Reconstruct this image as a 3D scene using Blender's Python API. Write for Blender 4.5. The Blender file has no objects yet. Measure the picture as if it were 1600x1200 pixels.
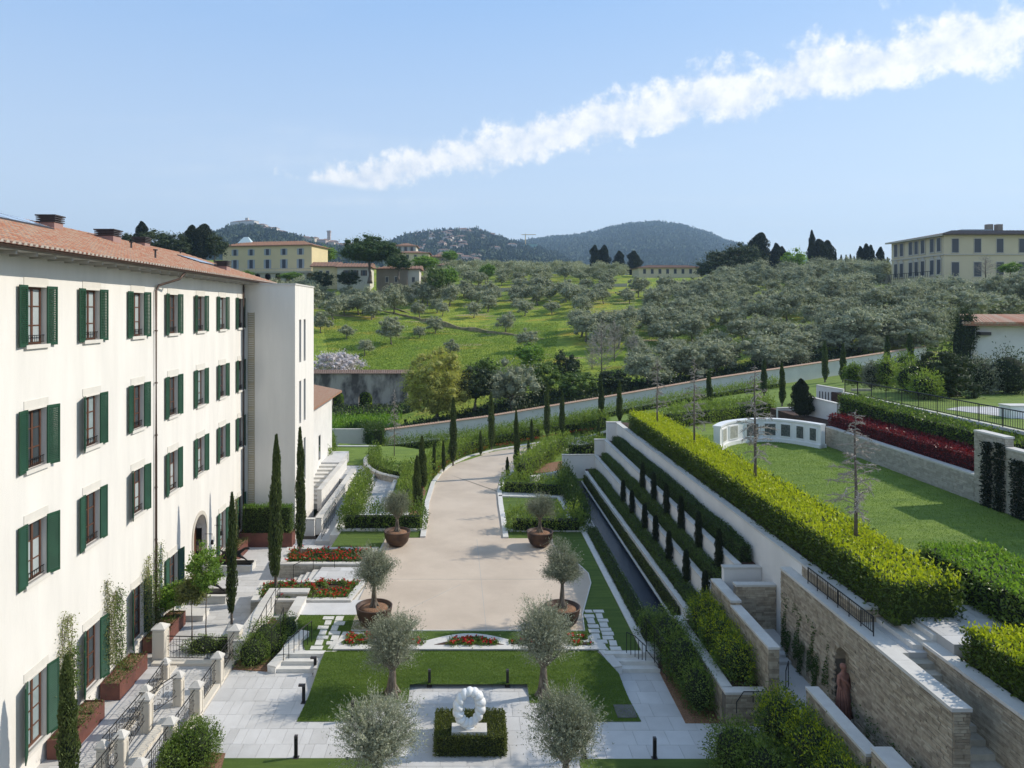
import bpy, math, random
import numpy as np
from mathutils import Vector, Matrix, noise

# ------------------------------------------------------------------ camera, world, sun, exposure
SKY_TINT = (1.1, 1.03, 0.97, 1); HAZE = 0.00017
SC = bpy.context.scene
COL = SC.collection
CAMZ = 15.0
FPX = 1130.0            # focal length in pixels of the 1600 px wide photograph
VX, VY = 732.0, 485.0   # where the straight-ahead direction lands in the photograph

cam_d = bpy.data.cameras.new('camera')
cam = bpy.data.objects.new('camera', cam_d); COL.objects.link(cam)
cam.location = (0, 0, CAMZ); cam.rotation_euler = (math.radians(90), 0, 0)
cam_d.sensor_width = 36; cam_d.lens = FPX * 36 / 1600
cam_d.shift_x = (800 - VX) / 1600; cam_d.shift_y = -(600 - VY) / 1600
cam_d.clip_end = 20000; cam_d.clip_start = 0.5
SC.camera = cam

SUN_EL, SUN_AZX, SUN_AZY = 36.0, 0.97, 0.24     # elevation, and the plan direction towards the sun
sunv = Vector((SUN_AZX, SUN_AZY, 0)).normalized() * math.cos(math.radians(SUN_EL))
sunv.z = math.sin(math.radians(SUN_EL))
sd = bpy.data.lights.new('sun', 'SUN'); sd.energy = 3.6; sd.angle = math.radians(0.53); sd.color = (1.0, 0.935, 0.835)
so = bpy.data.objects.new('sun', sd); COL.objects.link(so)
so.rotation_euler = sunv.to_track_quat('Z', 'Y').to_euler()
so.location = (40, 10, 60)

def world_setup():
    w = bpy.data.worlds.new('World'); SC.world = w; w.use_nodes = True
    nt = w.node_tree; nt.nodes.clear(); N = nt.nodes.new; L = nt.links.new
    out = N('ShaderNodeOutputWorld'); bg = N('ShaderNodeBackground'); L(bg.outputs[0], out.inputs[0])
    bg.inputs[1].default_value = 0.15
    sky = N('ShaderNodeTexSky'); sky.sky_type = 'NISHITA'; sky.sun_disc = False
    sky.sun_elevation = math.radians(SUN_EL); sky.sun_rotation = math.atan2(sunv.x, sunv.y)
    sky.altitude = 100; sky.air_density = 1.0; sky.dust_density = 0.35; sky.ozone_density = 1.6
    tc = N('ShaderNodeTexCoord'); sep = N('ShaderNodeSeparateXYZ'); L(tc.outputs['Generated'], sep.inputs[0])
    def M(op, a, b=None, c=None, clamp=False):
        n = N('ShaderNodeMath'); n.operation = op; n.use_clamp = clamp
        for i, v in enumerate((a, b, c)):
            if v is None: continue
            if isinstance(v, (int, float)): n.inputs[i].default_value = v
            else: L(v, n.inputs[i])
        return n.outputs[0]
    zc = M('MAXIMUM', sep.outputs[2], 0.02)
    px = M('DIVIDE', sep.outputs[0], zc); py = M('DIVIDE', sep.outputs[1], zc)
    # a straight bank of cloud on a flat layer overhead: along / across coordinates
    ax, ay = -1.06, 5.79; dx, dy = 0.692, -0.722
    rx = M('SUBTRACT', px, ax); ry = M('SUBTRACT', py, ay)
    al = M('ADD', M('MULTIPLY', rx, dx), M('MULTIPLY', ry, dy))
    ac = M('ADD', M('MULTIPLY', rx, -dy), M('MULTIPLY', ry, dx))
    # pixels of the bank bow a little upward in the middle
    cb = N('ShaderNodeCombineXYZ'); L(px, cb.inputs[0]); L(M('MULTIPLY', py, 0.34), cb.inputs[1])
    n1 = N('ShaderNodeTexNoise'); n1.inputs['Scale'].default_value = 13; n1.inputs['Detail'].default_value = 9; n1.inputs['Roughness'].default_value = 0.62
    n1.inputs['Distortion'].default_value = 0.0; L(tc.outputs['Generated'], n1.inputs['Vector'])
    n2 = N('ShaderNodeTexNoise'); n2.inputs['Scale'].default_value = 36; n2.inputs['Detail'].default_value = 8; n2.inputs['Roughness'].default_value = 0.6
    L(tc.outputs['Generated'], n2.inputs['Vector'])
    nn = M('ADD', M('MULTIPLY', n1.outputs[0], 0.5), M('MULTIPLY', n2.outputs[0], 0.5))
    bow = M('MULTIPLY', M('SINE', M('MULTIPLY', al, 0.72)), 0.05)
    aca = M('ABSOLUTE', M('ADD', ac, bow))
    prof = M('SUBTRACT', 0.50, aca)                     # >0 inside the bank
    d = M('ADD', M('MULTIPLY', prof, 2.6), M('MULTIPLY', M('SUBTRACT', nn, 0.5), 5.6))
    left = N('ShaderNodeMapRange'); left.inputs[1].default_value = -0.12; left.inputs[2].default_value = 0.25; L(al, left.inputs[0])
    left.interpolation_type = 'SMOOTHSTEP'
    m = N('ShaderNodeMapRange'); m.interpolation_type = 'SMOOTHSTEP'; m.inputs[1].default_value = 0.0; m.inputs[2].default_value = 0.95; L(d, m.inputs[0])
    dens = M('MULTIPLY', m.outputs[0], left.outputs[0])
    # faint high wisps elsewhere
    mp = N('ShaderNodeMapping'); mp.inputs['Scale'].default_value = (0.35, 2.2, 1); mp.inputs['Rotation'].default_value = (0, 0, 0.35); L(cb.outputs[0], mp.inputs[0])
    n3 = N('ShaderNodeTexNoise'); n3.inputs['Scale'].default_value = 0.8; n3.inputs['Detail'].default_value = 7; n3.inputs['Roughness'].default_value = 0.55; L(mp.outputs[0], n3.inputs['Vector'])
    w3 = N('ShaderNodeMapRange'); w3.interpolation_type = 'SMOOTHSTEP'; w3.inputs[1].default_value = 0.47; w3.inputs[2].default_value = 0.85; w3.inputs[4].default_value = 0.30; L(n3.outputs[0], w3.inputs[0])
    up = M('GREATER_THAN', sep.outputs[2], 0.03)
    fin = M('MULTIPLY', M('MAXIMUM', dens, w3.outputs[0]), up)
    fin = M('MULTIPLY', fin, 0.93)
    shade = N('ShaderNodeMixRGB'); shade.inputs[1].default_value = (4.3, 4.7, 5.3, 1); shade.inputs[2].default_value = (6.2, 6.15, 6.0, 1)
    sh = N('ShaderNodeMapRange'); sh.inputs[1].default_value = 0.35; sh.inputs[2].default_value = 0.62; L(n2.outputs[0], sh.inputs[0]); L(sh.outputs[0], shade.inputs[0])
    lift = N('ShaderNodeMixRGB'); lift.blend_type = 'MULTIPLY'; lift.inputs[0].default_value = 1; lift.inputs[2].default_value = SKY_TINT; L(sky.outputs[0], lift.inputs[1])
    # added gradient for a paler, evener sky; zenith colour shaped for fill light
    vr = N('ShaderNodeValToRGB'); L(M('MAXIMUM', sep.outputs[2], 0.0), vr.inputs[0]); e = vr.color_ramp.elements
    e[0].position = 0.0; e[0].color = (4.1, 4.6, 5.15, 1); e[1].position = 1.0; e[1].color = (1.7, 2.5, 3.9, 1)
    k = e.new(0.16); k.color = (3.5, 4.25, 5.2, 1); k = e.new(0.42); k.color = (1.8, 3.05, 5.1, 1)
    sky_grad = N('ShaderNodeMixRGB'); sky_grad.inputs[0].default_value = 0.78; L(lift.outputs[0], sky_grad.inputs[1]); L(vr.outputs[0], sky_grad.inputs[2]); lift = sky_grad
    mix = N('ShaderNodeMixRGB'); L(fin, mix.inputs[0]); L(lift.outputs[0], mix.inputs[1]); L(shade.outputs[0], mix.inputs[2])
    L(mix.outputs[0], bg.inputs[0])

world_setup()
SC.view_settings.view_transform = 'Standard'; SC.view_settings.look = 'None'
SC.view_settings.exposure = 0.38; SC.view_settings.gamma = 1.0; SC.view_settings.use_curve_mapping = False
SC.render.engine = 'CYCLES'
SC.cycles.max_bounces = 6; SC.cycles.transparent_max_bounces = 6; SC.cycles.volume_bounces = 0
SC.cycles.diffuse_bounces = 3; SC.cycles.glossy_bounces = 2; SC.cycles.transmission_bounces = 4

# ------------------------------------------------------------------ where a line of sight meets a level or a distance
def P(px, py, z=0.0):
    Y = FPX * (CAMZ - z) / (py - VY); return Vector(((px - VX) * Y / FPX, Y, z))
def W(px, py, Y):
    return Vector(((px - VX) * Y / FPX, Y, CAMZ - (py - VY) * Y / FPX))
def lerp(a, b, t): return a + (b - a) * t
def clamp(x, a=0.0, b=1.0): return max(a, min(b, x))
def sstep(a, b, x):
    t = clamp((x - a) / (b - a)); return t * t * (3 - 2 * t)
def PG(px, py, f):
    z = 0.0
    for _ in range(14):
        p = P(px, py, z); z = lerp(z, f(p.x, p.y), 0.7)
    p = P(px, py, z); p.z = f(p.x, p.y); return p

# ------------------------------------------------------------------ object helpers
def setp(o, label=None, cat=None, group=None, kind=None):
    if label: o['label'] = label
    if cat: o['category'] = cat
    if group: o['group'] = group
    if kind: o['kind'] = kind
    return o
def thing(name, label, cat, loc=(0, 0, 0), group=None, rz=0.0):
    o = bpy.data.objects.new(name, None); COL.objects.link(o); o.location = loc; o.rotation_euler = (0, 0, rz)
    o.empty_display_size = 0.2
    return setp(o, label, cat, group)
def attach(o, parent):
    """parent a child whose mesh is in world coordinates"""
    o.parent = parent
    o.matrix_parent_inverse = Matrix.Translation(-Vector(parent.location)) if parent.type == 'EMPTY' else Matrix.Identity(4)
    return o
def local(o, parent):
    o.parent = parent; return o
def copy_tree(o, parent=None):
    c = o.copy(); COL.objects.link(c); c.parent = parent
    for ch in list(o.children): copy_tree(ch, c)
    return c

class MB:
    def __init__(s): s.v = []; s.f = []; s.m = []
    def add(s, vs, fs, mi=0):
        b = len(s.v); s.v.extend([tuple(v) for v in vs]); s.f.extend([tuple(i + b for i in f) for f in fs]); s.m.extend([mi] * len(fs)); return s
    def box(s, x0, x1, y0, y1, z0, z1, mi=0):
        return s.add([(x0,y0,z0),(x1,y0,z0),(x1,y1,z0),(x0,y1,z0),(x0,y0,z1),(x1,y0,z1),(x1,y1,z1),(x0,y1,z1)],
                     [(0,3,2,1),(4,5,6,7),(0,1,5,4),(1,2,6,5),(2,3,7,6),(3,0,4,7)], mi)
    def obox(s, c, ux, uy, hz0, hz1, mi=0):
        """box round point c, half-axes ux and uy (2D vectors), heights"""
        c = Vector(c[:2]); ux = Vector(ux); uy = Vector(uy)
        q = [c - ux - uy, c + ux - uy, c + ux + uy, c - ux + uy]
        return s.prism([(p.x, p.y) for p in q], hz0, hz1, mi)
    def prism(s, poly, z0, z1, mi=0):
        n = len(poly)
        A = sum(poly[i][0] * poly[(i+1) % n][1] - poly[(i+1) % n][0] * poly[i][1] for i in range(n))
        if A < 0: poly = list(poly)[::-1]
        g0 = z0 if callable(z0) else (lambda x, y: z0); g1 = z1 if callable(z1) else (lambda x, y: z1)
        vs = [(p[0], p[1], g0(p[0], p[1])) for p in poly] + [(p[0], p[1], g1(p[0], p[1])) for p in poly]
        fs = [tuple(range(n))[::-1], tuple(range(n, 2 * n))] + [(i, (i+1) % n, n + (i+1) % n, n + i) for i in range(n)]
        return s.add(vs, fs, mi)
    def tube(s, pts, radii, n=6, mi=0, cap=True):
        pts = [Vector(p) for p in pts]; rings = []; b = []
        if isinstance(radii, (int, float)): radii = [radii] * len(pts)
        prev = None
        for i, p in enumerate(pts):
            d = (pts[min(i+1, len(pts)-1)] - pts[max(i-1, 0)])
            if d.length < 1e-9: d = Vector((0, 0, 1))
            d.normalize()
            a = Vector((0, 0, 1)) if abs(d.z) < 0.95 else Vector((1, 0, 0))
            if prev is not None: a = prev
            u = d.cross(a)
            if u.length < 1e-6: u = d.orthogonal()
            u.normalize(); w = d.cross(u).normalized(); prev = a if abs(d.dot(a)) < 0.95 else None
            for k in range(n):
                t = 2 * math.pi * k / n; b.append(p + (u * math.cos(t) + w * math.sin(t)) * radii[i])
        f = []
        for i in range(len(pts) - 1):
            for k in range(n):
                f.append((i*n+k, i*n+(k+1) % n, (i+1)*n+(k+1) % n, (i+1)*n+k))
        if cap: f.append(tuple(range(n))[::-1]); f.append(tuple(range((len(pts)-1)*n, len(pts)*n)))
        return s.add(b, f, mi)
    def lathe(s, c, prof, n=24, mi=0):
        vs = []; f = []; c = Vector(c)
        for r, z in prof:
            for k in range(n):
                t = 2*math.pi*k/n; vs.append((c.x + r*math.cos(t), c.y + r*math.sin(t), c.z + z))
        for i in range(len(prof)-1):
            for k in range(n): f.append((i*n+k, i*n+(k+1) % n, (i+1)*n+(k+1) % n, (i+1)*n+k))
        f.append(tuple(range(n))[::-1]); f.append(tuple(range((len(prof)-1)*n, len(prof)*n)))
        return s.add(vs, f, mi)
    def mesh(s, name, mats, smooth=False):
        me = bpy.data.meshes.new(name); me.from_pydata(s.v, [], s.f); me.update()
        if not isinstance(mats, (list, tuple)): mats = [mats]
        for m in mats: me.materials.append(m)
        if len(mats) > 1: me.polygons.foreach_set('material_index', s.m)
        if smooth: me.polygons.foreach_set('use_smooth', [True] * len(me.polygons))
        return me
    def build(s, name, mats, parent=None, smooth=False, world=True, **kw):
        o = bpy.data.objects.new(name, s.mesh(name, mats, smooth)); COL.objects.link(o)
        if parent is not None: (attach if world else local)(o, parent)
        return setp(o, **kw)

def link(name, me, parent=None, loc=(0, 0, 0), rz=0.0, **kw):
    o = bpy.data.objects.new(name, me); COL.objects.link(o); o.location = loc; o.rotation_euler = (0, 0, rz)
    if parent is not None: o.parent = parent
    return setp(o, **kw)

# ------------------------------------------------------------------ leaves as many small faces
RNG = np.random.default_rng(7)
def quad_mesh(name, V, Q, rnd, mats):
    me = bpy.data.meshes.new(name); V = np.asarray(V, dtype=np.float32).reshape(-1, 3); Q = np.asarray(Q, dtype=np.int32)
    me.vertices.add(len(V)); me.vertices.foreach_set('co', V.ravel())
    k = Q.shape[1]
    me.loops.add(Q.size); me.loops.foreach_set('vertex_index', Q.ravel())
    me.polygons.add(len(Q)); me.polygons.foreach_set('loop_start', np.arange(0, Q.size, k, dtype=np.int32))
    me.update(calc_edges=True)
    a = me.attributes.new('rnd', 'FLOAT', 'FACE'); a.data.foreach_set('value', np.asarray(rnd, dtype=np.float32))
    me.materials.append(mats); return me
def leaf_arrays(C, D, L, Wd, spread=0.8, rng=RNG):
    """C centres, D preferred directions; returns verts and quads of rhombus leaves"""
    n = len(C); C = np.asarray(C, float); D = np.asarray(D, float)
    A = D + rng.normal(0, spread, (n, 3)); A /= np.linalg.norm(A, axis=1)[:, None] + 1e-9
    R = rng.normal(0, 1, (n, 3)); S = np.cross(A, R); S /= np.linalg.norm(S, axis=1)[:, None] + 1e-9
    Nn = np.cross(A, S)
    l = L * rng.uniform(.65, 1.25, (n, 1)); w = Wd * rng.uniform(.7, 1.2, (n, 1))
    b = C - A*l*.5; t = C + A*l*.5; f = Nn * w * .3
    V = np.stack([b, C + S*w*.5 + f, t, C - S*w*.5 + f], axis=1).reshape(-1, 3)
    Q = np.arange(4 * n).reshape(-1, 4); return V, Q
def leaves_obj(name, C, D, L, Wd, mat, parent=None, spread=0.8, world=True, rng=RNG, mesh_only=False, **kw):
    V, Q = leaf_arrays(C, D, L, Wd, spread, rng)
    # neighbouring leaves share their tone: sum of a patch tone and a leaf tone
    C = np.asarray(C, float)
    ph = np.sin(C[:, 0]*2.1 + np.sin(C[:, 1]*1.7)*1.3) * np.sin(C[:, 1]*2.3 + C[:, 2]*2.9)
    r = np.clip(0.5 + 0.16*ph + rng.normal(0, .2, len(C)), 0, 1)
    me = quad_mesh(name, V, Q, r, mat)
    if mesh_only: return me
    o = bpy.data.objects.new(name, me); COL.objects.link(o)
    if parent is not None: (attach if world else local)(o, parent)
    return setp(o, **kw)

# ------------------------------------------------------------------ materials
MATS = {}
def mat(name, col, rough=0.8, var=0.0, scale=3.0, bump=0.0, bscale=None, metal=0.0, spec=0.35, col2=None, rnd=False, stretch=None, detail=6, thr=(0.35, 0.65)):
    if name in MATS: return MATS[name]
    m = bpy.data.materials.new(name); m.use_nodes = True; nt = m.node_tree; N = nt.nodes.new; L = nt.links.new
    b = nt.nodes['Principled BSDF']; b.inputs['Roughness'].default_value = rough; b.inputs['Metallic'].default_value = metal
    b.inputs['Specular IOR Level'].default_value = spec
    c1 = (*col, 1)
    if col2 is None and var: col2 = tuple(c * (1 - var) for c in col)
    g = N('ShaderNodeNewGeometry'); vec = g.outputs['Position']
    if stretch:
        mp = N('ShaderNodeMapping'); mp.inputs['Scale'].default_value = stretch; L(vec, mp.inputs[0]); vec = mp.outputs[0]
    if col2 is not None:
        ns = N('ShaderNodeTexNoise'); ns.inputs['Scale'].default_value = scale; ns.inputs['Detail'].default_value = detail; ns.inputs['Roughness'].default_value = 0.6
        L(vec, ns.inputs['Vector'])
        r = N('ShaderNodeMapRange'); r.inputs[1].default_value = thr[0]; r.inputs[2].default_value = thr[1]; L(ns.outputs[0], r.inputs[0])
        mx = N('ShaderNodeMixRGB'); L(r.outputs[0], mx.inputs[0]); mx.inputs[1].default_value = c1; mx.inputs[2].default_value = (*col2, 1)
        outc = mx.outputs[0]
        if rnd:
            at = N('ShaderNodeAttribute'); at.attribute_name = 'rnd'; oi = N('ShaderNodeObjectInfo')
            ad = N('ShaderNodeMath'); ad.operation = 'ADD'; L(at.outputs['Fac'], ad.inputs[0]); L(oi.outputs['Random'], ad.inputs[1])
            fr = N('ShaderNodeMath'); fr.operation = 'FRACT'; L(ad.outputs[0], fr.inputs[0])
            a2 = N('ShaderNodeMath'); a2.operation = 'MULTIPLY_ADD'; L(fr.outputs[0], a2.inputs[0]); a2.inputs[1].default_value = 1.0
            sc = N('ShaderNodeMath'); sc.operation = 'MULTIPLY'; L(r.outputs[0], sc.inputs[0]); sc.inputs[1].default_value = 0.45
            a2.inputs[1].default_value = 0.7; L(sc.outputs[0], a2.inputs[2]); a2.use_clamp = True
            L(a2.outputs[0], mx.inputs[0])
        L(outc, b.inputs['Base Color'])
    else: b.inputs['Base Color'].default_value = c1
    if bump:
        n2 = N('ShaderNodeTexNoise'); n2.inputs['Scale'].default_value = bscale or scale * 6; n2.inputs['Detail'].default_value = 8; L(vec, n2.inputs['Vector'])
        bp = N('ShaderNodeBump'); bp.inputs['Strength'].default_value = bump; bp.inputs['Distance'].default_value = 0.05; L(n2.outputs[0], bp.inputs['Height']); L(bp.outputs[0], b.inputs['Normal'])
    MATS[name] = m; return m
LEAFC = {}
def leafmat(name, c1, c2, trans=0.25, rough=0.55, tcol=None, spec=0.3):
    LEAFC[name] = tuple((a+b)*.42 for a, b in zip(c1, c2))
    if name in MATS: return MATS[name]
    m = bpy.data.materials.new(name); m.use_nodes = True; nt = m.node_tree; N = nt.nodes.new; L = nt.links.new
    b = nt.nodes['Principled BSDF']; out = nt.nodes['Material Output']
    b.inputs['Roughness'].default_value = rough; b.inputs['Specular IOR Level'].default_value = spec
    at = N('ShaderNodeAttribute'); at.attribute_name = 'rnd'; oi = N('ShaderNodeObjectInfo')
    ad = N('ShaderNodeMath'); ad.operation = 'MULTIPLY_ADD'; L(oi.outputs['Random'], ad.inputs[0]); ad.inputs[1].default_value = 0.6; L(at.outputs['Fac'], ad.inputs[2])
    sb = N('ShaderNodeMath'); sb.operation = 'SUBTRACT'; L(ad.outputs[0], sb.inputs[0]); sb.inputs[1].default_value = 0.3; sb.use_clamp = True
    mx = N('ShaderNodeMixRGB'); L(sb.outputs[0], mx.inputs[0]); mx.inputs[1].default_value = (*c1, 1); mx.inputs[2].default_value = (*c2, 1)
    L(mx.outputs[0], b.inputs['Base Color'])
    if trans:
        t = N('ShaderNodeBsdfTranslucent'); ms = N('ShaderNodeMixShader'); ms.inputs[0].default_value = trans
        br = N('ShaderNodeMixRGB'); br.blend_type = 'MULTIPLY'; br.inputs[0].default_value = 1; L(mx.outputs[0], br.inputs[1]); br.inputs[2].default_value = (*(tcol or (1.5, 1.6, 0.8)), 1)
        L(br.outputs[0], t.inputs[0]); L(b.outputs[0], ms.inputs[1]); L(t.outputs[0], ms.inputs[2]); L(ms.outputs[0], out.inputs[0])
    MATS[name] = m; return m

PLASTER = mat('cream_plaster', (.765, .725, .655), .9, var=.10, scale=1.1, stretch=(1, 1, .16), bump=.12, bscale=25)
PLASTER2 = mat('beige_plaster', (.66, .60, .50), .9, var=.07, scale=.7, bump=.12, bscale=25)
PLASTERW = mat('white_plaster', (.74, .71, .66), .9, var=.12, scale=.6, bump=.12, bscale=20)
TRIM = mat('stone_trim', (.54, .49, .41), .85, var=.1, scale=4)
WSTONE = mat('window_stone', (.66, .62, .545), .85, var=.06, scale=4)
SHUT = mat('green_shutter_paint', (.020, .072, .038), .45, var=.25, scale=2)
WOOD = mat('brown_window_wood', (.13, .055, .03), .5, var=.3, scale=4)
GLASS = mat('window_glass', (.05, .06, .065), .06, spec=.6)
CURT = mat('pale_curtained_glass', (.42, .46, .45), .12, spec=.6, var=.12, scale=3)
SHEER = mat('milky_glass', (.30, .36, .36), .10, spec=.6, var=.2, scale=2)
DARK = mat('dark_interior', (.012, .012, .012), .9)
IRON = mat('black_iron', (.018, .017, .017), .5, metal=.3)
COPPER = mat('brown_gutter', (.10, .065, .05), .45, var=.3, metal=.5, scale=3)
SOFFIT = mat('grey_soffit', (.42, .40, .37), .8)
TILE = mat('terracotta_tile', (.46, .16, .08), .85, col2=(.50, .36, .25), scale=6, rnd=True)
TILEPAN = mat('terracotta_pan', (.38, .15, .085), .9, col2=(.30, .2, .14), scale=5)
MORTAR = mat('pale_mortar', (.62, .56, .48), .9, var=.2, scale=8)
CHIM = mat('pink_chimney_plaster', (.36, .23, .20), .9, var=.15, scale=2)
LEAD = mat('dark_chimney_metal', (.075, .065, .065), .5, var=.2, scale=3, metal=.3)
CORTEN = mat('corten_steel', (.17, .065, .045), .65, col2=(.11, .045, .035), scale=2.5, bump=.1)
BRONZE = mat('dark_bronze', (.022, .02, .018), .38, metal=.6)
POTM = mat('rusty_iron_pot', (.045, .027, .02), .5, col2=(.10, .055, .033), scale=2.2, metal=.25)
MULCH = mat('bark_mulch', (.34, .19, .11), .95, col2=(.16, .085, .045), scale=18, bump=.8, bscale=40)
SOIL = mat('brown_soil', (.10, .055, .035), .95, col2=(.05, .03, .02), scale=8, bump=.8, bscale=30)
GRAVEL = mat('beige_gravel_asphalt', (.60, .495, .385), .95, col2=(.51, .415, .32), scale=.35, bump=.5, bscale=60, detail=10)
KERB = mat('pale_kerb_stone', (.66, .63, .57), .85, var=.12, scale=3)
PAVE = mat('grey_paving_stone', (.60, .585, .56), .8, col2=(.47, .455, .43), scale=1.2, rnd=True, bump=.1, bscale=30)
JOINT = mat('paving_joint', (.40, .385, .36), .95)
CAP = mat('pale_coping_stone', (.64, .61, .55), .8, col2=(.52, .49, .44), scale=3.5, rnd=True)
STONE = mat('rough_walling_stone', (.52, .44, .32), .95, col2=(.25, .20, .14), scale=4, rnd=True, bump=.5, bscale=25)
STONEL = mat('pale_walling_stone', (.52, .47, .38), .95, col2=(.33, .30, .24), scale=4, rnd=True, bump=.5, bscale=25)
SMORT = mat('walling_mortar', (.17, .15, .12), .95, var=.3, scale=6)
MARBLE = mat('white_marble', (.80, .79, .76), .35, var=.05, scale=2)
TERRA = mat('red_terracotta_statue', (.30, .14, .10), .8, var=.3, scale=6)
WATER = mat('dark_pool_water', (.004, .006, .014), .25, spec=.12)
BARK = mat('olive_bark', (.23, .19, .145), .95, col2=(.10, .08, .06), scale=7, bump=.9, bscale=16, stretch=(1, 1, .35))
BARKG = mat('grey_bark', (.20, .165, .135), .95, col2=(.11, .09, .07), scale=9, bump=.4)
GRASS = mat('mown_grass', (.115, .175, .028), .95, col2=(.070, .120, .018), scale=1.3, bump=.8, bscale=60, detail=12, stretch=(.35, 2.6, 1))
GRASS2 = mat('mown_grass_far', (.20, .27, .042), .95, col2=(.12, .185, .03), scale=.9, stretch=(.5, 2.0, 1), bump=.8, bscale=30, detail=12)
L_OLIVE = leafmat('olive_leaf', (.17, .185, .11), (.40, .41, .29), .15, .5, (1.1, 1.15, .9))
L_OLIVEF = leafmat('olive_leaf_far', (.19, .205, .115), (.49, .50, .32), .2, .6, (1.1, 1.15, .9))
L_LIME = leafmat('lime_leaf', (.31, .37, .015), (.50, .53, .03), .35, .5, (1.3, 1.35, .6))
L_LIMESH = leafmat('lime_leaf_shaded', (.05, .085, .012), (.13, .17, .02), .25, .5)  # darker lime leaf for hedge sides, their shade put into the colour
L_HEDGE = leafmat('hedge_leaf', (.038, .072, .016), (.10, .15, .032), .25, .45)
L_LAUREL = leafmat('laurel_leaf', (.07, .12, .024), (.25, .32, .07), .4, .4)
L_BUSH = leafmat('bush_leaf', (.05, .095, .018), (.19, .26, .05), .25, .35)
L_BOX = leafmat('box_leaf', (.055, .072, .014), (.13, .15, .028), .2, .5)
L_RED = leafmat('red_leaf', (.085, .012, .016), (.24, .038, .036), .3, .45, (1.4, .6, .6))
L_CYP = leafmat('cypress_leaf', (.045, .068, .02), (.125, .16, .045), .12, .6)
L_CYPD = leafmat('dark_cypress_leaf', (.014, .022, .011), (.035, .048, .020), .08, .7)
L_DARK = leafmat('dark_tree_leaf', (.030, .045, .017), (.075, .10, .033), .12, .6)
L_PINE = leafmat('stone_pine_leaf', (.03, .06, .015), (.08, .13, .03), .1, .6)
L_GREEN = leafmat('fresh_green_leaf', (.10, .19, .02), (.21, .33, .045), .35, .5)
L_WILLOW = leafmat('yellow_green_leaf', (.28, .29, .06), (.50, .48, .13), .35, .6)
L_BLOOM = leafmat('pale_blossom', (.60, .53, .52), (.80, .73, .70), .3, .7, (1, 1, 1))
L_CITRUS = leafmat('citrus_leaf', (.08, .16, .025), (.22, .33, .05), .35, .35)
L_CLIMB = leafmat('climber_leaf', (.14, .15, .055), (.28, .30, .10), .3, .5)
L_GRASSB = leafmat('grass_blade', (.10, .17, .022), (.18, .26, .04), .3, .6)
L_FLOWER = leafmat('red_flower', (.50, .014, .018), (.72, .05, .04), .2, .5, (1.2, .5, .5))
L_TWIG = leafmat('bare_twig', (.17, .13, .10), (.30, .25, .19), .0, .8)
# ------------------------------------------------------------------ generators
def ribbon(name, pts, width, z0, z1, m, side=0, parent=None, world=True, **kw):
    """strip of stone following a polyline of (x, y[, z]); side -1/0/1 puts the width left, centred or right of the line"""
    pts = [Vector(p) if len(p) == 3 else Vector((p[0], p[1], 0)) for p in pts]; A = []; B = []
    for i, p in enumerate(pts):
        d = (pts[min(i+1, len(pts)-1)] - pts[max(i-1, 0)]); d.z = 0; d.normalize(); n = Vector((-d.y, d.x, 0))
        a = (side + 1) / 2 * width; A.append(p + n * (width - a)); B.append(p - n * a)
    mb = MB()
    for i in range(len(pts) - 1):
        q = [A[i], B[i], B[i+1], A[i+1]]
        v = [(p.x, p.y, p.z + z0) for p in q] + [(p.x, p.y, p.z + z1) for p in q]
        f = [(4, 5, 6, 7), (0, 4, 7, 3), (1, 2, 6, 5)]
        if i == 0: f.append((0, 1, 5, 4))
        if i == len(pts) - 2: f.append((2, 3, 7, 6))
        mb.add(v, f)
    return mb.build(name, m, parent, world=world, **kw)

def sheet(name, lefts, rights, zf, m, n=24, k=6, off=0.0, **kw):
    """ground sheet between two polylines, dropped on the ground function zf"""
    def res(pts, n):
        L = [0]
        for a, b in zip(pts, pts[1:]): L.append(L[-1] + math.hypot(b[0]-a[0], b[1]-a[1]))
        out = []
        for i in range(n + 1):
            t = L[-1] * i / n; j = 0
            while j < len(pts) - 2 and L[j+1] < t: j += 1
            s = (t - L[j]) / max(1e-9, L[j+1] - L[j]); out.append((lerp(pts[j][0], pts[j+1][0], s), lerp(pts[j][1], pts[j+1][1], s)))
        return out
    A = res(lefts, n); B = res(rights, n); mb = MB(); v = []; f = []
    for a, b in zip(A, B):
        for j in range(k + 1):
            x = lerp(a[0], b[0], j / k); y = lerp(a[1], b[1], j / k); v.append((x, y, zf(x, y) + off))
    for i in range(n):
        for j in range(k): f.append((i*(k+1)+j, i*(k+1)+j+1, (i+1)*(k+1)+j+1, (i+1)*(k+1)+j))
    # make sure normals face up
    mb.add(v, f); o = mb.build(name, m, **kw); me = o.data
    if sum(p.normal.z for p in me.polygons) < 0: me.flip_normals()
    return o

def slab(name, poly, z, m, th=0.3, **kw):
    return MB().prism([(p[0], p[1]) for p in poly], z - th, z, 0).build(name, m, **kw)

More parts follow.
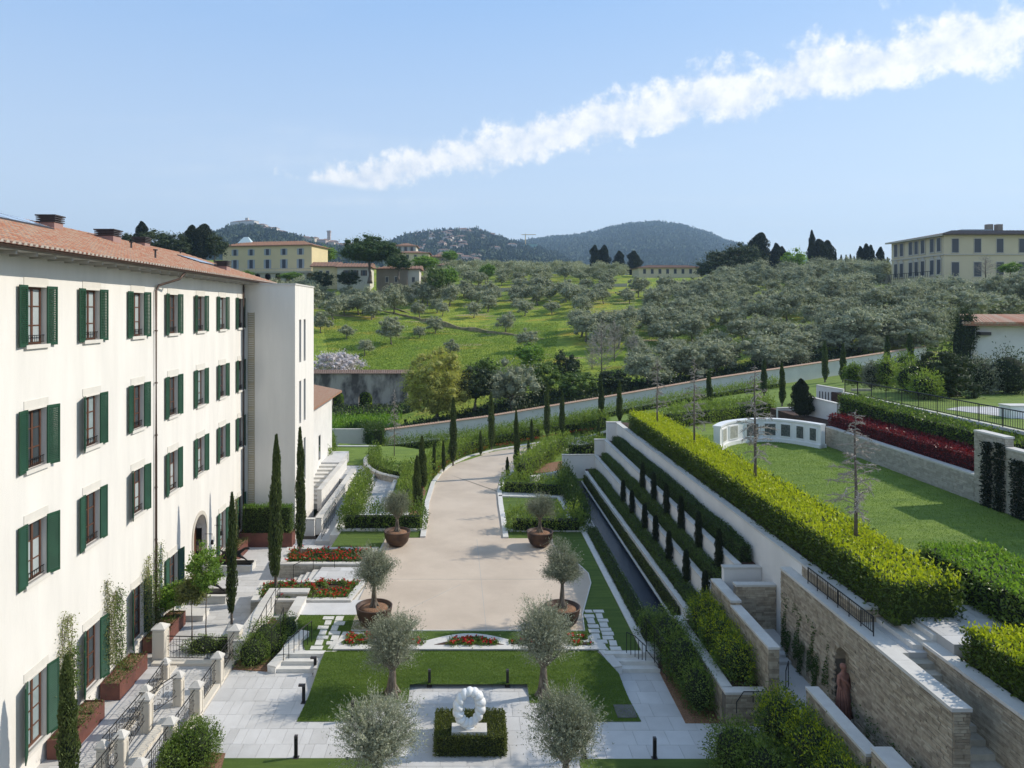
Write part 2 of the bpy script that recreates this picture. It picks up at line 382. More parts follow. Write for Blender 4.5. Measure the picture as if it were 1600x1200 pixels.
def clip_poly(sub, conv):
    n = len(conv); A = sum(conv[i][0]*conv[(i+1) % n][1]-conv[(i+1) % n][0]*conv[i][1] for i in range(n))
    if A < 0: conv = conv[::-1]
    out = sub
    for i in range(n):
        a = conv[i]; b = conv[(i+1) % n]; inp = out; out = []
        if not inp: return []
        s = lambda p: (b[0]-a[0])*(p[1]-a[1]) - (b[1]-a[1])*(p[0]-a[0])
        for j in range(len(inp)):
            p = inp[j]; q = inp[(j+1) % len(inp)]; sp, sq = s(p), s(q)
            if sp >= 0: out.append(p)
            if (sp > 0 > sq) or (sp < 0 < sq):
                t = sp / (sp - sq); out.append((p[0]+(q[0]-p[0])*t, p[1]+(q[1]-p[1])*t))
    return out
def area(p): return abs(sum(p[i][0]*p[(i+1) % len(p)][1]-p[(i+1) % len(p)][0]*p[i][1] for i in range(len(p)))) / 2

def pave(name, poly, z, dx, dy, m=None, base=None, maxn=300, th=0.3, label=None, seed=1, ang=0.0, piece='paving_slab', **kw):
    """paved ground (setting) with its slabs as parts; poly must be convex"""
    rnd = random.Random(seed); poly = [(p[0], p[1]) for p in poly]
    root = slab(name, poly, z - 0.018, base or JOINT, th, kind='structure')
    x0 = min(p[0] for p in poly); x1 = max(p[0] for p in poly); y0 = min(p[1] for p in poly); y1 = max(p[1] for p in poly)
    cells = []; y = y0; r = 0
    while y < y1:
        x = x0 - rnd.random() * dx
        while x < x1:
            w = dx * rnd.choice([.7, 1, 1, 1.3]); c = clip_poly([(x+.005, y+.005), (x+w-.005, y+.005), (x+w-.005, y+dy-.005), (x+.005, y+dy-.005)], poly)
            if c and area(c) > .01: cells.append(c)
            x += w
        y += dy; r += 1
    cells.sort(key=lambda c: c[0][1])
    rest = MB(); rr = []
    for i, c in enumerate(cells):
        zz = z + rnd.uniform(-.002, .003)
        if i < maxn:
            MB().prism(c, z - .015, zz).build(piece, m or PAVE, root)
        else:
            n0 = len(rest.f); rest.prism(c, z - .015, zz); rr += [rnd.random()] * (len(rest.f) - n0)
    if rest.f:
        o = rest.build(piece, m or PAVE, root, kind='stuff')
        a = o.data.attributes.new('rnd', 'FLOAT', 'FACE'); a.data.foreach_set('value', rr)
    return root

def coping(parent, pts, width, z, th=0.09, step=1.2, side=0, over=0.0, m=None, name='coping_stone'):
    """row of cap stones along a polyline; z may be a pair for a falling top"""
    pts = [Vector((p[0], p[1], 0)) for p in pts]; L = [0]
    for a, b in zip(pts, pts[1:]): L.append(L[-1] + (b - a).length)
    z = z if isinstance(z, (tuple, list)) else (z, z); tot = L[-1]
    for i in range(len(pts) - 1):
        a, b = pts[i], pts[i+1]; d = (b - a).normalized(); n = Vector((-d.y, d.x, 0)); ln = (b - a).length; k = max(1, round(ln / step))
        off = n * (-side * width / 2)
        for j in range(k):
            s0 = ln * j / k + .004; s1 = ln * (j + 1) / k - .004
            if i > 0 and j == 0: s0 += 0.0
            q = [a + d*s0 + n*(width/2) + off, a + d*s0 - n*(width/2) + off, a + d*s1 - n*(width/2) + off, a + d*s1 + n*(width/2) + off]
            za = lerp(z[0], z[1], (L[i] + s0) / tot); zb = lerp(z[0], z[1], (L[i] + s1) / tot)
            zz = [za, za, zb, zb]
            v = [(p.x, p.y, h - th) for p, h in zip(q, zz)] + [(p.x, p.y, h) for p, h in zip(q, zz)]
            mb = MB().add(v, [(0, 1, 2, 3), (4, 7, 6, 5), (0, 4, 5, 1), (1, 5, 6, 2), (2, 6, 7, 3), (3, 7, 4, 0)])
            me = mb.mesh(name, m or CAP)
            if me.polygons[1].normal.z < 0: me.flip_normals()
            o = bpy.data.objects.new(name, me); COL.objects.link(o); attach(o, parent)

UNIT = None
def stone_face(parent, p0, p1, z0, z1, m, nout, course=.09, ln=(.18, .5), parts=0, seed=1, hole=None, proud=.028, name='walling_stone'):
    """coursed stones laid on the vertical plane p0-p1; nout = outward plan normal; z0/z1 constants or (start,end)"""
    global UNIT
    if UNIT is None:
        UNIT = {}
    rnd = random.Random(seed); p0 = Vector(p0[:2]); p1 = Vector(p1[:2]); d = p1 - p0; ln_t = d.length; d.normalize(); n = Vector(nout).normalized()
    z0 = z0 if isinstance(z0, (tuple, list)) else (z0, z0); z1 = z1 if isinstance(z1, (tuple, list)) else (z1, z1)
    zmin = min(z0); zmax = max(z1); z = zmin; stones = []
    while z < zmax - .02:
        h = course * rnd.choice([.75, 1, 1, 1.3]); s = -rnd.random() * ln[0]
        while s < ln_t:
            w = rnd.uniform(*ln); a = max(0, s); b = min(ln_t, s + w); mid = (a + b) / 2 / ln_t
            zb = max(z, lerp(z0[0], z0[1], mid)); zt = min(z + h, lerp(z1[0], z1[1], mid))
            if b - a > .04 and zt - zb > .025 and not (hole and hole((a + b) / 2, (zb + zt) / 2)):
                stones.append((a + .006, b - .006, zb + .005, zt - .005, rnd.uniform(.3, 1) * proud))
            s += w
        z += h
    cam2 = Vector((0, 0))
    order = sorted(range(len(stones)), key=lambda i: ((p0 + d * stones[i][0]) - cam2).length / (stones[i][1] - stones[i][0])) if parts else list(range(len(stones)))
    chosen = set(order[:parts]); rest = MB(); rr = []
    key = m.name
    if parts and key not in UNIT:
        UNIT[key] = MB().box(-.5, .5, -.5, .5, -.5, .5).mesh('stone_block', m)
    ang = math.atan2(d.y, d.x)
    for i, (a, b, zb, zt, pr) in enumerate(stones):
        if i in chosen:
            o = bpy.data.objects.new(name, UNIT[key]); COL.objects.link(o)
            c = p0 + d * ((a + b) / 2) + n * (pr / 2 - .02)
            o.location = (c.x, c.y, (zb + zt) / 2); o.rotation_euler = (rnd.uniform(-.01, .01), 0, ang); o.scale = (b - a, pr + .04, zt - zb)
            attach(o, parent)
        else:
            q = [p0 + d*a - n*.03, p0 + d*b - n*.03, p0 + d*b + n*pr, p0 + d*a + n*pr]; n0 = len(rest.f)
            v = [(p.x, p.y, zb) for p in q] + [(p.x, p.y, zt) for p in q]
            sgn = (d.x * n.y - d.y * n.x) > 0
            f = [(4, 5, 6, 7), (0, 1, 5, 4), (1, 2, 6, 5), (2, 3, 7, 6), (3, 0, 4, 7)]
            if not sgn: f = [g[::-1] for g in f]
            rest.add(v, f); rr += [rnd.random()] * (len(rest.f) - n0)
    if rest.f:
        o = rest.build(name, m, parent, kind='stuff')
        at = o.data.attributes.new('rnd', 'FLOAT', 'FACE'); at.data.foreach_set('value', rr)

def nz(x, y, z, s=1.0): return noise.noise(Vector((x*s, y*s, z*s)))

def hedge(name, pts, width, height, m, label, cat='hedge', group=None, L=.11, dens=260, rough=.06, spiky=0.0, core=.10, side=0, topm=None, seed=0, z1=None, corem=None, gaps=0.0, Wd=None):
    """clipped hedge along a polyline of (x, y, zbase). Leaves in a rough skin over a solid inner mass"""
    rng = np.random.default_rng(seed + 11)
    pts = [Vector(p) for p in pts]; A = []; B = []
    for i, p in enumerate(pts):
        d = (pts[min(i+1, len(pts)-1)] - pts[max(i-1, 0)]); d.z = 0; d.normalize(); n = Vector((-d.y, d.x, 0)); a = (side+1)/2*width
        A.append(p + n*(width-a)); B.append(p - n*a)
    hs = height if isinstance(height, (list, tuple)) else [height]*len(pts)
    C = []; D = []; Tt = []
    mb = MB()
    for i in range(len(pts)-1):
        q = [A[i], B[i], B[i+1], A[i+1]]; cc = sum(q, Vector())/4; hh = [hs[i], hs[i], hs[i+1], hs[i+1]]
        ln = (pts[i+1]-pts[i]).length
        faces = [('t', [q[k] + Vector((0,0,hh[k])) for k in range(4)], Vector((0,0,1)))]
        dd = (pts[i+1]-pts[i]); dd.z = 0; dd.normalize(); nn = Vector((-dd.y, dd.x, 0))
        faces.append(('s', [q[0], q[3], q[3]+Vector((0,0,hh[3])), q[0]+Vector((0,0,hh[0]))], nn))
        faces.append(('s', [q[1], q[2], q[2]+Vector((0,0,hh[2])), q[1]+Vector((0,0,hh[1]))], -nn))
        if i == 0: faces.append(('s', [q[0], q[1], q[1]+Vector((0,0,hh[1])), q[0]+Vector((0,0,hh[0]))], -dd))
        if i == len(pts)-2: faces.append(('s', [q[3], q[2], q[2]+Vector((0,0,hh[2])), q[3]+Vector((0,0,hh[3]))], dd))
        for typ, f, n in faces:
            e1 = (f[1]-f[0]).length; e2 = (f[3]-f[0]).length; ar = ((f[1]-f[0]).length+(f[2]-f[3]).length)/2*((f[3]-f[0]).length+(f[2]-f[1]).length)/2
            k = int(ar*dens)
            if k < 1: continue
            U = rng.uniform(0, 1, (k, 1)); Vv = rng.uniform(0, 1, (k, 1)); F = [np.array(x) for x in f]
            pnt = (F[0]*(1-U)+F[1]*U)*(1-Vv)+(F[3]*(1-U)+F[2]*U)*Vv
            bump = np.sin(pnt[:, 0]*5.1+np.sin(pnt[:, 1]*3.7)*2)*np.sin(pnt[:, 1]*4.7+1)*np.sin(pnt[:, 2]*5.3+pnt[:, 0]*2)
            off = (rng.normal(-rough*.3, rough, k) + bump*rough*.9)[:, None]
            if typ == 't' and spiky: off += (np.abs(rng.normal(0, spiky*.35, k))+spiky*1.5*np.clip(np.sin(pnt[:, 0]*9.1+1.3*np.sin(pnt[:, 1]*5))*np.sin(pnt[:, 1]*8.3+np.sin(pnt[:, 0]*4)), 0, 1))[:, None]
            N_ = np.array(n)
            pnt = pnt + N_*off
            dirs = np.tile(N_*.8+np.array([0, 0, .5+spiky*1.5]), (k, 1)) if typ == 't' else np.tile(N_*.7+np.array([0, 0, .45+spiky*2]), (k, 1))
            if spiky and typ == 's':
                # upright shoots: lighter gaps between them
                ph = (pnt[:, 0]*abs(dd.x)+pnt[:, 1]*abs(dd.y))*2*math.pi/.55
                keep = rng.uniform(0, 1, k) > gaps*(0.5+0.5*np.sin(ph)); pnt = pnt[keep]; dirs = dirs[keep]
            C.append(pnt); D.append(dirs); Tt.append(np.full(len(pnt), typ == 't'))
        c = core; v = []
        inset = lambda p, o: p + (o - p).normalized()*c if (o-p).length > c else p
        a0, b0, b1, a1 = q
        g = [inset(a0, b0), inset(b0, a0), inset(b1, a1), inset(a1, b1)]
        if i == 0: g[0] = g[0]+dd*c; g[1] = g[1]+dd*c
        if i == len(pts)-2: g[2] = g[2]-dd*c; g[3] = g[3]-dd*c
        v = [tuple(p-Vector((0,0,.15))) for p in g]+[tuple(g[k]+Vector((0,0,hh[k]-c-spiky*.35))) for k in range(4)]
        ff = [(4, 5, 6, 7), (0, 4, 7, 3), (1, 2, 6, 5)]
        if i == 0: ff.append((0, 1, 5, 4))
        if i == len(pts)-2: ff.append((2, 3, 7, 6))
        mb.add(v, ff)
    base = pts[len(pts)//2]
    root = thing(name, label, cat, base, group)
    C = np.concatenate(C); D = np.concatenate(D); T = np.concatenate(Tt)
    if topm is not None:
        leaves_obj('sunlit_tops', C[T], D[T], L*1.1, (Wd or L*.42), topm, root, rng=rng)  # brighter leaf colour paints the sunlit top of the hedge
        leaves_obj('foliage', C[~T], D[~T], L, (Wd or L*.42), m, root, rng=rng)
    else:
        leaves_obj('foliage', C, D, L, (Wd or L*.42), m, root, rng=rng)
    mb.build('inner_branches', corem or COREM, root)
    return root
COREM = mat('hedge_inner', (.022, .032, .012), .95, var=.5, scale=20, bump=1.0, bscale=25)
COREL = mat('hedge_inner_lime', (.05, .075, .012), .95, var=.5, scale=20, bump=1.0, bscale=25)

def blob_points(rng, k, lumps, seed, shell=.25):
    """points on lumpy shell made from several ellipsoids (c, r)"""
    P_ = []; Dd = []; tot = sum((l[1][0]*l[1][1]+l[1][0]*l[1][2]+l[1][1]*l[1][2]) for l in lumps)
    for c, r in lumps:
        kk = int(k*(r[0]*r[1]+r[0]*r[2]+r[1]*r[2])/tot); v = rng.normal(0, 1, (kk, 3)); v /= np.linalg.norm(v, axis=1)[:, None]
        rad = 1 + rng.normal(-.04, shell*.4, (kk, 1)) + .12*np.sin(v[:, :1]*7+seed)*np.sin(v[:, 1:2]*6+seed)+.1*np.sin(v[:, 2:]*9+v[:, :1]*5)
        p = np.array(c)+v*rad*np.array(r); P_.append(p); Dd.append(v)
    Pp = np.concatenate(P_); D = np.concatenate(Dd); keep = np.ones(len(Pp), bool)
    for c, r in lumps:
        q = (Pp-np.array(c))/(np.array(r)*.72); keep &= (np.sum(q*q, axis=1) > 1)
    return Pp[keep], D[keep]
def ico(mb, c, r, seed=0, n=8, k=6, amp=.12):
    vs = []; f = []
    for i in range(k+1):
        th = math.pi*i/k
        for j in range(n):
            ph = 2*math.pi*j/n; v = Vector((math.sin(th)*math.cos(ph), math.sin(th)*math.sin(ph), math.cos(th)))
            s = 1+amp*noise.noise(v*2.2+Vector((seed, seed, 0))); vs.append((c[0]+v.x*r[0]*s, c[1]+v.y*r[1]*s, c[2]+v.z*r[2]*s))
    for i in range(k):
        for j in range(n): f.append((i*n+j, (i+1)*n+j, (i+1)*n+(j+1) % n, i*n+(j+1) % n))
    mb.add(vs, f)
def bush(name, lumps, m, label, cat='shrub', k=6000, L=.1, Wd=None, seed=1, group=None, core=.78, shell=.3, corem=None, base=None, tips=None):
    rng = np.random.default_rng(seed+5)
    C, D = blob_points(rng, k, lumps, seed, shell)
    b = base or (lumps[0][0][0], lumps[0][0][1], min(c[2]-r[2] for c, r in lumps))
    root = thing(name, label, cat, b, group)
    if tips is not None:
        k2 = (rng.uniform(0, 1, len(C)) < .5*np.clip(D[:, 2]+.25, 0, 1)) & (np.sin(C[:, 1]*7+C[:, 2]*5)*np.sin(C[:, 0]*8) > -.35); leaves_obj('sunlit_tops', C[k2]*1.0, D[k2]+np.array([0, 0, .5]), L*1.1, (Wd or L*.42)*1.1, tips, root, rng=rng); C, D = C[~k2], D[~k2]  # lighter leaves on upward faces paint sun highlights onto the shrub
    leaves_obj('foliage', C, D+np.array([0, 0, .35]), L, Wd or L*.42, m, root, rng=rng)
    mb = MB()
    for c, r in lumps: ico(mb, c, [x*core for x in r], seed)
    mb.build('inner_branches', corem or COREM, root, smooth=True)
    return root

# --- trees: meshes in local coordinates, base at the origin
def crown_cloud(rng, nclump, rx, rz, cz, clump_r, per, hollow=.5, flat=1.0, lump=0.25, seed=0):
    v = rng.normal(0, 1, (nclump, 3)); v /= np.linalg.norm(v, axis=1)[:, None]
    rad = rng.uniform(hollow, 1, (nclump, 1))**.6; rad *= np.array([[1+lump*2.0*noise.noise(Vector(q)*1.5+Vector((seed*3.1, seed*1.7, 0)))] for q in v])
    c = v*rad*np.array([rx, rx, rz]); c[:, 2] = c[:, 2]*np.where(c[:, 2] < 0, flat, 1)+cz
    C = np.repeat(c, per, axis=0)+rng.normal(0, 1, (nclump*per, 3))*clump_r*np.array([1, 1, .75])
    o = np.array([0, 0, cz-rz*.3]); D = C-o; D /= np.linalg.norm(D, axis=1)[:, None]+1e-9
    return c, C, D
def gnarled(mb, h, r0, r1, rng, n=9, lean=.15, seg=7, flare=1.6):
    pts = []; rad = []; a = rng.uniform(0, 6.28); 
    for i in range(seg+1):
        t = i/seg; pts.append((lean*h*t*math.cos(a)+rng.normal(0, r0*.22), lean*h*t*math.sin(a)+rng.normal(0, r0*.22), h*t if i else -.15))
        rad.append((r0+(r1-r0)*t)*(1+(flare-1)*max(0, 1-t*3.5))*rng.uniform(.88, 1.12))
    mb.tube(pts, rad, n); return Vector(pts[-1])
def limbs(mb, top, targets, r, rng, n=5, sag=.1):
    for t in targets:
        t = Vector(t); mid = top.lerp(t, .5)+Vector((rng.normal(0, .12), rng.normal(0, .12), rng.uniform(-sag, sag*1.5)))*(t-top).length*.6
        mb.tube([top-Vector((0, 0, .05)), top.lerp(mid, .55), mid, t], [r, r*.72, r*.5, r*.12], n, cap=False)
def tree_mesh(kind, seed, h, trunk_h, r0, rx, rz, nclump, per, clump_r, L, Wd, lm, bark, hollow=.5, flat=1.0, nl=9, lean=.1, spread=.7, cz=None, lump=.25, up=.15):
    rng = np.random.default_rng(seed); mb = MB(); top = gnarled(mb, trunk_h, r0, r0*.62, rng, lean=lean)
    cz = cz if cz is not None else h-rz
    c, C, D = crown_cloud(rng, nclump, rx, rz, cz, clump_r, per, hollow, flat, lump, seed)
    c = c+np.array([top.x*.8, top.y*.8, 0]); C = C+np.array([top.x*.8, top.y*.8, 0])
    pick = c[rng.permutation(len(c))[:nl]]; limbs(mb, top, [p*np.array([.85, .85, 1]) for p in pick], r0*.42, rng)
    D = D+np.array([0, 0, up])
    crown = leaves_obj('crown', C, D, L, Wd, lm, spread=spread, rng=rng, mesh_only=True)
    co = MB()
    for i, p in enumerate(c):
        q = clump_r*(.62+.35*((i*7) % 5)/4); ico(co, p, (q*1.15, q*1.15, q*.9), i, 6, 4, .3)
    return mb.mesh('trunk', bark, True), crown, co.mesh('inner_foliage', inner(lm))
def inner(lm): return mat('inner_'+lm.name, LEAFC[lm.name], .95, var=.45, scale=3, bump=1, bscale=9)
def tree(name, meshes, loc, label, cat='tree', group=None, rz=0.0, s=1.0, names=('trunk', 'crown', 'inner_foliage')):
    root = thing(name, label, cat, loc, group, rz)
    root.scale = (s, s, s) if not isinstance(s, (tuple, list)) else s
    for nme, me in zip(names, meshes): link(nme, me, root)
    return root
def cypress_mesh(seed, h, r, n, L, lm, shape=0.0, trunk=.35):
    rng = np.random.default_rng(seed); t = rng.uniform(0, 1, n)**.85
    def prof(t): return r*(np.minimum(1, .35+t*5)*(1-t**(2.2+shape))**.7*(.94+.12*np.sin(t*23+seed)))+.02
    a = rng.uniform(0, 6.283, n); rr = prof(t)*rng.uniform(.72, 1.13, n)*(1+.12*np.sin(a*3+t*14+seed))
    z = trunk+t*(h-trunk); C = np.stack([np.cos(a)*rr, np.sin(a)*rr, z], 1)+np.stack([np.sin(z*.9+seed)*r*.12, np.cos(z*.7+seed)*r*.12, z*0], 1)
    D = np.stack([np.cos(a)*.35, np.sin(a)*.35, np.full(n, 1.0)], 1)
    cr = leaves_obj('crown', C, D, L, L*.35, lm, spread=.28, rng=rng, mesh_only=True)
    mb = MB(); zz = np.linspace(trunk+.05, h-.1, 12)
    tt = (zz-trunk)/(h-trunk); mb.tube([(math.sin(q*.9+seed)*r*.12, math.cos(q*.7+seed)*r*.12, q) for q in zz], [max(.015, x*.75) for x in prof(tt)], 8)
    core = mb.mesh('inner_branches', COREM, True); tb = MB().tube([(0, 0, -.1), (0, 0, trunk+.4)], [r*.3, r*.22], 6).mesh('trunk', BARKG)
    return tb, cr, core
CN = ('trunk', 'crown', 'inner_branches')
def bare_mesh(seed, h, nb, reach, droop=.25, twigs=7, lm=None, z0=.22):
    rng = np.random.default_rng(seed); tr = MB(); tr.tube([(0, 0, -.1), (.02, 0, h*.4), (-.02, .03, h*.75), (0, 0, h)], [h*.0135, h*.0105, h*.006, h*.0015], 7)
    br = MB()
    for i in range(nb):
        t = z0+(1-z0)*(i+rng.uniform(0, .9))/nb; z = h*t; a = i*2.4+rng.normal(0, .8); ln = reach*(1-t)**.55*(.55+.5*rng.uniform())*(1 if t > z0+.06 else .6)
        p = Vector((0, 0, z)); pts = [p]; d = Vector((math.cos(a), math.sin(a), .35+rng.normal(0, .35)))
        for k in range(5):
            d = (d+Vector((rng.normal(0, .3), rng.normal(0, .3), -droop*.42+rng.normal(0, .08)))).normalized(); p = p+d*ln/5; pts.append(p)
            if k > 0:
                for _ in range(int(twigs)):
                    e = (d+Vector((rng.normal(0, .7), rng.normal(0, .7), rng.normal(-.1, .45)))).normalized(); l2 = ln*rng.uniform(.10, .26)
                    q = p-d*ln/5*rng.uniform(0, 1); mid = q+e*l2*.5; br.tube([q, mid, mid+(e+Vector((0, 0, .25))).normalized()*l2*.5], [.010, .008, .004], 3, cap=False)
        br.tube(pts, [h*.0036, h*.003, h*.0025, h*.002, h*.0015, h*.0008], 4, cap=False)
    return tr.mesh('trunk', BARKG, True), br.mesh('branches', mat('pale_twig', (.42, .37, .31), .9, var=.3, scale=6))
# ------------------------------------------------------------------ hotel wing on the left
D0, SL = 14.26, 0.023
ZT = -0.7
def F(s, d, z): return Vector((-D0 - SL*s + d, s + SL*d, z))
def sx(px, d=0.0): return FPX * (D0 - d) / (706 - px)
S_HAT = Vector((-SL, 1, 0)).normalized(); N_HAT = Vector((1, SL, 0)).normalized()
hotel = thing('hotel', 'long cream four storey hotel wing with green louvred shutters, left of the forecourt', 'hotel', (-15.2, 30, ZT))
S0, S1 = 9.0, 49.7
cols = [17.4, 21.0] + [sx(x) + .02 for x in (56, 143, 215, 270, 313, 347, 375.5)]
rows = [(13.83, 15.80), (9.63, 11.62), (5.78, 7.80), (.10, 2.52)]
HW = .56
openings = []
for ci, s in enumerate(cols):
    for ri, (a, b) in enumerate(rows):
        if ri == 3 and ci == 6: continue     # arched doorway stands here
        openings.append((ci, ri, s, a, b))
ARCH_S = sx(312); ARCH_W = 1.05
# wall face with true openings
def wall_cells():
    sb = {S0, S1}; zb = {ZT - 2.0, 16.95}
    hol = [(s - HW, s + HW, a, b) for _, _, s, a, b in openings] + [(ARCH_S - ARCH_W, ARCH_S + ARCH_W, ZT, 3.45)]
    mb = MB(); bys = sorted(sb | {h[0] for h in hol} | {h[1] for h in hol})
    for u, v in zip(bys, bys[1:]):
        if v - u < 1e-5: continue
        m = (u + v) / 2; hs = sorted([(h[2], h[3]) for h in hol if h[0] < m < h[1]]); z = ZT - 2.0
        for a, b in hs + [(16.95, None)]:
            if a > z:
                q = [F(u, 0, z), F(v, 0, z), F(v, 0, a), F(u, 0, a)]; mb.add(q, [(0, 1, 2, 3)])
            z = b
    return mb, hol
mbw, holes = wall_cells()
DP = .24
for (u, v, a, b) in holes:
    mbw.add([F(u, 0, a), F(v, 0, a), F(v, -DP, a), F(u, -DP, a)], [(0, 1, 2, 3)])
    mbw.add([F(u, 0, b), F(v, 0, b), F(v, -DP, b), F(u, -DP, b)], [(3, 2, 1, 0)])
    mbw.add([F(u, 0, a), F(u, 0, b), F(u, -DP, b), F(u, -DP, a)], [(3, 2, 1, 0)])
    mbw.add([F(v, 0, a), F(v, 0, b), F(v, -DP, b), F(v, -DP, a)], [(0, 1, 2, 3)])
# back and end walls close the block
mbw.add([F(S0, 0, ZT-2), F(S0, -12, ZT-2), F(S0, -12, 16.9), F(S0, 0, 16.9)], [(0, 1, 2, 3)])
mbw.add([F(S1+6, 0, ZT-2), F(S1+6, -12, ZT-2), F(S1+6, -12, 16.9), F(S1+6, 0, 16.9)], [(3, 2, 1, 0)])
mbw.add([F(S1, 0, ZT-2), F(S1+6, 0, ZT-2), F(S1+6, 0, 16.95), F(S1, 0, 16.95)], [(0, 1, 2, 3)])
mbw.add([F(S0, -12, ZT-2), F(S1+6, -12, ZT-2), F(S1+6, -12, 16.9), F(S0, -12, 16.9)], [(3, 2, 1, 0)])
# arch spandrel: fill the square head of the doorway down to a round arch
zc = 1.35 + 0.0
k = 14; arc = [(ARCH_S + ARCH_W*math.cos(math.pi*i/k), 2.38 + ARCH_W*math.sin(math.pi*i/k)) for i in range(k+1)]
for i in range(k):
    (s_a, z_a), (s_b, z_b) = arc[i], arc[i+1]
    mbw.add([F(s_a, .0, z_a), F(s_b, .0, z_b), F(s_b, 0, 3.46), F(s_a, 0, 3.46)], [(0, 1, 2, 3), (3, 2, 1, 0)][:1])
    mbw.add([F(s_a, 0, z_a), F(s_b, 0, z_b), F(s_b, -.9, z_b), F(s_a, -.9, z_a)], [(0, 1, 2, 3)])
hw = mbw.build('wall', PLASTER, hotel)
# arch surround, door
mb = MB()
for i in range(k):
    (s_a, z_a), (s_b, z_b) = arc[i], arc[i+1]; r = 1.2
    oa = (ARCH_S + ARCH_W*r*math.cos(math.pi*i/k), 2.38 + ARCH_W*r*math.sin(math.pi*i/k)); ob = (ARCH_S + ARCH_W*r*math.cos(math.pi*(i+1)/k), 2.38 + ARCH_W*r*math.sin(math.pi*(i+1)/k))
    mb.add([F(s_a, .05, z_a), F(s_b, .05, z_b), F(ob[0], .05, ob[1]), F(oa[0], .05, oa[1]), F(oa[0], 0, oa[1]), F(ob[0], 0, ob[1])], [(0, 1, 2, 3), (3, 2, 5, 4)])
for sgn in (-1, 1):
    a = ARCH_S + sgn*ARCH_W; b = ARCH_S + sgn*ARCH_W*1.2; lo, hi = min(a, b), max(a, b)
    q = [F(lo, 0, ZT), F(hi, 0, ZT), F(hi, .05, ZT), F(lo, .05, ZT)]; q2 = [Vector((p.x, p.y, 2.38)) for p in q]
    mb.add(q + q2, [(0,3,2,1),(4,5,6,7),(0,1,5,4),(1,2,6,5),(2,3,7,6),(3,0,4,7)])
mb.build('arch_surround', TRIM, hotel)
mb = MB(); q = [F(ARCH_S-ARCH_W, -.55, ZT), F(ARCH_S+ARCH_W, -.55, ZT), F(ARCH_S+ARCH_W, -.55, 3.5), F(ARCH_S-ARCH_W, -.55, 3.5)]; mb.add(q, [(0, 1, 2, 3)])
for s_ in (-.5, 0, .5): mb.obox(F(ARCH_S+s_, -.5, 0), N_HAT.xy*.03, S_HAT.xy*.05, ZT, 3.4)
mb.build('door', WOOD, hotel)

def fbox(mb, s0, s1, d0, d1, z0, z1):
    q = [F(s0, d0, z0), F(s0, d1, z0), F(s1, d1, z0), F(s1, d0, z0)]
    return mb.prism([(p.x, p.y) for p in q], z0, z1)
def window_unit(s, a, b, ci, ri, rnd):
    g = MB(); w = HW - .02; d0, d1 = -.20, -.14
    for (u, v) in ((-w, -w+.08), (w-.08, w), (-.05, .05)): fbox(g, s+u, s+v, d0, d1, a, b)
    for (u, v) in ((a, a+.09), (b-.08, b)): fbox(g, s-w, s+w, d0-.003, d1+.003, u, v)
    n = 3 if ri < 3 else 4
    for i in range(1, n): z = a + (b-a)*i/n; fbox(g, s-w+.08, s-.05, d0+.02, d1-.01, z-.02, z+.02); fbox(g, s+.05, s+w-.08, d0+.02, d1-.01, z-.02, z+.02)
    wo = g.build('window', WOOD, hotel)
    style = rnd.choice([CURT, SHEER, GLASS, GLASS, SHEER])
    if ri == 0 and ci in (2, 3, 4): style = CURT
    if ri == 3: style = rnd.choice([SHEER, GLASS])
    for side in (0, 1):
        for i in range(n):
            z0_ = a+.09 + (b-a-.17)*i/n; z1_ = a+.09 + (b-a-.17)*(i+1)/n
            st = style if not (style is CURT and ri > 0 and i == n-1) else GLASS
            p = MB(); u0, u1 = (-w+.08, -.05) if side == 0 else (.05, w-.08)
            p.add([F(s+u0, -.175, z0_), F(s+u1, -.175, z0_), F(s+u1, -.175, z1_), F(s+u0, -.175, z1_)], [(0, 1, 2, 3)]); p.build('pane', st, wo)
    t = MB()
    # stone surround: flat lintel and jambs 2 cm proud, projecting sill
    fbox(t, s-HW-.17, s+HW+.17, .0, .018, b+.05, b+.34); fbox(t, s-HW-.10, s+HW+.10, .0, .045, b, b+.05)
    fbox(t, s-HW-.10, s-HW, .0, .025, a, b); fbox(t, s+HW, s+HW+.10, .0, .025, a, b)
    t.build('surround', WSTONE, wo)
    t = MB(); fbox(t, s-HW-.16, s+HW+.16, -.05, .10, a-.13, a); t.build('sill', WSTONE, wo)
    if ri < 3:
        r = MB(); fbox(r, s-HW, s+HW, -.06, -.035, a+.30, a+.325); fbox(r, s-HW, s+HW, -.06, -.035, a+.08, a+.10)
        for i in range(9): u = s-HW+.06+i*(2*HW-.12)/8; fbox(r, u-.008, u+.008, -.055, -.04, a+.10, a+.30)
        r.build('window_guard', IRON, wo)

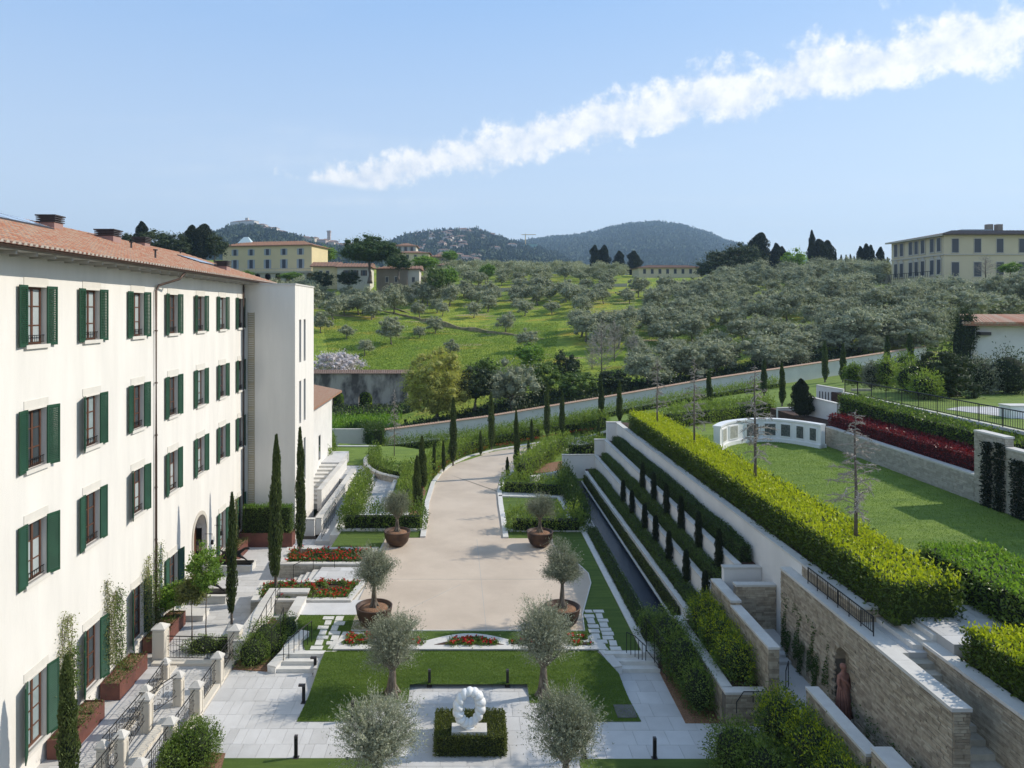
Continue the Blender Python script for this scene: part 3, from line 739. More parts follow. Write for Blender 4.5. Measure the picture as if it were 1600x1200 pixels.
shut_cache = {}
def shutter_meshes(h, nsl=None):
    key = round(h, 2)
    if key in shut_cache: return shut_cache[key]
    w = .56; f = MB(); f.box(0, .065, -.02, .02, 0, h); f.box(w-.065, w, -.02, .02, 0, h); f.box(.065, w-.065, -.018, .018, 0, .11); f.box(.065, w-.065, -.018, .018, h-.09, h)
    n = int((h-.2)/.064); one = MB()
    c, sn = math.cos(.72), math.sin(.72)
    hy, hz = .034, .006
    q = [(-hy, -hz), (hy, -hz), (hy, hz), (-hy, hz)]; q = [(y*c - z*sn, y*sn + z*c) for y, z in q]
    # slat slopes down and outwards (towards -y, the street side)
    v = [(.066, y, z) for y, z in q] + [(w-.066, y, z) for y, z in q]
    one.add(v, [(0, 1, 2, 3), (7, 6, 5, 4), (0, 4, 5, 1), (1, 5, 6, 2), (2, 6, 7, 3), (3, 7, 4, 0)])
    al = MB(); zs = [.11+(h-.20)*(i+.5)/n for i in range(n)]
    for z in zs: al.add([(a, b, cc+z) for a, b, cc in one.v], one.f)
    shut_cache[key] = (f.mesh('shutter_frame', SHUT), one.mesh('slat', SHUT), al.mesh('slats', SHUT), zs); return shut_cache[key]
rw = random.Random(5)
ang_s = math.atan2(S_HAT.y, S_HAT.x)
for ci, ri, s, a, b in openings:
    if sx(0) > s + 1.2 and ci < 2: pass
    window_unit(s, a, b, ci, ri, rw)
    if ci == 8:
        # last bay by the tower: pale grey-green closed shutters
        pass
    h = (b - a) + .10; fr, one, al, zs = shutter_meshes(h)
    for side in (-1, 1):
        op = math.radians(rw.choice([3, 5, 8, 4, 6]))
        if side < 0 and (ci, ri) in ((3, 1), (4, 2), (3, 3), (4, 3), (2, 3)): op = math.radians(24)
        if side > 0 and (ci, ri) in ((2, 1), (2, 2)): op = math.radians(16)
        if side > 0 and ri == 3: op = math.radians(12)
        hinge = F(s + side*(HW+.02), .05, a - .05)
        dirv = S_HAT*side*math.cos(op) + N_HAT*math.sin(op)
        th = math.atan2(dirv.y, dirv.x)
        o = link('shutter', fr, None, hinge, th); 
        if side > 0: pass
        o.parent = hotel; o.matrix_parent_inverse = Matrix.Translation(-Vector(hotel.location))
        # the leaf's local -y must look outwards for side>0; mirror for the other
        flip = (Matrix.Rotation(th, 3, 'Z') @ Vector((0, -1, 0))).dot(N_HAT) < 0
        if ci in (2, 3) and ri < 4 and s > sx(0):
            for z in zs[:38]:
                so_ = link('slat', one, o, (0, 0, z)); so_.scale = (1, -1 if flip else 1, 1)
        else:
            so_ = link('slat', al, o, (0, 0, 0), kind='stuff'); so_.scale = (1, -1 if flip else 1, 1)

# eaves, soffit, gutter
SE = 55.0; DG, DR, ZG = D0-13.3, D0-20.4, 17.0
mb = MB(); fbox(mb, S0-.5, SE, -.3, .93, 16.86, 16.93); mb.build('soffit', SOFFIT, hotel)
mb = MB()
for i in range(int((SE-S0)/1.1)):
    s_ = S0 + i*1.1; fbox(mb, s_, s_+.09, .0, .86, 16.74, 16.858)
mb.build('rafter_ends', SOFFIT, hotel, kind='stuff')
mb = MB(); n = 8
for k_ in (0,):
    v = []; f = []
    for s_ in (S0-.5, SE):
        for i in range(n+1):
            t = math.pi*i/n; p = F(s_, 1.02-.085*math.cos(t), 16.97-.09*math.sin(t)); v.append(p)
        for i in range(n, -1, -1):
            t = math.pi*i/n; p = F(s_, 1.02-.075*math.cos(t), 16.97-.078*math.sin(t)); v.append(p)
    m_ = 2*(n+1)
    for i in range(m_): f.append((i, (i+1) % m_, m_+(i+1) % m_, m_+i))
    f.append(tuple(range(m_))); mb.add(v, f)
mb.build('gutter', COPPER, hotel)
sp = sx(244, .1)
mb = MB(); mb.tube([F(sp+1.35, .98, 16.9), F(sp+1.1, .8, 16.55), F(sp+.15, .16, 16.2), F(sp, .10, 15.95), F(sp, .10, 8), F(sp, .10, ZT)], .055, 10)
for z in (14, 11.5, 9, 6.5, 4, 1.5): mb.tube([F(sp, .10, z), F(sp, .10, z+.06)], .07, 10)
mb.build('downpipe', COPPER, hotel, smooth=True)
s2 = sx(381, .1); mb = MB().tube([F(s2-.1, .1, 16.8), F(s2-.1, .10, ZT)], .05, 8); mb.build('downpipe', COPPER, hotel, smooth=True)

# roof: pan surface and cover tiles
SLP = .32; run = 7.1
def R(s, r, h=0.0):   # r metres in from the eave
    return F(s, .96 - r, ZG + .02 + r*SLP + h)
mb = MB(); mb.add([R(S0-.5, -.02), R(SE, -.02), R(SE, run), R(S0-.5, run)], [(0, 3, 2, 1), (0, 1, 2, 3)][:1]);
mb.add([R(S0-.5, run), R(SE, run), F(SE, .96-run*2, ZG), F(S0-.5, .96-run*2, ZG)], [(0, 3, 2, 1)])
mb.add([R(SE, 0), R(SE, run), F(SE, .96-run*2, ZG)], [(0, 1, 2)])
roof = mb.build('roof', TILEPAN, hotel)
if roof.data.polygons[0].normal.z < 0: roof.data.flip_normals()
pit, lt = .30, .42
def tile_v(n=5, r0=.095, r1=.075, L_=.46, cap=False):
    v = []; 
    for (t_, r) in ((0, r0), (L_, r1)):
        for i in range(n+1): a = math.pi*i/n; v.append((r*math.cos(a), t_, r*math.sin(a)*.95 + (.02 if t_ == 0 else .0)))
    f = [(i, i+1, n+1+i+1, n+1+i) for i in range(n)]
    f = [g[::-1] for g in f]; f.append(tuple(range(n+1)))
    return v, f
TV, TF = tile_v()
tile_me = MB().add(TV, TF).mesh('roof_tile', TILE)
inD = (-N_HAT*1.0); inD.z = SLP; inD.normalize()
Zx = S_HAT.cross(inD) * -1.0
if Zx.z < 0: Zx = -Zx
BM = Matrix((S_HAT, inD, Zx)).transposed().to_4x4()
rt = random.Random(3); allt = []
ncol = int((SE - S0 + .4)/pit)
for c in range(ncol):
    s_ = S0 - .4 + c*pit
    for r in range(int(run/ .40)+1):
        allt.append((s_ + rt.uniform(-.012, .012), r*.40 - .06 + rt.uniform(-.01, .01), rt.uniform(-.02, .02)))
vis = sorted([t for t in allt if t[0] > 20.3], key=lambda t: t[0]**2 + (t[1]*1.2)**2)
chosen = set(vis[:290]); mb = MB(); rr = []
for t in allt:
    base = R(t[0], t[1], .012); M_ = Matrix.Translation(base) @ BM @ Matrix.Rotation(t[2], 4, 'Z')
    if t in chosen:
        o = bpy.data.objects.new('roof_tile', tile_me); COL.objects.link(o); o.matrix_world = M_; o.parent = roof
        o.matrix_parent_inverse = Matrix.Identity(4); 
    else:
        n0 = len(mb.f); mb.add([M_ @ Vector(v) for v in TV], TF); rr += [rt.random()]*(len(mb.f)-n0)
o = mb.build('roof_tile', TILE, None, kind='stuff'); o.parent = roof
mo = MB()
for c in range(ncol):
    b0 = R(S0-.4+c*pit, -.065, .015); q = [b0+S_HAT*.088*math.cos(math.pi*i/5)+Zx*.085*math.sin(math.pi*i/5)+Zx*.015 for i in range(6)]; q2 = [p-inD*.015 for p in q]; mo.add(q+q2, [tuple(range(6)), tuple(range(11, 5, -1))])
m_ = mo.build('mortar_end', MORTAR, None, kind='stuff'); m_.parent = roof
a_ = o.data.attributes.new('rnd', 'FLOAT', 'FACE'); a_.data.foreach_set('value', rr)
# ------------------------------------------------------------------ roof furniture (fixed to the hotel)
def chimney(px, D, w, top):
    s = FPX*D/(706-px); d = D0 - D; r = .96-d; z = ZG + r*SLP
    st = MB(); fbox(st, s-w/2, s+w/2, d-w/2, d+w/2, z-.5, z+top*.35); o = st.build('chimney', CHIM, hotel)
    c = MB(); zz = z+top*.35
    for i in range(3): fbox(c, s-w/2-.05, s+w/2+.05, d-w/2-.05, d+w/2+.05, zz+.02+i*.10, zz+.07+i*.10)
    fbox(c, s-w/2+.1, s+w/2-.1, d-w/2+.1, d+w/2-.1, zz, zz+.31); fbox(c, s-w/2-.08, s+w/2+.08, d-w/2-.08, d+w/2+.08, zz+.31, zz+.37)
    c.build('chimney_cowl', LEAD, o)
chimney(81, 19.4, .8, .75); chimney(171, 18.8, .95, .8); chimney(348, 15.5, .78, .75); chimney(222, 19.9, .8, .55)
for px, D, h in ((243, 14.9, .5), (206, 17.1, .4), (283, 19.6, .3)):
    s = FPX*D/(706-px); p = F(s, D0-D, ZG+(.96-(D0-D))*SLP)
    m = MB().tube([p, p+Vector((0, 0, h))], .05, 8); m.tube([p+Vector((0, 0, h)), p+Vector((0, 0, h+.06))], .12, 8); m.build('vent_pipe', LEAD, hotel)
GLZ = mat('roof_glazing', (.35, .42, .5), .12, spec=.6)
for s0, s1, r0, r1 in ((27, 33.4, 5.0, 6.6), (47.2, 50.2, 3.0, 4.6)):
    m = MB(); v = [R(s0, r0, .1), R(s1, r0, .1), R(s1, r1, .1), R(s0, r1, .1)]; v2 = [p+Vector((0, 0, .06)) for p in v]
    m.add(v+v2, [(4, 5, 6, 7), (0, 1, 5, 4), (1, 2, 6, 5), (2, 3, 7, 6), (3, 0, 4, 7)]); o = m.build('skylight', LEAD, hotel)
    g = MB(); k_ = 4
    for i in range(k_):
        a, b = s0+(s1-s0)*(i+.05)/k_, s0+(s1-s0)*(i+.95)/k_; g.add([R(a, r0+.1, .165), R(b, r0+.1, .165), R(b, r1-.1, .165), R(a, r1-.1, .165)], [(0, 1, 2, 3)])
    g.build('glazing', GLZ, o)
for px in (330, 345):   # little signs fixed beside the arch
    s = sx(px-10); m = MB().tube([F(s, 0, 2.1), F(s, .45, 2.1)], .015, 5); m.tube([F(s, .42, 2.1), F(s, .42, 1.7)], .012, 5); m.tube([F(s, .42, 1.75), F(s, .42, 1.5)], [.06, .1], 8); m.build('wall_lantern', IRON, hotel)

# ------------------------------------------------------------------ stair tower at the far end of the wing
TY0, TY1, TZ = 49.7, 56.4, 16.76
tw = thing('stair_tower', 'plain cream tower block closing the end of the hotel wing', 'tower', (-13.5, 53, ZT))
TXR = lambda y: -11.92 - SL*(y-TY0)
mb = MB()
def tq(mb, a, b, c, d): mb.add([a, b, c, d], [(0, 1, 2, 3)])
# shaded face towards the camera, split where the louvre strip and roof cut it
xl = -15.6; 
tq(mb, (xl, TY0, -2), (TXR(TY0), TY0, -2), (TXR(TY0), TY0, TZ), (xl, TY0, TZ))
tq(mb, (xl, TY1, -2), (xl, TY1, TZ), (TXR(TY1), TY1, TZ), (TXR(TY1), TY1, -2))
tq(mb, (xl, TY0, TZ), (TXR(TY0), TY0, TZ), (TXR(TY1), TY1, TZ), (xl, TY1, TZ))
# right face with slit windows
slits = []
for yy0, yy1 in ((51.05, 51.75), (52.6, 53.3)):
    for a, b in ((11.3, 14.35), (6.95, 10.0), (2.6, 5.7), (-.6, 1.6)): slits.append((yy0, yy1, a, b))
bys = sorted({TY0, TY1} | {h[0] for h in slits} | {h[1] for h in slits})
for u, v in zip(bys, bys[1:]):
    m_ = (u+v)/2; z = -2.0
    for a, b in sorted([(h[2], h[3]) for h in slits if h[0] < m_ < h[1]])+[(TZ, None)]:
        if a > z: tq(mb, (TXR(u), u, z), (TXR(v), v, z), (TXR(v), v, a), (TXR(u), u, a))
        z = b
for u, v, a, b in slits:
    dd = .3
    for q in (((u, a), (v, a)), ((v, b), (u, b)), ((v, a), (v, b)), ((u, b), (u, a))):
        (y_a, z_a), (y_b, z_b) = q; tq(mb, (TXR(y_a), y_a, z_a), (TXR(y_b), y_b, z_b), (TXR(y_b)-dd, y_b, z_b), (TXR(y_a)-dd, y_a, z_a))
mb.build('wall', PLASTER, tw)
for u, v, a, b in slits:
    g = MB()
    x = TXR((u+v)/2)-.22
    for (y0_, y1_, z0_, z1_) in ((u, u+.06, a, b), (v-.06, v, a, b), (u+.06, v-.06, a, a+.06), (u+.06, v-.06, b-.06, b), (u+.06, v-.06, (a+b)/2-.02, (a+b)/2+.02)): g.box(x-.03, x+.03, y0_, y1_, z0_, z1_)
    w_ = g.build('window', LEAD, tw); MB().add([(x, u+.06, a+.06), (x, v-.06, a+.06), (x, v-.06, b-.06), (x, u+.06, b-.06)], [(0, 1, 2, 3)]).build('pane', GLASS, w_)
MB().box(xl, TXR(TY0)+.05, TY0-.06, TY0-.002, TZ-.02, TZ+.10).build('parapet_cap', CAP, tw)
MB().add([(TXR(TY0)-.3, TY0, TZ), (TXR(TY0)+.05, TY0, TZ), (TXR(TY1)+.05, TY1, TZ), (TXR(TY1)-.3, TY1, TZ), (TXR(TY0)-.3, TY0, TZ+.1), (TXR(TY0)+.05, TY0, TZ+.1), (TXR(TY1)+.05, TY1, TZ+.1), (TXR(TY1)-.3, TY1, TZ+.1)], [(0,3,2,1),(4,5,6,7),(0,1,5,4),(1,2,6,5),(2,3,7,6),(3,0,4,7)]).build('parapet_cap', CAP, tw)
# tall louvred vent strip
LV = mat('beige_louvre', (.44, .375, .26), .7, var=.1)
x0_, x1_ = W(387.5, 500, TY0).x, W(398, 500, TY0).x; zt_, zb_ = W(390, 488, TY0).z, W(390, 792, TY0).z
nb_ = 8; hb = (zt_-zb_)/nb_
for i in range(nb_):
    fr = MB(); a = zb_+i*hb; b = a+hb; y = TY0
    fr.box(x0_, x0_+.035, y-.05, y-.002, a, b); fr.box(x1_-.035, x1_, y-.05, y-.002, a, b); fr.box(x0_+.035, x1_-.035, y-.05, y-.002, a, a+.16)
    p_ = fr.build('louvre_panel', LV, tw)
    sl = MB(); n_ = 10
    for j in range(n_):
        z = a+.16+(hb-.16)*(j+.5)/n_
        sl.add([(x0_+.035, y-.05, z-.045), (x1_-.035, y-.05, z-.045), (x1_-.035, y-.008, z+.045), (x0_+.035, y-.008, z+.045), (x0_+.035, y-.044, z-.055), (x1_-.035, y-.044, z-.055)], [(0, 1, 2, 3), (4, 5, 1, 0)])
    sl.build('louvre_slat', LV, p_, kind='stuff')
MB().tube([(x0_-.25, TY0-.08, 16.6), (x0_-.25, TY0-.08, ZT)], .05, 8).build('downpipe', mat('grey_pipe', (.28, .26, .24), .6), tw, smooth=True)

# low wing behind the tower with a terracotta eave
an = thing('low_annex', 'low cream annex with terracotta eave beyond the tower', 'annex', (-14, 64, 0))
ya, yb = 58.5, 72.0; axr = -13.6
m = MB().box(-19, axr, ya, yb, -1, 7.0); m.build('wall', PLASTERW, an)
m = MB(); m.add([(-19, ya-.5, 8.3), (axr+1.0, ya-.5, 7.0), (axr+1.0, yb, 7.0), (-19, yb, 8.3), (-19, ya-.5, 8.15), (axr+1.0, ya-.5, 6.86), (axr+1.0, yb, 6.86), (-19, yb, 8.15)], [(0, 1, 2, 3), (7, 6, 5, 4), (0, 4, 5, 1), (1, 5, 6, 2)])
rf = m.build('roof', TILEPAN, an); m = MB()
for i in range(34):
    y = ya-.4+i*.4
    m.tube([(axr+1.03, y, 7.05), (-19, y, 8.35)], [.11, .1], 6)
m.build('roof_tile', TILE, rf, kind='stuff')
for yy in (62, 66): 
    w_ = MB().box(axr-.02, axr+.02, yy-.4, yy+.4, 1.4, 3.6).build('window', LEAD, an); MB().box(axr, axr+.03, yy-.3, yy+.3, 1.5, 3.5).build('pane', GLASS, w_)

# ------------------------------------------------------------------ paved levels in front of the hotel
pave('terrace_paving', [(-16.2, 20), (-10.4, 20.0), (-10.4, 32.2), (-16.2, 32.2)], ZT, .9, .45, seed=4, maxn=150)
pave('upper_terrace_paving', [(-16.4, 32.2), (-9.9, 32.2), (-8.65, 40), (-8.65, 45.3), (-16.4, 49.6)], ZT, .9, .45, seed=5, maxn=260)
pave('tower_terrace_paving', [(-16.4, 45.31), (-8.6, 45.31), (-8.6, 49.6), (-16.4, 49.6)], ZT-.004, .9, .45, seed=6, maxn=60)

# corten troughs
def trough(pts_lr, z0, h, label, boxes, group='corten troughs along the hotel wall', soil_plants=True, seed=1, yaw=None):
    x0, x1, y0, y1 = pts_lr
    f0 = lambda y: x0 if x0 is not None else -D0-SL*y+.12
    root = thing('planter_trough', label, 'planter', ((f0(y0)+x1)/2, (y0+y1)/2, z0), group)
    n = boxes
    for i in range(n):
        a, b = y0+(y1-y0)*i/n+.006, y0+(y1-y0)*(i+1)/n-.006; m = MB(); xa, xb = f0((a+b)/2), x1-(SL*((a+b)/2-y0) if x0 is None else 0); t = .03
        m.box(xa, xb, a, a+t, z0, z0+h); m.box(xa, xb, b-t, b, z0, z0+h); m.box(xa, xa+t, a+t, b-t, z0, z0+h); m.box(xb-t, xb, a+t, b-t, z0, z0+h); m.box(xa+t, xb-t, a+t, b-t, z0+h-.2, z0+h-.1)
        m.build('steel_box', CORTEN, root)
    m = MB().box(f0(y0)+.04, x1-(SL*(y1-y0) if x0 is None else 0)-.04, y0+.04, y1-.04, z0+h-.1, z0+h-.05); m.build('mulch', MULCH, root)
    rng = np.random.default_rng(seed); C = []; D = []
    if soil_plants:
        yy = y0+.3
        while yy < y1-.2:
            for q in (.3, .68):
                c = np.array([lerp(f0(yy), x1, q)+rng.normal(0, .05), yy+rng.normal(0, .08), z0+h+.02]); k = 70
                C.append(c+rng.normal(0, 1, (k, 3))*np.array([.16, .2, .07])); D.append(rng.normal(0, .4, (k, 3))+np.array([0, 0, 1]))
            yy += .5
        leaves_obj('low_plants', np.concatenate(C), np.concatenate(D), .11, .035, L_HEDGE, root, rng=rng, kind='stuff')
    return root
trough((None, -13.98, 25.25, 27.9), ZT, .68, 'corten steel trough nearest the camera, at the foot of the hotel wall', 3, seed=1)
trough((None, -14.02, 29.1, 31.7), ZT, .68, 'long corten steel trough of low greenery under the second ground floor window', 2, seed=2)
trough((None, -14.1, 33.1, 36.2), ZT, .68, 'corten trough beside the gate pillar behind the citrus trees', 2, seed=3)
trough((None, -14.35, 43.6, 47.3), ZT, .75, 'corten trough near the tower, beyond the bronze panthers', 2, seed=4)
tr_ = trough((-15.2, -11.7, 47.9, 48.9), ZT, .95, 'long dark corten trough holding a tall hedge against the tower', 1, None, seed=5)
hedge('tower_hedge', [(-15.0, 48.4, .2), (-11.8, 48.4, .2)], .8, 1.75, L_BUSH, 'clipped upright hedge growing in the trough in front of the tower', L=.10, dens=420, rough=.08, seed=4, topm=L_GREEN)

# climbing plants on canes against the hotel wall
def climber(px, ybot, ytop, label, seed, sp=.5, dense=900, m=L_CLIMB):
    s = sx(px, .15); rng = np.random.default_rng(seed); z0 = CAMZ-(ybot-VY)*s/FPX; z1 = CAMZ-(ytop-VY)*s/FPX
    root = thing('climbing_plant', label, 'climbing plant', F(s, .2, z0), 'climbers trained up the hotel wall')
    st = MB(); C = []; D = []
    for q in range(4):
        a = s+rng.normal(0, .08); pts = []; zz = z0; top = z1-abs(rng.normal(0, .35))*(q > 0); dr = rng.normal(0, sp*.35)
        for t in np.linspace(0, 1, 9):
            sw = a+dr*max(0, t-.45)*2.2+.12*math.sin(t*7+q); p = F(sw, .16+.1*math.sin(t*5+q*2), lerp(z0, top, t)); pts.append(p)
        st.tube(pts, .012, 4)
        for p_, p2 in zip(pts, pts[1:]):
            k = int(dense/17); t = rng.uniform(0, 1, (k, 1)); C.append(np.array(p_)*(1-t)+np.array(p2)*t+rng.normal(0, 1, (k, 3))*np.array([.08, .16, .1])); D.append(rng.normal(0, 1, (k, 3)))
    st.build('stem', BARKG, root); leaves_obj('foliage', np.concatenate(C), np.concatenate(D), .085, .045, m, root, rng=rng)
climber(100, 1130, 962, 'thin climber with bare forked tips behind the nearest wall cypress', 1)
climber(113, 1080, 1000, 'short leafy green climber just left of the second ground floor window', 11, sp=.2, dense=700, m=L_BUSH)
climber(172, 1040, 905, 'climber with two forked tips between the second and third ground floor windows', 2, sp=.7)
climber(186, 1040, 920, 'slim green climber rising beside the third ground floor window', 12, sp=.15, m=L_BUSH)
climber(232, 985, 870, 'climber just left of the downpipe', 3, sp=.5)
climber(247, 985, 850, 'tallest climber wound round the foot of the downpipe', 4, sp=.25, m=L_BUSH)
climber(366, 860, 775, 'straw coloured climber beside the last ground floor window', 5, sp=.1, dense=500)

# slim cypresses
CY1 = cypress_mesh(1, 4.6, .30, 5200, .13, L_CYP); CY2 = cypress_mesh(2, 4.2, .24, 3600, .12, L_CYP, shape=.6); CY3 = cypress_mesh(3, 5.2, .26, 3800, .15, L_CYP, shape=.2)
def cyp(px, ybot, ytop, z, label, me, h0, group=None, wpx=None, r0=.28, G=None):
    p = PG(px, ybot, G) if G else P(px, ybot, z); h = (ybot-ytop)*p.y/FPX; s = h/h0; sxy = (wpx*p.y/FPX/2/r0) if wpx else s
    return tree('cypress', me, p, label, 'cypress', group, rz=px, s=(sxy, sxy, s), names=CN)
p_ = P(105, 1240, ZT)
tree('cypress', CY1, p_, 'clipped column cypress against the hotel wall at the bottom left corner', 'cypress', rz=1, s=(1.0, 1.0, .98), names=CN)
cyp(362, 975, 770, ZT, 'slim cypress behind the gate pillar, partly hiding the bronze panthers', CY2, 4.2, wpx=17)
cyp(431, 918, 680, 0.1, 'tall slim cypress at the corner of the lower red flower bed', CY1, 4.6, wpx=18)
cyp(469, 868, 668, 0.1, 'tall slim cypress rising out of the upper red flower bed', CY3, 5.2, wpx=15)

# young citrus trees in the terrace border
def lollipop(px, yb, ytop, rpx, label, seed, m=L_CITRUS, zc=.66):
    b = P(px, yb, ZT); s = b.y/FPX; h = (yb-ytop)*s; r = rpx*s; rz = h*(1-zc)*.62
    me = tree_mesh('c', seed, h, h*zc*.92, .03, r, rz, 80, 45, r*.18, .11, .06, m, BARKG, hollow=.25, nl=6, cz=h-rz, lean=.02)
    return tree('citrus_tree', me, b, label, 'tree')
lollipop(322, 1003, 855, 24, 'tallest young citrus with round green crown on a thin stem', 21)
lollipop(300, 1000, 905, 22, 'young citrus with sparse yellowing leaves beside the round green one', 22, L_CLIMB)
lollipop(272, 985, 915, 26, 'low bushy citrus nearest the big gate pillar', 23, L_GREEN)

# bronze panthers
def skin_figure(name, verts, edges, radii, m, parent, levels=1, root=0):
    me = bpy.data.meshes.new(name); me.from_pydata([tuple(v) for v in verts], edges, []); o = bpy.data.objects.new(name, me); COL.objects.link(o)
    sk = o.modifiers.new('skin', 'SKIN'); sk.use_smooth_shade = True
    for i, r in enumerate(radii): me.skin_vertices[0].data[i].radius = (r, r) if isinstance(r, (int, float)) else r
    me.skin_vertices[0].data[root].use_root = True
    ss = o.modifiers.new('sub', 'SUBSURF'); ss.levels = levels; ss.render_levels = levels
    dg = bpy.context.evaluated_depsgraph_get(); ev = o.evaluated_get(dg); nm = bpy.data.meshes.new_from_object(ev)
    o.modifiers.clear(); o.data = nm; nm.materials.clear(); nm.materials.append(m)
    nm.polygons.foreach_set('use_smooth', [True]*len(nm.polygons)); o.parent = parent; return o
def panther(px, py, label, L_, heading, z, s=1.0):
    b = P(px, py, z); root = thing('panther_statue', label, 'statue', b, 'bronze panthers on low plinths', heading)
    v = [(-.55, 0, .62), (-.15, 0, .60), (.30, 0, .66), (.62, 0, .80), (.85, 0, .98), (1.08, 0, 1.0), (1.2, 0, .96),
         (-.80, 0, .78), (-1.0, 0, .98), (-.92, 0, 1.18), (-.75, 0, 1.12),
         (-.62, .14, .45), (-.85, .16, .28), (-.72, .16, .06), (-.58, .16, .04), (-.62, -.14, .45), (-.50, -.16, .26), (-.62, -.16, .06), (-.48, -.16, .04),
         (.42, .14, .48), (.72, .16, .26), (.98, .16, .06), (1.08, .16, .04), (.42, -.14, .48), (.85, -.16, .34), (1.16, -.16, .10), (1.26, -.16, .08)]
    e = [(0, 1), (1, 2), (2, 3), (3, 4), (4, 5), (5, 6), (0, 7), (7, 8), (8, 9), (9, 10), (0, 11), (11, 12), (12, 13), (13, 14), (0, 15), (15, 16), (16, 17), (17, 18), (2, 19), (19, 20), (20, 21), (21, 22), (2, 23), (23, 24), (24, 25), (25, 26)]
    r = [.17, .14, .18, .12, .10, .10, .05, .05, .04, .04, .03, .10, .06, .045, .04, .10, .06, .045, .04, .08, .055, .045, .04, .08, .055, .045, .04]
    skin_figure('body', [(a*s, b_*s, c*s+.06) for a, b_, c in v], e, [q*s for q in r], BRONZE, root, root=1)
    m = MB().box(-1.15*s, 1.4*s, -.34*s, .34*s, 0, .09); m.build('bronze_base', BRONZE, root, world=False)
    for q in ((1.0*s, .07, 1.09*s), (1.0*s, -.07, 1.09*s)): MB().tube([(q[0], q[1], q[2]-.02), (q[0]-.02, q[1]*1.2, q[2]+.08*s)], [.03*s, .008], 5).build('ear', BRONZE, root, world=False)
    return root
def plinth(px, py, z, lx, ly, h, label, rz=0.0):
    b = P(px, py, z); root = thing('plinth', label, 'plinth', b, None, rz)
    MB().box(-lx/2, lx/2, -ly/2, ly/2, 0, h-.06).build('block', KERB, root, world=False); MB().box(-lx/2-.03, lx/2+.03, -ly/2-.03, ly/2+.03, h-.06, h).build('top_slab', CAP, root, world=False)
plinth(366, 890, ZT, 2.3, 1.1, .42, 'low stone plinth under the farther bronze panther')
panther(364, 880, 'bronze stalking panther statue farther along the terrace, tail curled up', 2, 0.0, ZT+.42, .85)
plinth(326, 937, ZT, 2.2, 1.1, .42, 'low stone plinth under the middle bronze panther')
panther(322, 925, 'bronze stalking panther statue half hidden behind the citrus crown', 2, 0.0, ZT+.42, .85)
plinth(296, 965, ZT, 1.7, .9, .3, 'small low plinth behind the young citrus stems')

# ------------------------------------------------------------------ raised red flower beds with stone sides
def flowers(name, poly, z, label, dens=16, m=L_FLOWER, seed=1, r=.1, hgt=.25):
    rng = np.random.default_rng(seed); rd = random.Random(seed); poly = [(p[0], p[1]) for p in poly]
    xs = [p[0] for p in poly]; ys = [p[1] for p in poly]; C = []; D = []; G = []; GD = []
    def inside(x, y):
        c = False; j = len(poly)-1
        for i in range(len(poly)):
            if (poly[i][1] > y) != (poly[j][1] > y) and x < (poly[j][0]-poly[i][0])*(y-poly[i][1])/(poly[j][1]-poly[i][1]+1e-12)+poly[i][0]: c = not c
            j = i
        return c
    root = slab(name, poly, z, SOIL, .05, label=label, cat='flower bed')
    n = int((max(xs)-min(xs))*(max(ys)-min(ys))*dens)
    for _ in range(n):
        x = rd.uniform(min(xs), max(xs)); y = rd.uniform(min(ys), max(ys))
        if not inside(x, y): continue
        k = 26; c = np.array([x, y, z+hgt*.4]); G.append(c+rng.normal(0, 1, (k, 3))*np.array([r, r, hgt*.28])); GD.append(rng.normal(0, .6, (k, 3))+np.array([0, 0, .5]))
        for _ in range(rd.choice([0, 1, 1, 2])):
            h = np.array([x+rd.gauss(0, r*.8), y+rd.gauss(0, r*.8), z+hgt*rd.uniform(.75, 1.15)]); k = 9; C.append(h+rng.normal(0, .022, (k, 3))); D.append(rng.normal(0, 1, (k, 3)))
    leaves_obj('leaves', np.concatenate(G), np.concatenate(GD), .13, .07, L_BUSH, root, rng=rng, kind='stuff')
    leaves_obj('blooms', np.concatenate(C), np.concatenate(D), .075, .06, m, root, rng=rng, kind='stuff')
    return root
def wall_box(name, label, x0, x1, y0, y1, z0, z1, faces='', m=STONE, core=None, cat='wall', cap=True, parts=0, seed=1, capw=None, capth=.09, capover=.03, course=.085, group=None, capz=None):
    root = thing(name, label, cat, ((x0+x1)/2, (y0+y1)/2, z0), group)
    MB().box(x0, x1, y0, y1, z0, z1-(capth if cap else 0)).build('core', core or (SMORT if faces else PLASTERW), root)
    zt = z1-(capth if cap else 0)
    if 's' in faces: stone_face(root, (x0, y0), (x1, y0), z0, zt, m, (0, -1), seed=seed, parts=parts, course=course)
    if 'n' in faces: stone_face(root, (x0, y1), (x1, y1), z0, zt, m, (0, 1), seed=seed+1, course=course)
    if 'w' in faces: stone_face(root, (x0, y0), (x0, y1), z0, zt, m, (-1, 0), seed=seed+2, parts=parts, course=course)
    if 'e' in faces: stone_face(root, (x1, y0), (x1, y1), z0, zt, m, (1, 0), seed=seed+3, parts=parts, course=course)
    if cap:
        if (x1-x0) > (y1-y0): coping(root, [(x0-capover, (y0+y1)/2), (x1+capover, (y0+y1)/2)], (y1-y0)+2*capover, z1, capth)
        else: coping(root, [((x0+x1)/2, y0-capover), ((x0+x1)/2, y1+capover)], (x1-x0)+2*capover, z1, capth)
    return root
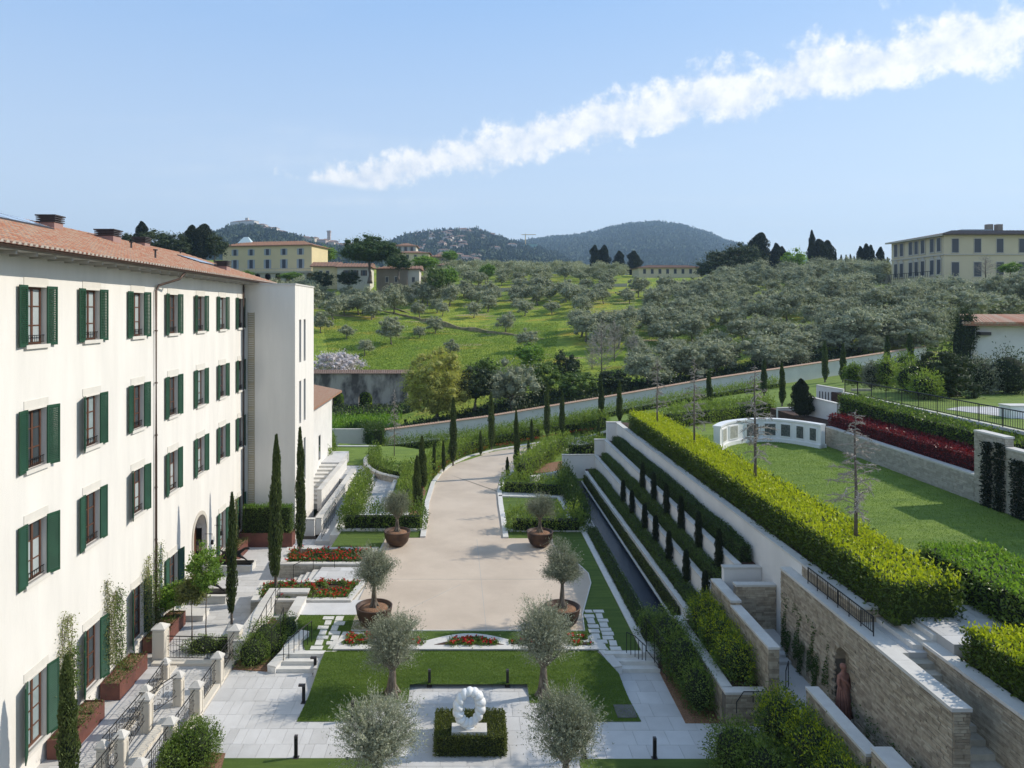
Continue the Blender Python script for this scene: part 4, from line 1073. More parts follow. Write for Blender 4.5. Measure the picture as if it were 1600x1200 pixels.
# upper bed
b1 = (P(437, 881, .15), P(569, 881, .15), P(592, 855, .15), P(449, 855, .15))
def bed_frame(name, label, q, z, zb, w=.34, sides='sw', seed=1, th=.1):
    q = [Vector((p[0], p[1], 0)) for p in q]; c = sum(q, Vector())/len(q); root = thing(name, label, 'flower bed wall', (c.x, c.y, zb)); n = len(q)
    inner = []
    for i in range(n):
        a, b, c2 = q[i-1], q[i], q[(i+1) % n]; d1 = (b-a).normalized(); d2 = (c2-b).normalized(); n1 = Vector((-d1.y, d1.x, 0)); n2 = Vector((-d2.y, d2.x, 0))
        bis = (n1+n2); bis = bis/max(.3, bis.length**2)*2; inner.append(b+bis*w)
    for i in range(n):
        a, b, ib, ia = q[i], q[(i+1) % n], inner[(i+1) % n], inner[i]
        MB().prism([(p.x, p.y) for p in (a, b, ib, ia)], zb, z-th).build('core', SMORT, root)
        k = max(1, round((b-a).length/1.1))
        for j in range(k):
            t0, t1 = j/k, (j+1)/k; g = .004/(b-a).length
            pp = [a.lerp(b, t0+g), a.lerp(b, t1-g), ia.lerp(ib, t1-g), ia.lerp(ib, t0+g)]
            MB().prism([(p.x, p.y) for p in pp], z-th+.001, z).build('coping_stone', CAP, root)
        d = (b-a).normalized(); nn = Vector((d.y, -d.x, 0))
        if nn.y < .3 or abs(nn.x) > .5: stone_face(root, a, b, zb, z-th, STONEL, (nn.x, nn.y), seed=seed+i, proud=.02)
    return root, inner
r1, in1 = bed_frame('raised_bed', 'stone sided raised bed nearer the tower', b1, .16, ZT, seed=3)
flowers('red_flower_bed', in1, .08, 'upper bed of red flowers with a cypress in it', seed=2, dens=14)
b2 = (P(400, 938, .12), P(470, 938, .12), P(548, 938, .12), P(575, 905, .12), P(404, 907, .12))
b2 = (P(392, 938, .12), P(548, 938, .12), P(575, 905, .12), P(408, 907, .12))
r2, in2 = bed_frame('raised_bed', 'stone sided raised bed nearer the small potted olive', b2, .13, ZT, seed=7)
flowers('red_flower_bed', in2, .05, 'lower bed of red flowers beside the front left potted olive', seed=3, dens=14)
# landing and four steps between the beds
pave('bed_landing', [P(487, 907, 0), P(578, 907, 0), P(588, 886, 0), P(503, 886, 0)], 0.0, .8, .5, seed=8, maxn=30, th=.7)
lx = P(487, 907, 0).x; ly0, ly1 = P(487, 907, 0).y, P(503, 886, 0).y
steps = thing('garden_steps', 'four pale steps between the two raised flower beds', 'steps', (lx-.8, (ly0+ly1)/2, ZT))
for i in range(4):
    x1 = lx - i*.36; MB().box(x1-.36, x1-.002, ly0, ly1, ZT, -(i+1)*.14).build('step', CAP, steps)
def railing(name, label, pts, h, n_posts, group=None, bars=0, r=.016, top=True, cat='railing', mid=False):
    """pts: polyline with z at foot"""
    pts = [Vector(p) for p in pts]; L = [0]
    for a, b in zip(pts, pts[1:]): L.append(L[-1]+(b-a).length)
    root = thing(name, label, cat, pts[0], group)
    def at(s):
        j = 0
        while j < len(pts)-2 and L[j+1] < s: j += 1
        return pts[j].lerp(pts[j+1], clamp((s-L[j])/(L[j+1]-L[j])))
    for i in range(n_posts):
        p = at(L[-1]*i/(n_posts-1)); MB().tube([p, p+Vector((0, 0, h))], r, 6).build('post', IRON, root)
    MB().tube([p+Vector((0, 0, h)) for p in pts], r*1.25, 6).build('handrail', IRON, root)
    if mid: MB().tube([p+Vector((0, 0, .12)) for p in pts], r, 6).build('lower_rail', IRON, root)
    if bars:
        m = MB()
        for i in range(bars): p = at(L[-1]*(i+.5)/bars); m.tube([p+Vector((0, 0, .12)), p+Vector((0, 0, h))], r*.5, 4, cap=False)
        m.build('bar', IRON, root, kind='stuff')
    return root
railing('handrail', 'short iron handrail down the steps between the flower beds', [(lx+.9, ly1-.1, 0), (lx, ly1-.1, 0), (lx-1.5, ly1-.1, ZT)], .85, 3)

# ------------------------------------------------------------------ walls and stair between terrace and lower court
wall_box('garden_wall', 'wide capped white wall falling towards the tall gate pillar', -10.42, -9.95, 32.0, 38.0, ZT-.2, .40, core=PLASTERW)
wall_box('garden_wall', 'stone faced cross wall with pale cap below the lower flower bed', -9.94, -8.35, 37.5, 38.0, ZT-.2, .40, 's', STONEL, seed=5)
wall_box('garden_wall', 'short capped white wall beside the left stepping stones', -8.75, -8.3, 34.6, 37.0, ZT-.2, .36, core=PLASTERW)
slab('stair_landing', [(-9.95, 34), (-8.75, 34), (-8.75, 37.5), (-9.95, 37.5)], ZT+.1, PAVE, .3, kind='structure')
slab('court_gravel_strip', [P(462, 961, 0), P(556, 961, 0), P(578, 938, 0), P(468, 938, 0)], .015, PAVE, .3, kind='structure')
railing('handrail', 'iron handrail along the falling white wall behind the dark bush', [(-9.75, 32.3, -.3), (-9.7, 34.8, .1), (-9.7, 37.2, .25)], .8, 7, mid=True)
# ------------------------------------------------------------------ gate pillars, ironwork and stair well at bottom left
ZC = -0.5
def pillar(px, ytop, X, ztop, zbase, w, label, group='cream pillars of the stair balustrade'):
    Y = FPX*(CAMZ-ztop)/(ytop-VY)
    root = thing('stair_pillar', label, 'pillar', (X, Y, zbase), group); m = MB(); m.box(X-w/2, X+w/2, Y-w/2, Y+w/2, zbase, ztop-.24)
    m.build('shaft', PLASTER2, root)
    m = MB(); t = .02
    for (dx, dy) in ((0, -1), (1, 0)):   # raised rim of the sunk panels
        for (u0, u1, a, b) in ((-w/2, -w/2+.07, zbase+.1, ztop-.34), (w/2-.07, w/2, zbase+.1, ztop-.34), (-w/2+.07, w/2-.07, zbase+.1, zbase+.2), (-w/2+.07, w/2-.07, ztop-.42, ztop-.34)):
            if dx: m.box(X+w/2, X+w/2+t, Y+u0, Y+u1, a, b)
            else: m.box(X+u0, X+u1, Y-w/2-t, Y-w/2, a, b)
    m.build('panel_rim', PLASTER2, root)
    m = MB(); c = w/2+.05; z = ztop-.24; m.box(X-c, X+c, Y-c, Y+c, z, z+.07)
    c2 = w/2+.03; m.add([(X-c2, Y-c2, z+.07), (X+c2, Y-c2, z+.07), (X+c2, Y+c2, z+.07), (X-c2, Y+c2, z+.07), (X-.05, Y-.05, ztop), (X+.05, Y-.05, ztop), (X+.05, Y+.05, ztop), (X-.05, Y+.05, ztop)], [(4, 5, 6, 7), (0, 1, 5, 4), (1, 2, 6, 5), (2, 3, 7, 6), (3, 0, 4, 7)])
    m.build('cap', CAP, root); return Vector((X, Y, zbase))
A1 = pillar(252, 973, -13.85, .95, ZT-.1, .52, 'tall broad cream pillar on the left of the iron gate')
A2 = pillar(361, 975, -10.45, .95, ZT-.1, .50, 'tall broad cream pillar on the right of the iron gate')
R1 = pillar(337, 1018, -10.4, .85, ZC-.1, .36, 'first small pillar nearer than the right gate pillar')
R2 = pillar(302, 1063, -10.4, .85, ZC-.1, .36, 'second pillar down the right hand balustrade, above the round bush')
R3 = pillar(260, 1119, -10.4, .85, ZC-.1, .34, 'third pillar down the right hand balustrade, left of the round bush')
R4 = pillar(212, 1184, -10.4, .85, ZC-.1, .34, 'last pillar of the right hand balustrade, cut by the bottom edge')
M1 = pillar(284, 1048, -11.55, .65, ZT-.6, .32, 'farthest pillar of the scrolled iron balustrade')
M2 = pillar(232, 1082, -12.0, .75, ZT-.6, .32, 'middle pillar of the scrolled iron balustrade')
M3 = pillar(184, 1140, -11.85, .70, ZT-.6, .32, 'nearest whole pillar of the scrolled iron balustrade')
K1 = pillar(245, 1028, -12.9, .2, ZT-1.4, .26, 'slim plain pillar in the stair well under the left gate pillar')
K2 = pillar(221, 1070, -12.45, .55, ZT-.6, .28, 'slim pillar just left of the middle scrolled balustrade pillar')
K3 = pillar(170, 1156, -12.4, .45, ZT-.6, .28, 'slim pillar just left of the nearest scrolled balustrade pillar')
def iron_panel(a, b, z0a, z0b, h, label, scroll=True, group='iron balustrade panels'):
    a = Vector(a[:2]); b = Vector(b[:2]); d = (b-a); ln = d.length; d.normalize(); root = thing('iron_balustrade', label, 'railing', ((a.x+b.x)/2, (a.y+b.y)/2, (z0a+z0b)/2), group)
    T = lambda s, z: Vector((a.x+d.x*s, a.y+d.y*s, lerp(z0a, z0b, s/ln)+z))
    MB().tube([T(0, h), T(ln, h)], .022, 6).build('top_rail', IRON, root); MB().tube([T(0, .1), T(ln, .1)], .015, 6).build('bottom_rail', IRON, root)
    MB().tube([T(0, h-.14), T(ln, h-.14)], .010, 5).build('middle_rail', IRON, root)
    n = max(2, int(ln/.5))
    for i in range(1, n): MB().tube([T(ln*i/n, .1), T(ln*i/n, h)], .012, 5).build('bar', IRON, root)
    for i in range(n):
        s0, s1 = ln*i/n, ln*(i+1)/n; m = MB(); sm = (s0+s1)/2; w = (s1-s0)*.42; hh = h-.24
        if scroll:
            for sg in (-1, 1):
                pts = []
                for k in range(13):
                    t = k/12; pts.append(T(sm+sg*w*(.15+.8*math.sin(t*math.pi)), .1+hh*(.05+.5*t)))
                m.tube(pts, .011, 4, cap=False)
                pts = []
                for k in range(15):
                    t = k/14; an = t*4.6*math.pi*.6; r_ = .10*(1-t*.75); pts.append(T(sm+sg*(w*.45)+sg*r_*math.cos(an), .1+hh*.76+r_*math.sin(an)))
                m.tube(pts, .009, 4, cap=False)
                pts = []
                for k in range(13):
                    t = k/12; an = t*3.0*math.pi; r_ = .09*(1-t*.7); pts.append(T(sm+sg*(w*.4)+sg*r_*math.cos(an), .1+hh*.26-r_*math.sin(an)))
                m.tube(pts, .009, 4, cap=False)
        else:
            m.tube([T(s0, h*.55), T(sm, h*.72), T(s1, h*.55)], .010, 4, cap=False); m.tube([T(s0, h*.45), T(sm, h*.28), T(s1, h*.45)], .010, 4, cap=False)
            for q in (.25, .5, .75): m.tube([T(lerp(s0, s1, q), .1), T(lerp(s0, s1, q), h-.14)], .008, 4, cap=False)
        m.build('scrollwork', IRON, root)
iron_panel((A1.x+.3, A1.y), (A2.x-.28, A2.y), ZT, ZT, 1.05, 'iron gate railing spanning the two tall pillars', scroll=False)
iron_panel((-10.4, A2.y-.3), (-10.4, R1.y+.22), -.28, -.35, 1.0, 'iron panel between the right gate pillar and the next small pillar')
iron_panel((-10.4, R1.y-.22), (-10.4, R2.y+.22), -.35, -.35, .95, 'iron panel right of the beige stair well wall', scroll=False)
iron_panel((-10.4, R3.y-.22), (-10.4, R4.y+.22), -.35, -.35, .95, 'iron panel at the bottom edge left of the round bush', scroll=False)
iron_panel((-10.4, R2.y-.22), (-10.4, R3.y+.22), -.35, -.35, .95, 'iron panel mostly hidden behind the round bush', scroll=False)
iron_panel((M1.x, M1.y-.2), (M2.x, M2.y+.2), -.35, -.30, .95, 'scrolled iron panel between the farthest and the middle balustrade pillars')
iron_panel((M2.x, M2.y-.2), (M3.x, M3.y+.2), -.30, -.32, .95, 'scrolled iron panel running down to the nearest whole balustrade pillar')
iron_panel((M3.x, M3.y-.2), (-11.8, 20.5), -.32, -.35, .95, 'scrolled iron panel cut by the bottom edge of the view')
iron_panel((K1.x, K1.y-.2), (K2.x-.1, K2.y+.2), -.75, -.5, .9, 'thin plain rail between the two slim pillars', scroll=False)
iron_panel((K2.x-.1, K2.y-.2), (K3.x-.1, K3.y+.2), -.5, -.45, .85, 'long thin plain rail left of the scrolled panels', scroll=False)
# low walls under the balustrades and the well
wl = lambda nm, lab, q, z0, z1, m=PLASTER2: MB().prism(q, z0, z1).build(nm, m, label=lab, cat='wall')
wl('stair_wall', 'beige back wall of the stair well under the gate railing', [(-14.0, 31.9), (-10.25, 31.9), (-10.25, 32.25), (-14.0, 32.25)], -3.2, ZT+.12)
wl('stair_wall', 'low cream plinth wall under the right hand balustrade', [(-10.58, 16), (-10.22, 16), (-10.22, 31.89), (-10.58, 31.89)], -3.2, ZC+.13)
wl('stair_wall', 'low cream wall under the scrolled balustrade', [(-12.05, 16), (-11.72, 16), (-11.35, 27.6), (-11.72, 27.6)], -3.2, ZT+.16)
wl('stair_wall', 'low cream wall left of the scrolled balustrade', [(-12.62, 16), (-12.35, 16), (-12.85, 31.89), (-13.12, 31.89)], -3.2, ZT+.05)
MB().prism([(-11.71, 16), (-10.59, 16), (-10.59, 26.2), (-11.4, 26.2)], -3.2, -1.0).build('ramp_surface', GRAVEL, kind='structure')
MB().prism([(-13.1, 16), (-10.59, 16), (-10.59, 31.9), (-13.1, 31.9)], -3.3, -2.6).build('stair_well_floor', PAVE, kind='structure')

# ------------------------------------------------------------------ forecourt ground
base = MB().box(-60, 60, -20, 64, -3.9, -3.4); base.build('garden_ground', SOIL, kind='structure')
def fan(name, pts, z, m, th=.35, **kw): return slab(name, pts, z, m, th, **kw)
# lower court paving
pave('lower_court_paving', [(-10.2, 12), (10.6, 12), (10.6, 24.9), (-10.2, 24.9)], ZC-.004, .9, .9, seed=11, maxn=60, th=.8)
pave('left_court_paving', [(-10.2, 24.9), (-1.9, 24.9), (-1.9, 31.2), (-10.2, 31.2)], ZC-.002, .48, .95, seed=12, maxn=200, th=.8)
pave('right_court_paving', [(-1.9, 24.9), (10.6, 24.9), (10.6, 31.6), (-1.9, 31.6)], ZC-.003, .9, .9, seed=13, maxn=120, th=.8)
# bank under the upper level, front edge behind the beds
MB().prism([(-8.3, 31.9), (12, 31.9), (12, 64), (-9.3, 64), (-9.3, 48.5), (-8.6, 48.5), (-8.6, 37.9), (-8.3, 37.9)], -3.2, -.06).build('forecourt_base', KERB, kind='structure')
# driveway
def dl(pts): return [P(a, b, 0) for a, b in pts]
dr = dl([(548, 985), (562, 935), (578, 903), (592, 872), (602, 841), (665, 840), (668, 820), (671, 785), (680, 755), (692, 738)])
dright = dl([(914, 985), (911, 960), (917, 938), (924, 911), (920, 896), (901, 878), (875, 862), (866, 852), (863, 841), (786, 841), (783, 815), (779, 790), (777, 768)])
far_l = [(692, 738), (712, 724), (735, 714), (770, 705), (810, 698), (860, 690), (920, 682), (985, 672), (1060, 660)]
far_r = [(777, 768), (782, 752), (797, 738), (820, 725), (850, 712), (885, 702), (925, 694), (985, 684), (1060, 672)]
def wallY(x): return 84 + (x+9.8)*.310
def wallZ(x):   # top of the boundary wall
    u = [(-60, 1.0), (-9.8, 1.25), (1.8, 2.2), (17.9, 4.1), (32, 5.9), (41.5, 6.9), (52.4, 8.0), (68.6, 9.75), (90, 11.5)]
    for (a, za), (b, zb) in zip(u, u[1:]):
        if x <= b: return lerp(za, zb, clamp((x-a)/(b-a)))
    return 11.5
def G(x, y):
    if y <= 60: 
        return 0.0 if x < 13 else 5.0
    t = clamp((y-62)/(wallY(x)-62)); zr = 5.0*sstep(13.2, 15.5, x)+1.6*sstep(27, 32, x)
    base_ = wallZ(x)-2.3; 
    if x < -9.8: base_ = -1.0*sstep(-9.8, -14, x)+lerp(-1.05, 0, sstep(-14, -9.8, x))
    return lerp(zr, base_, sstep(0, 1, t))
JOINT2 = None
drv = MB().prism([(p.x, p.y) for p in dr+dright[::-1]], -.1, .0).build('driveway', GRAVEL, kind='structure')
fl = [PG(a, b, G) for a, b in far_l]; fr_ = [PG(a, b, G) for a, b in far_r]
fl[0] = dr[-1]; fr_[0] = dright[-1]
sheet('driveway', fl, fr_, G, GRAVEL, n=60, k=8, off=.03, kind='structure')
# forecourt far ground (grass)
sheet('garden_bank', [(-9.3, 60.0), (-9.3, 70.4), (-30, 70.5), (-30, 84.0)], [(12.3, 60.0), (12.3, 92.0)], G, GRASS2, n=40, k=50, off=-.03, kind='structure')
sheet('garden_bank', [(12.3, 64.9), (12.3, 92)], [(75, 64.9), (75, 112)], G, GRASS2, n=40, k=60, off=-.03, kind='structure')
# kerbs
kl = [(p.x, p.y, p.z) for p in dr[4:]]+[(p.x, p.y, p.z) for p in fl[1:]]
kr = [(p.x, p.y, p.z) for p in dright[9:]]+[(p.x, p.y, p.z) for p in fr_[1:]]
ribbon('kerb', kl[1:], .36, -.12, .10, KERB, side=-1, kind='structure')
ribbon('kerb', kr, .36, -.12, .10, KERB, side=1, kind='structure')
ribbon('kerb', [tuple(P(a, b, 0)) for a, b in ((548, 985), (914, 985))], .06, -.1, .03, KERB, side=1, kind='structure')
kerb_r = [tuple(p) for p in dright[:8]]
ribbon('kerb', kerb_r, .05, -.1, .03, KERB, side=-1, kind='structure')
for a_, b_ in (((640, 951), (720, 913)), ((760, 985), (745, 842)), ((610, 905), (905, 905))):
    p_, q_ = P(*a_, 0), P(*b_, 0); ribbon('driveway_joint', [tuple(p_), tuple(q_)], .02, -.01, .004, JOINT, kind='structure')
# lawns at forecourt level
fan('lawn', [P(a, b, 0) for a, b in ((516, 856), (534, 829), (666, 829), (665, 839), (602, 840), (593, 856))], -.004, GRASS, kind='structure')
fan('lawn', [P(a, b, 0) for a, b in ((786, 831), (908, 831), (976, 960), (1012, 1016), (935, 1016), (914, 985), (911, 960), (917, 938), (924, 911), (920, 896), (901, 878), (875, 862), (866, 852), (863, 841), (787, 841))], -.006, GRASS, kind='structure')
fan('lawn', [P(a, b, 0) for a, b in ((462, 961), (555, 961), (549, 985), (914, 985), (935, 1016), (477, 1016))], -.008, GRASS, kind='structure')
# stepping stones
def stones(name, label, rows_, z=.03):
    root = thing(name, label, 'stepping stones', P(*rows_[0][0], 0)); root['kind'] = 'thing'
    for q in rows_:
        MB().prism([(p.x, p.y) for p in [P(a, b, z) for a, b in q]], -.05, z).build('stepping_stone', KERB, root)
def zq(x0, y0, x1, y1, sk, o=(400, 860), k=4.444):   # quad from zoom coordinates: top edge y0, bottom y1, bottom shifted sk
    return [((x0+sk)/k+o[0], y1/k+o[1]), ((x1+sk)/k+o[0], y1/k+o[1]), (x1/k+o[0], y0/k+o[1]), (x0/k+o[0], y0/k+o[1])]
stones('stepping_stones', 'double row of pale stepping stones in the left front lawn', [zq(470, 457, 545, 478, -8), zq(560, 455, 612, 487, -14), zq(483, 485, 527, 515, -10), zq(545, 492, 620, 516, -8), zq(433, 522, 508, 543, -8), zq(530, 520, 576, 556, -14), zq(448, 549, 495, 583, -14), zq(508, 561, 588, 583, -6), zq(428, 591, 505, 613, -8), zq(528, 589, 580, 622, -12), zq(420, 619, 470, 655, -14), zq(384, 662, 467, 686, -10), zq(492, 630, 540, 652, -6)])
zr_ = lambda a, b, c, d, s: zq(a, b, c, d, s, (740, 900), 3.478)
stones('stepping_stones', 'double row of pale stepping stones in the shaded right lawn', [zr_(600, 183, 640, 197, 8), zr_(648, 183, 704, 197, 6), zr_(598, 208, 652, 225, 8), zr_(662, 203, 697, 228, 8), zr_(612, 229, 652, 256, 10), zr_(672, 232, 728, 247, 6), zr_(618, 262, 676, 280, 8), zr_(682, 252, 725, 276, 8), zr_(622, 288, 680, 306, 8), zr_(686, 281, 745, 297, 6), zr_(640, 312, 682, 339, 8), zr_(694, 302, 758, 320, 6), zr_(662, 345, 722, 363, 8), zr_(698, 325, 756, 343, 6), zr_(686, 369, 714, 397, 8), zr_(734, 349, 774, 377, 8), zr_(738, 383, 797, 401, 8)])
# lower lawn, rising to the beds
def LZ(x, y): return ZC + .012 + .50*sstep(28.6, 31.7, y)
ll = [PG(a, b, LZ) for a, b in ((463, 1128), (480, 1087), (496, 1047), (508, 1018))]; rl = [PG(a, b, LZ) for a, b in ((1003, 1129), (986, 1093), (967, 1052), (931, 1017))]
plz0 = [P(a, b, ZC) for a, b in ((637, 1099), (641, 1075), (824, 1075), (829, 1099))]
yN, yM, yF = P(640, 1128, ZC).y, P(640, 1099, ZC).y, P(700, 1075, ZC).y
lx_ = lambda y: lerp(ll[0].x, ll[2].x, clamp((y-ll[0].y)/(ll[2].y-ll[0].y))) if y < ll[2].y else lerp(ll[2].x, ll[3].x, clamp((y-ll[2].y)/(ll[3].y-ll[2].y)))
rx_ = lambda y: lerp(rl[0].x, rl[2].x, clamp((y-rl[0].y)/(rl[2].y-rl[0].y))) if y < rl[2].y else lerp(rl[2].x, rl[3].x, clamp((y-rl[2].y)/(rl[3].y-rl[2].y)))
yTop = ll[3].y
lawn = MB()
def lawn_patch(xa, xb, ya, yb, nx, ny):
    v = []; f = []
    for i in range(ny+1):
        y = lerp(ya, yb, i/ny); a, b = xa(y), xb(y)
        for j in range(nx+1): x = lerp(a, b, j/nx); v.append((x, y, LZ(x, y)))
    for i in range(ny):
        for j in range(nx): f.append((i*(nx+1)+j, i*(nx+1)+j+1, (i+1)*(nx+1)+j+1, (i+1)*(nx+1)+j))
    lawn.add(v, f)
pl = plz0
lawn_patch(lambda y: lx_(y), lambda y: rx_(y), yF, yTop, 40, 24)
lawn_patch(lambda y: lx_(y), lambda y: pl[1].x, yM, yF, 16, 4); lawn_patch(lambda y: pl[2].x, lambda y: rx_(y), yM, yF, 16, 4)
lawn_patch(lambda y: lx_(y), lambda y: pl[0].x-1.45, yN, yM, 12, 4); lawn_patch(lambda y: pl[3].x+1.35, lambda y: rx_(y), yN, yM, 12, 4)
lawn.build('lawn', GRASS, kind='structure')
fan('lawn', [(-9.6, 12), (-3.6, 12), (P(560, 1185, ZC).x+.9, P(560, 1185, ZC).y), (P(340, 1185, ZC).x, P(340, 1185, ZC).y)], ZC+.012, GRASS, th=.3, kind='structure')
fan('lawn', [(3.2, 12), (9.2, 12), (P(1135, 1186, ZC).x, P(1100, 1186, ZC).y), (P(905, 1186, ZC).x, P(905, 1186, ZC).y)], ZC+.012, GRASS, th=.3, kind='structure')
# blades
def blades(name, label, xf0, xf1, y0, y1, zf, n, h, seed, m=L_GRASSB, hole=None):
    rng = np.random.default_rng(seed); y = rng.uniform(y0, y1, n); t = rng.uniform(0, 1, n); x = np.array([lerp(xf0(a), xf1(a), b) for a, b in zip(y, t)])
    if hole: k = np.array([not hole(a, b) for a, b in zip(x, y)]); x, y = x[k], y[k]
    z = np.array([zf(a, b) for a, b in zip(x, y)]); C = np.stack([x, y, z+h*.35], 1); D = rng.normal(0, .35, (len(x), 3))+np.array([0, 0, 1])
    o = leaves_obj(name, C, D, h, h*.28, m, spread=.15, rng=rng); setp(o, label, 'grass', kind='stuff')
inhole = lambda x, y: (y < yF and pl[0].x-.02 < x < pl[3].x+.02) or (y < yM and pl[0].x-1.47 < x < pl[3].x+1.37)
blades('grass', 'short green blades of the lower lawn round the sculpture court', lx_, rx_, yN, yTop, LZ, 60000, .055, 3, hole=inhole)
for zz, lab in ((0, 'grass blades of the front left lawn'),):
    q = [P(a, b, 0) for a, b in ((477, 1016), (935, 1016), (914, 985), (462, 961))]
    blades('grass', lab, lambda y: lerp(q[0].x, q[3].x, clamp((y-q[0].y)/(q[3].y-q[0].y))), lambda y: -5.0 if y > P(548, 985, 0).y else q[1].x, q[0].y, q[3].y, lambda x, y: 0, 14000, .05, 4)
# front beds: white stone tray with planted pockets
zb_ = .05
def px2(pts, z=zb_): return [P(a, b, z) for a, b in pts]
arc_top = [(665+i*(802-665)/16, 1001-11.5*math.sin(math.pi*i/16)) for i in range(17)]
tray = [(520, 1014), (942, 1014), (929, 992), (905, 990.5), (880, 992), (850, 997), (820, 1000.5)]+arc_top[::-1]+[(640, 1000.5), (612, 996), (585, 990.5), (558, 987), (536, 987)]
MB().prism([(p.x, p.y) for p in px2(tray)], -.5, zb_).build('flower_bed_tray', CAP, label='long white stone tray of flower pockets along the head of the lower lawn', cat='flower bed edging')
arcf = [(678+i*(788-678)/14, 1007.5-9*math.sin(math.pi*i/14)) for i in range(15)]
flowers('red_flower_bed', px2(arcf), zb_+.01, 'arched red flower bed in the centre of the white tray', dens=46, seed=5, hgt=.14)
for k_, (q, lab) in enumerate([([(536, 1006.5), (582, 1006.5), (582, 1001.5), (540, 1001.5)], 'narrow red flower strip at the left end of the white tray'), ([(544, 998), (588, 998), (586, 992.5), (546, 991)], 'red flower pocket behind the left strip of the white tray'),
        ([(630, 1006.5), (663, 1006.5), (661, 1002), (634, 1002)], 'small red flower strip just left of the arched bed'), ([(798, 1007), (840, 1007), (838, 1002.5), (801, 1002.5)], 'small red flower strip just right of the arched bed'),
        ([(888, 1008), (925, 1008), (921, 1003.5), (886, 1003.5)], 'narrow red flower strip at the right end of the white tray'), ([(878, 1000), (917, 1000), (914, 993.5), (880, 995)], 'red flower pocket behind the right strip of the white tray')]):
    flowers('red_flower_bed', px2(q), zb_+.01, lab, dens=46, seed=6+k_, hgt=.13)
# flared cheek walls and the two small stairs
def cheek(a, b, za, zb2, w, label, zfoot, faces=True):
    a = Vector(a); b = Vector(b); d = (b-a); d.z = 0; d.normalize(); n = Vector((-d.y, d.x, 0))*w/2; root = thing('cheek_wall', label, 'wall', ((a.x+b.x)/2, (a.y+b.y)/2, zfoot))
    q = [a+n, a-n, b-n, b+n]; zz = [za, za, zb2, zb2]; v = [(p.x, p.y, zfoot-.2) for p in q]+[(p.x, p.y, h-.07) for p, h in zip(q, zz)]
    MB().add(v, [(4, 5, 6, 7), (0, 4, 7, 3), (1, 2, 6, 5), (0, 1, 5, 4), (2, 3, 7, 6)]).build('wall', PLASTERW, root); coping(root, [(a.x, a.y), (b.x, b.y)], w+.04, (za, zb2), .07, 1.0); return root
cheek(P(530, 1000, .05), P(497, 1046, -.2), .07, -.16, .42, 'flared white wall between the left stair and the lower lawn', ZC)
cheek(P(934, 1005, .05), P(965, 1043, -.2), .07, -.16, .42, 'flared white wall between the right path and the lower lawn', ZC)
cheek(P(477, 990, .1), P(424, 1044, -.3), .25, -.2, .4, 'white cheek wall carrying the railing of the left stair', ZC)
ls = thing('garden_steps', 'three pale steps from the left stepping stones to the court', 'steps', P(465, 1020, -.3))
for i in range(3):
    y1 = 31.95-i*.34; z = -.01-(i)*.165; MB().prism([(-8.35-.1*i, y1-.34), (-6.35-.05*i, y1-.34), (-6.3, y1-.002), (-8.1, y1-.002)], ZC-.2, z).build('step', KERB, ls)
rs = thing('garden_steps', 'three pale steps from the right stepping stones to the path', 'steps', P(970, 1020, -.3))
for i in range(3):
    y1 = 31.95-i*.34; z = -.01-i*.165; MB().prism([(5.95, y1-.34), (8.2, y1-.34), (8.0, y1-.002), (5.9, y1-.002)], ZC-.2, z).build('step', KERB, rs)
railing('stair_railing', 'iron railing on the outer side of the left garden stair', [P(487, 1003, 0), P(466, 1020, -.1), P(443, 1042, -.45)], .95, 7, mid=False)
railing('stair_railing', 'taller iron railing between the dark bush and the left stair', [P(443, 1000, -.2), P(437, 1020, -.3), P(424, 1036, -.45)], 1.5, 3, mid=True)
railing('stair_railing', 'iron railing beside the right garden stair', [P(979, 1020, 0), P(992, 1026, -.1), P(1009, 1042, -.45)], .9, 6)
railing('stair_railing', 'tall iron railing in front of the shrubs right of the path', [P(1010, 1020, 0), P(1026, 1040, -.3), P(1042, 1062, -.45)], 1.5, 4, mid=True)
# bollards
def bollard(px, yb, yt, label, z=ZC, kind=0):
    b = P(px, yb, z); h = (yb-yt)*b.y/FPX; root = thing('bollard_light', label, 'bollard', b, 'slim dark bollard lights of the lower garden')
    MB().box(-.055, .055, -.055, .055, 0, h-.08).build('post', IRON, root, world=False); m = MB(); m.box(-.055 if kind == 0 else -.20, .055, -.056, .056, h-.08, h); m.build('lamp_head', LEAD, root, world=False)
    MB().box(-.10, .10, -.10, .10, -.02, .02).build('base_plate', LEAD, root, world=False)
bollard(492.5, 1052, 1026, 'bollard at the foot of the left stair', kind=1); bollard(474.5, 1098, 1069, 'bollard half way along the left lawn edge', kind=1)
bollard(551, 1126, 1095, 'bollard just left of the near left olive'); bollard(671, 1072, 1046, 'bollard at the left rear corner of the sculpture court', LZ(0, 28.9)); bollard(793, 1072, 1046, 'bollard at the right rear corner of the sculpture court', LZ(0, 28.9))
bollard(462.5, 1184, 1149, 'bollard at the edge of the near left lawn'); bollard(1023, 1185, 1152, 'bollard at the edge of the near right lawn'); bollard(913, 1184, 1152, 'bollard hidden behind the near right olive')
dc = MB(); c_ = P(982, 1112, ZC); dc.box(c_.x-.5, c_.x+.25, c_.y-.45, c_.y+.45, ZC, ZC+.035); dc.build('drain_cover', mat('grey_cover', (.16, .15, .14), .8, var=.3), label='grey inspection cover in the right corner of the lower lawn', cat='drain cover')
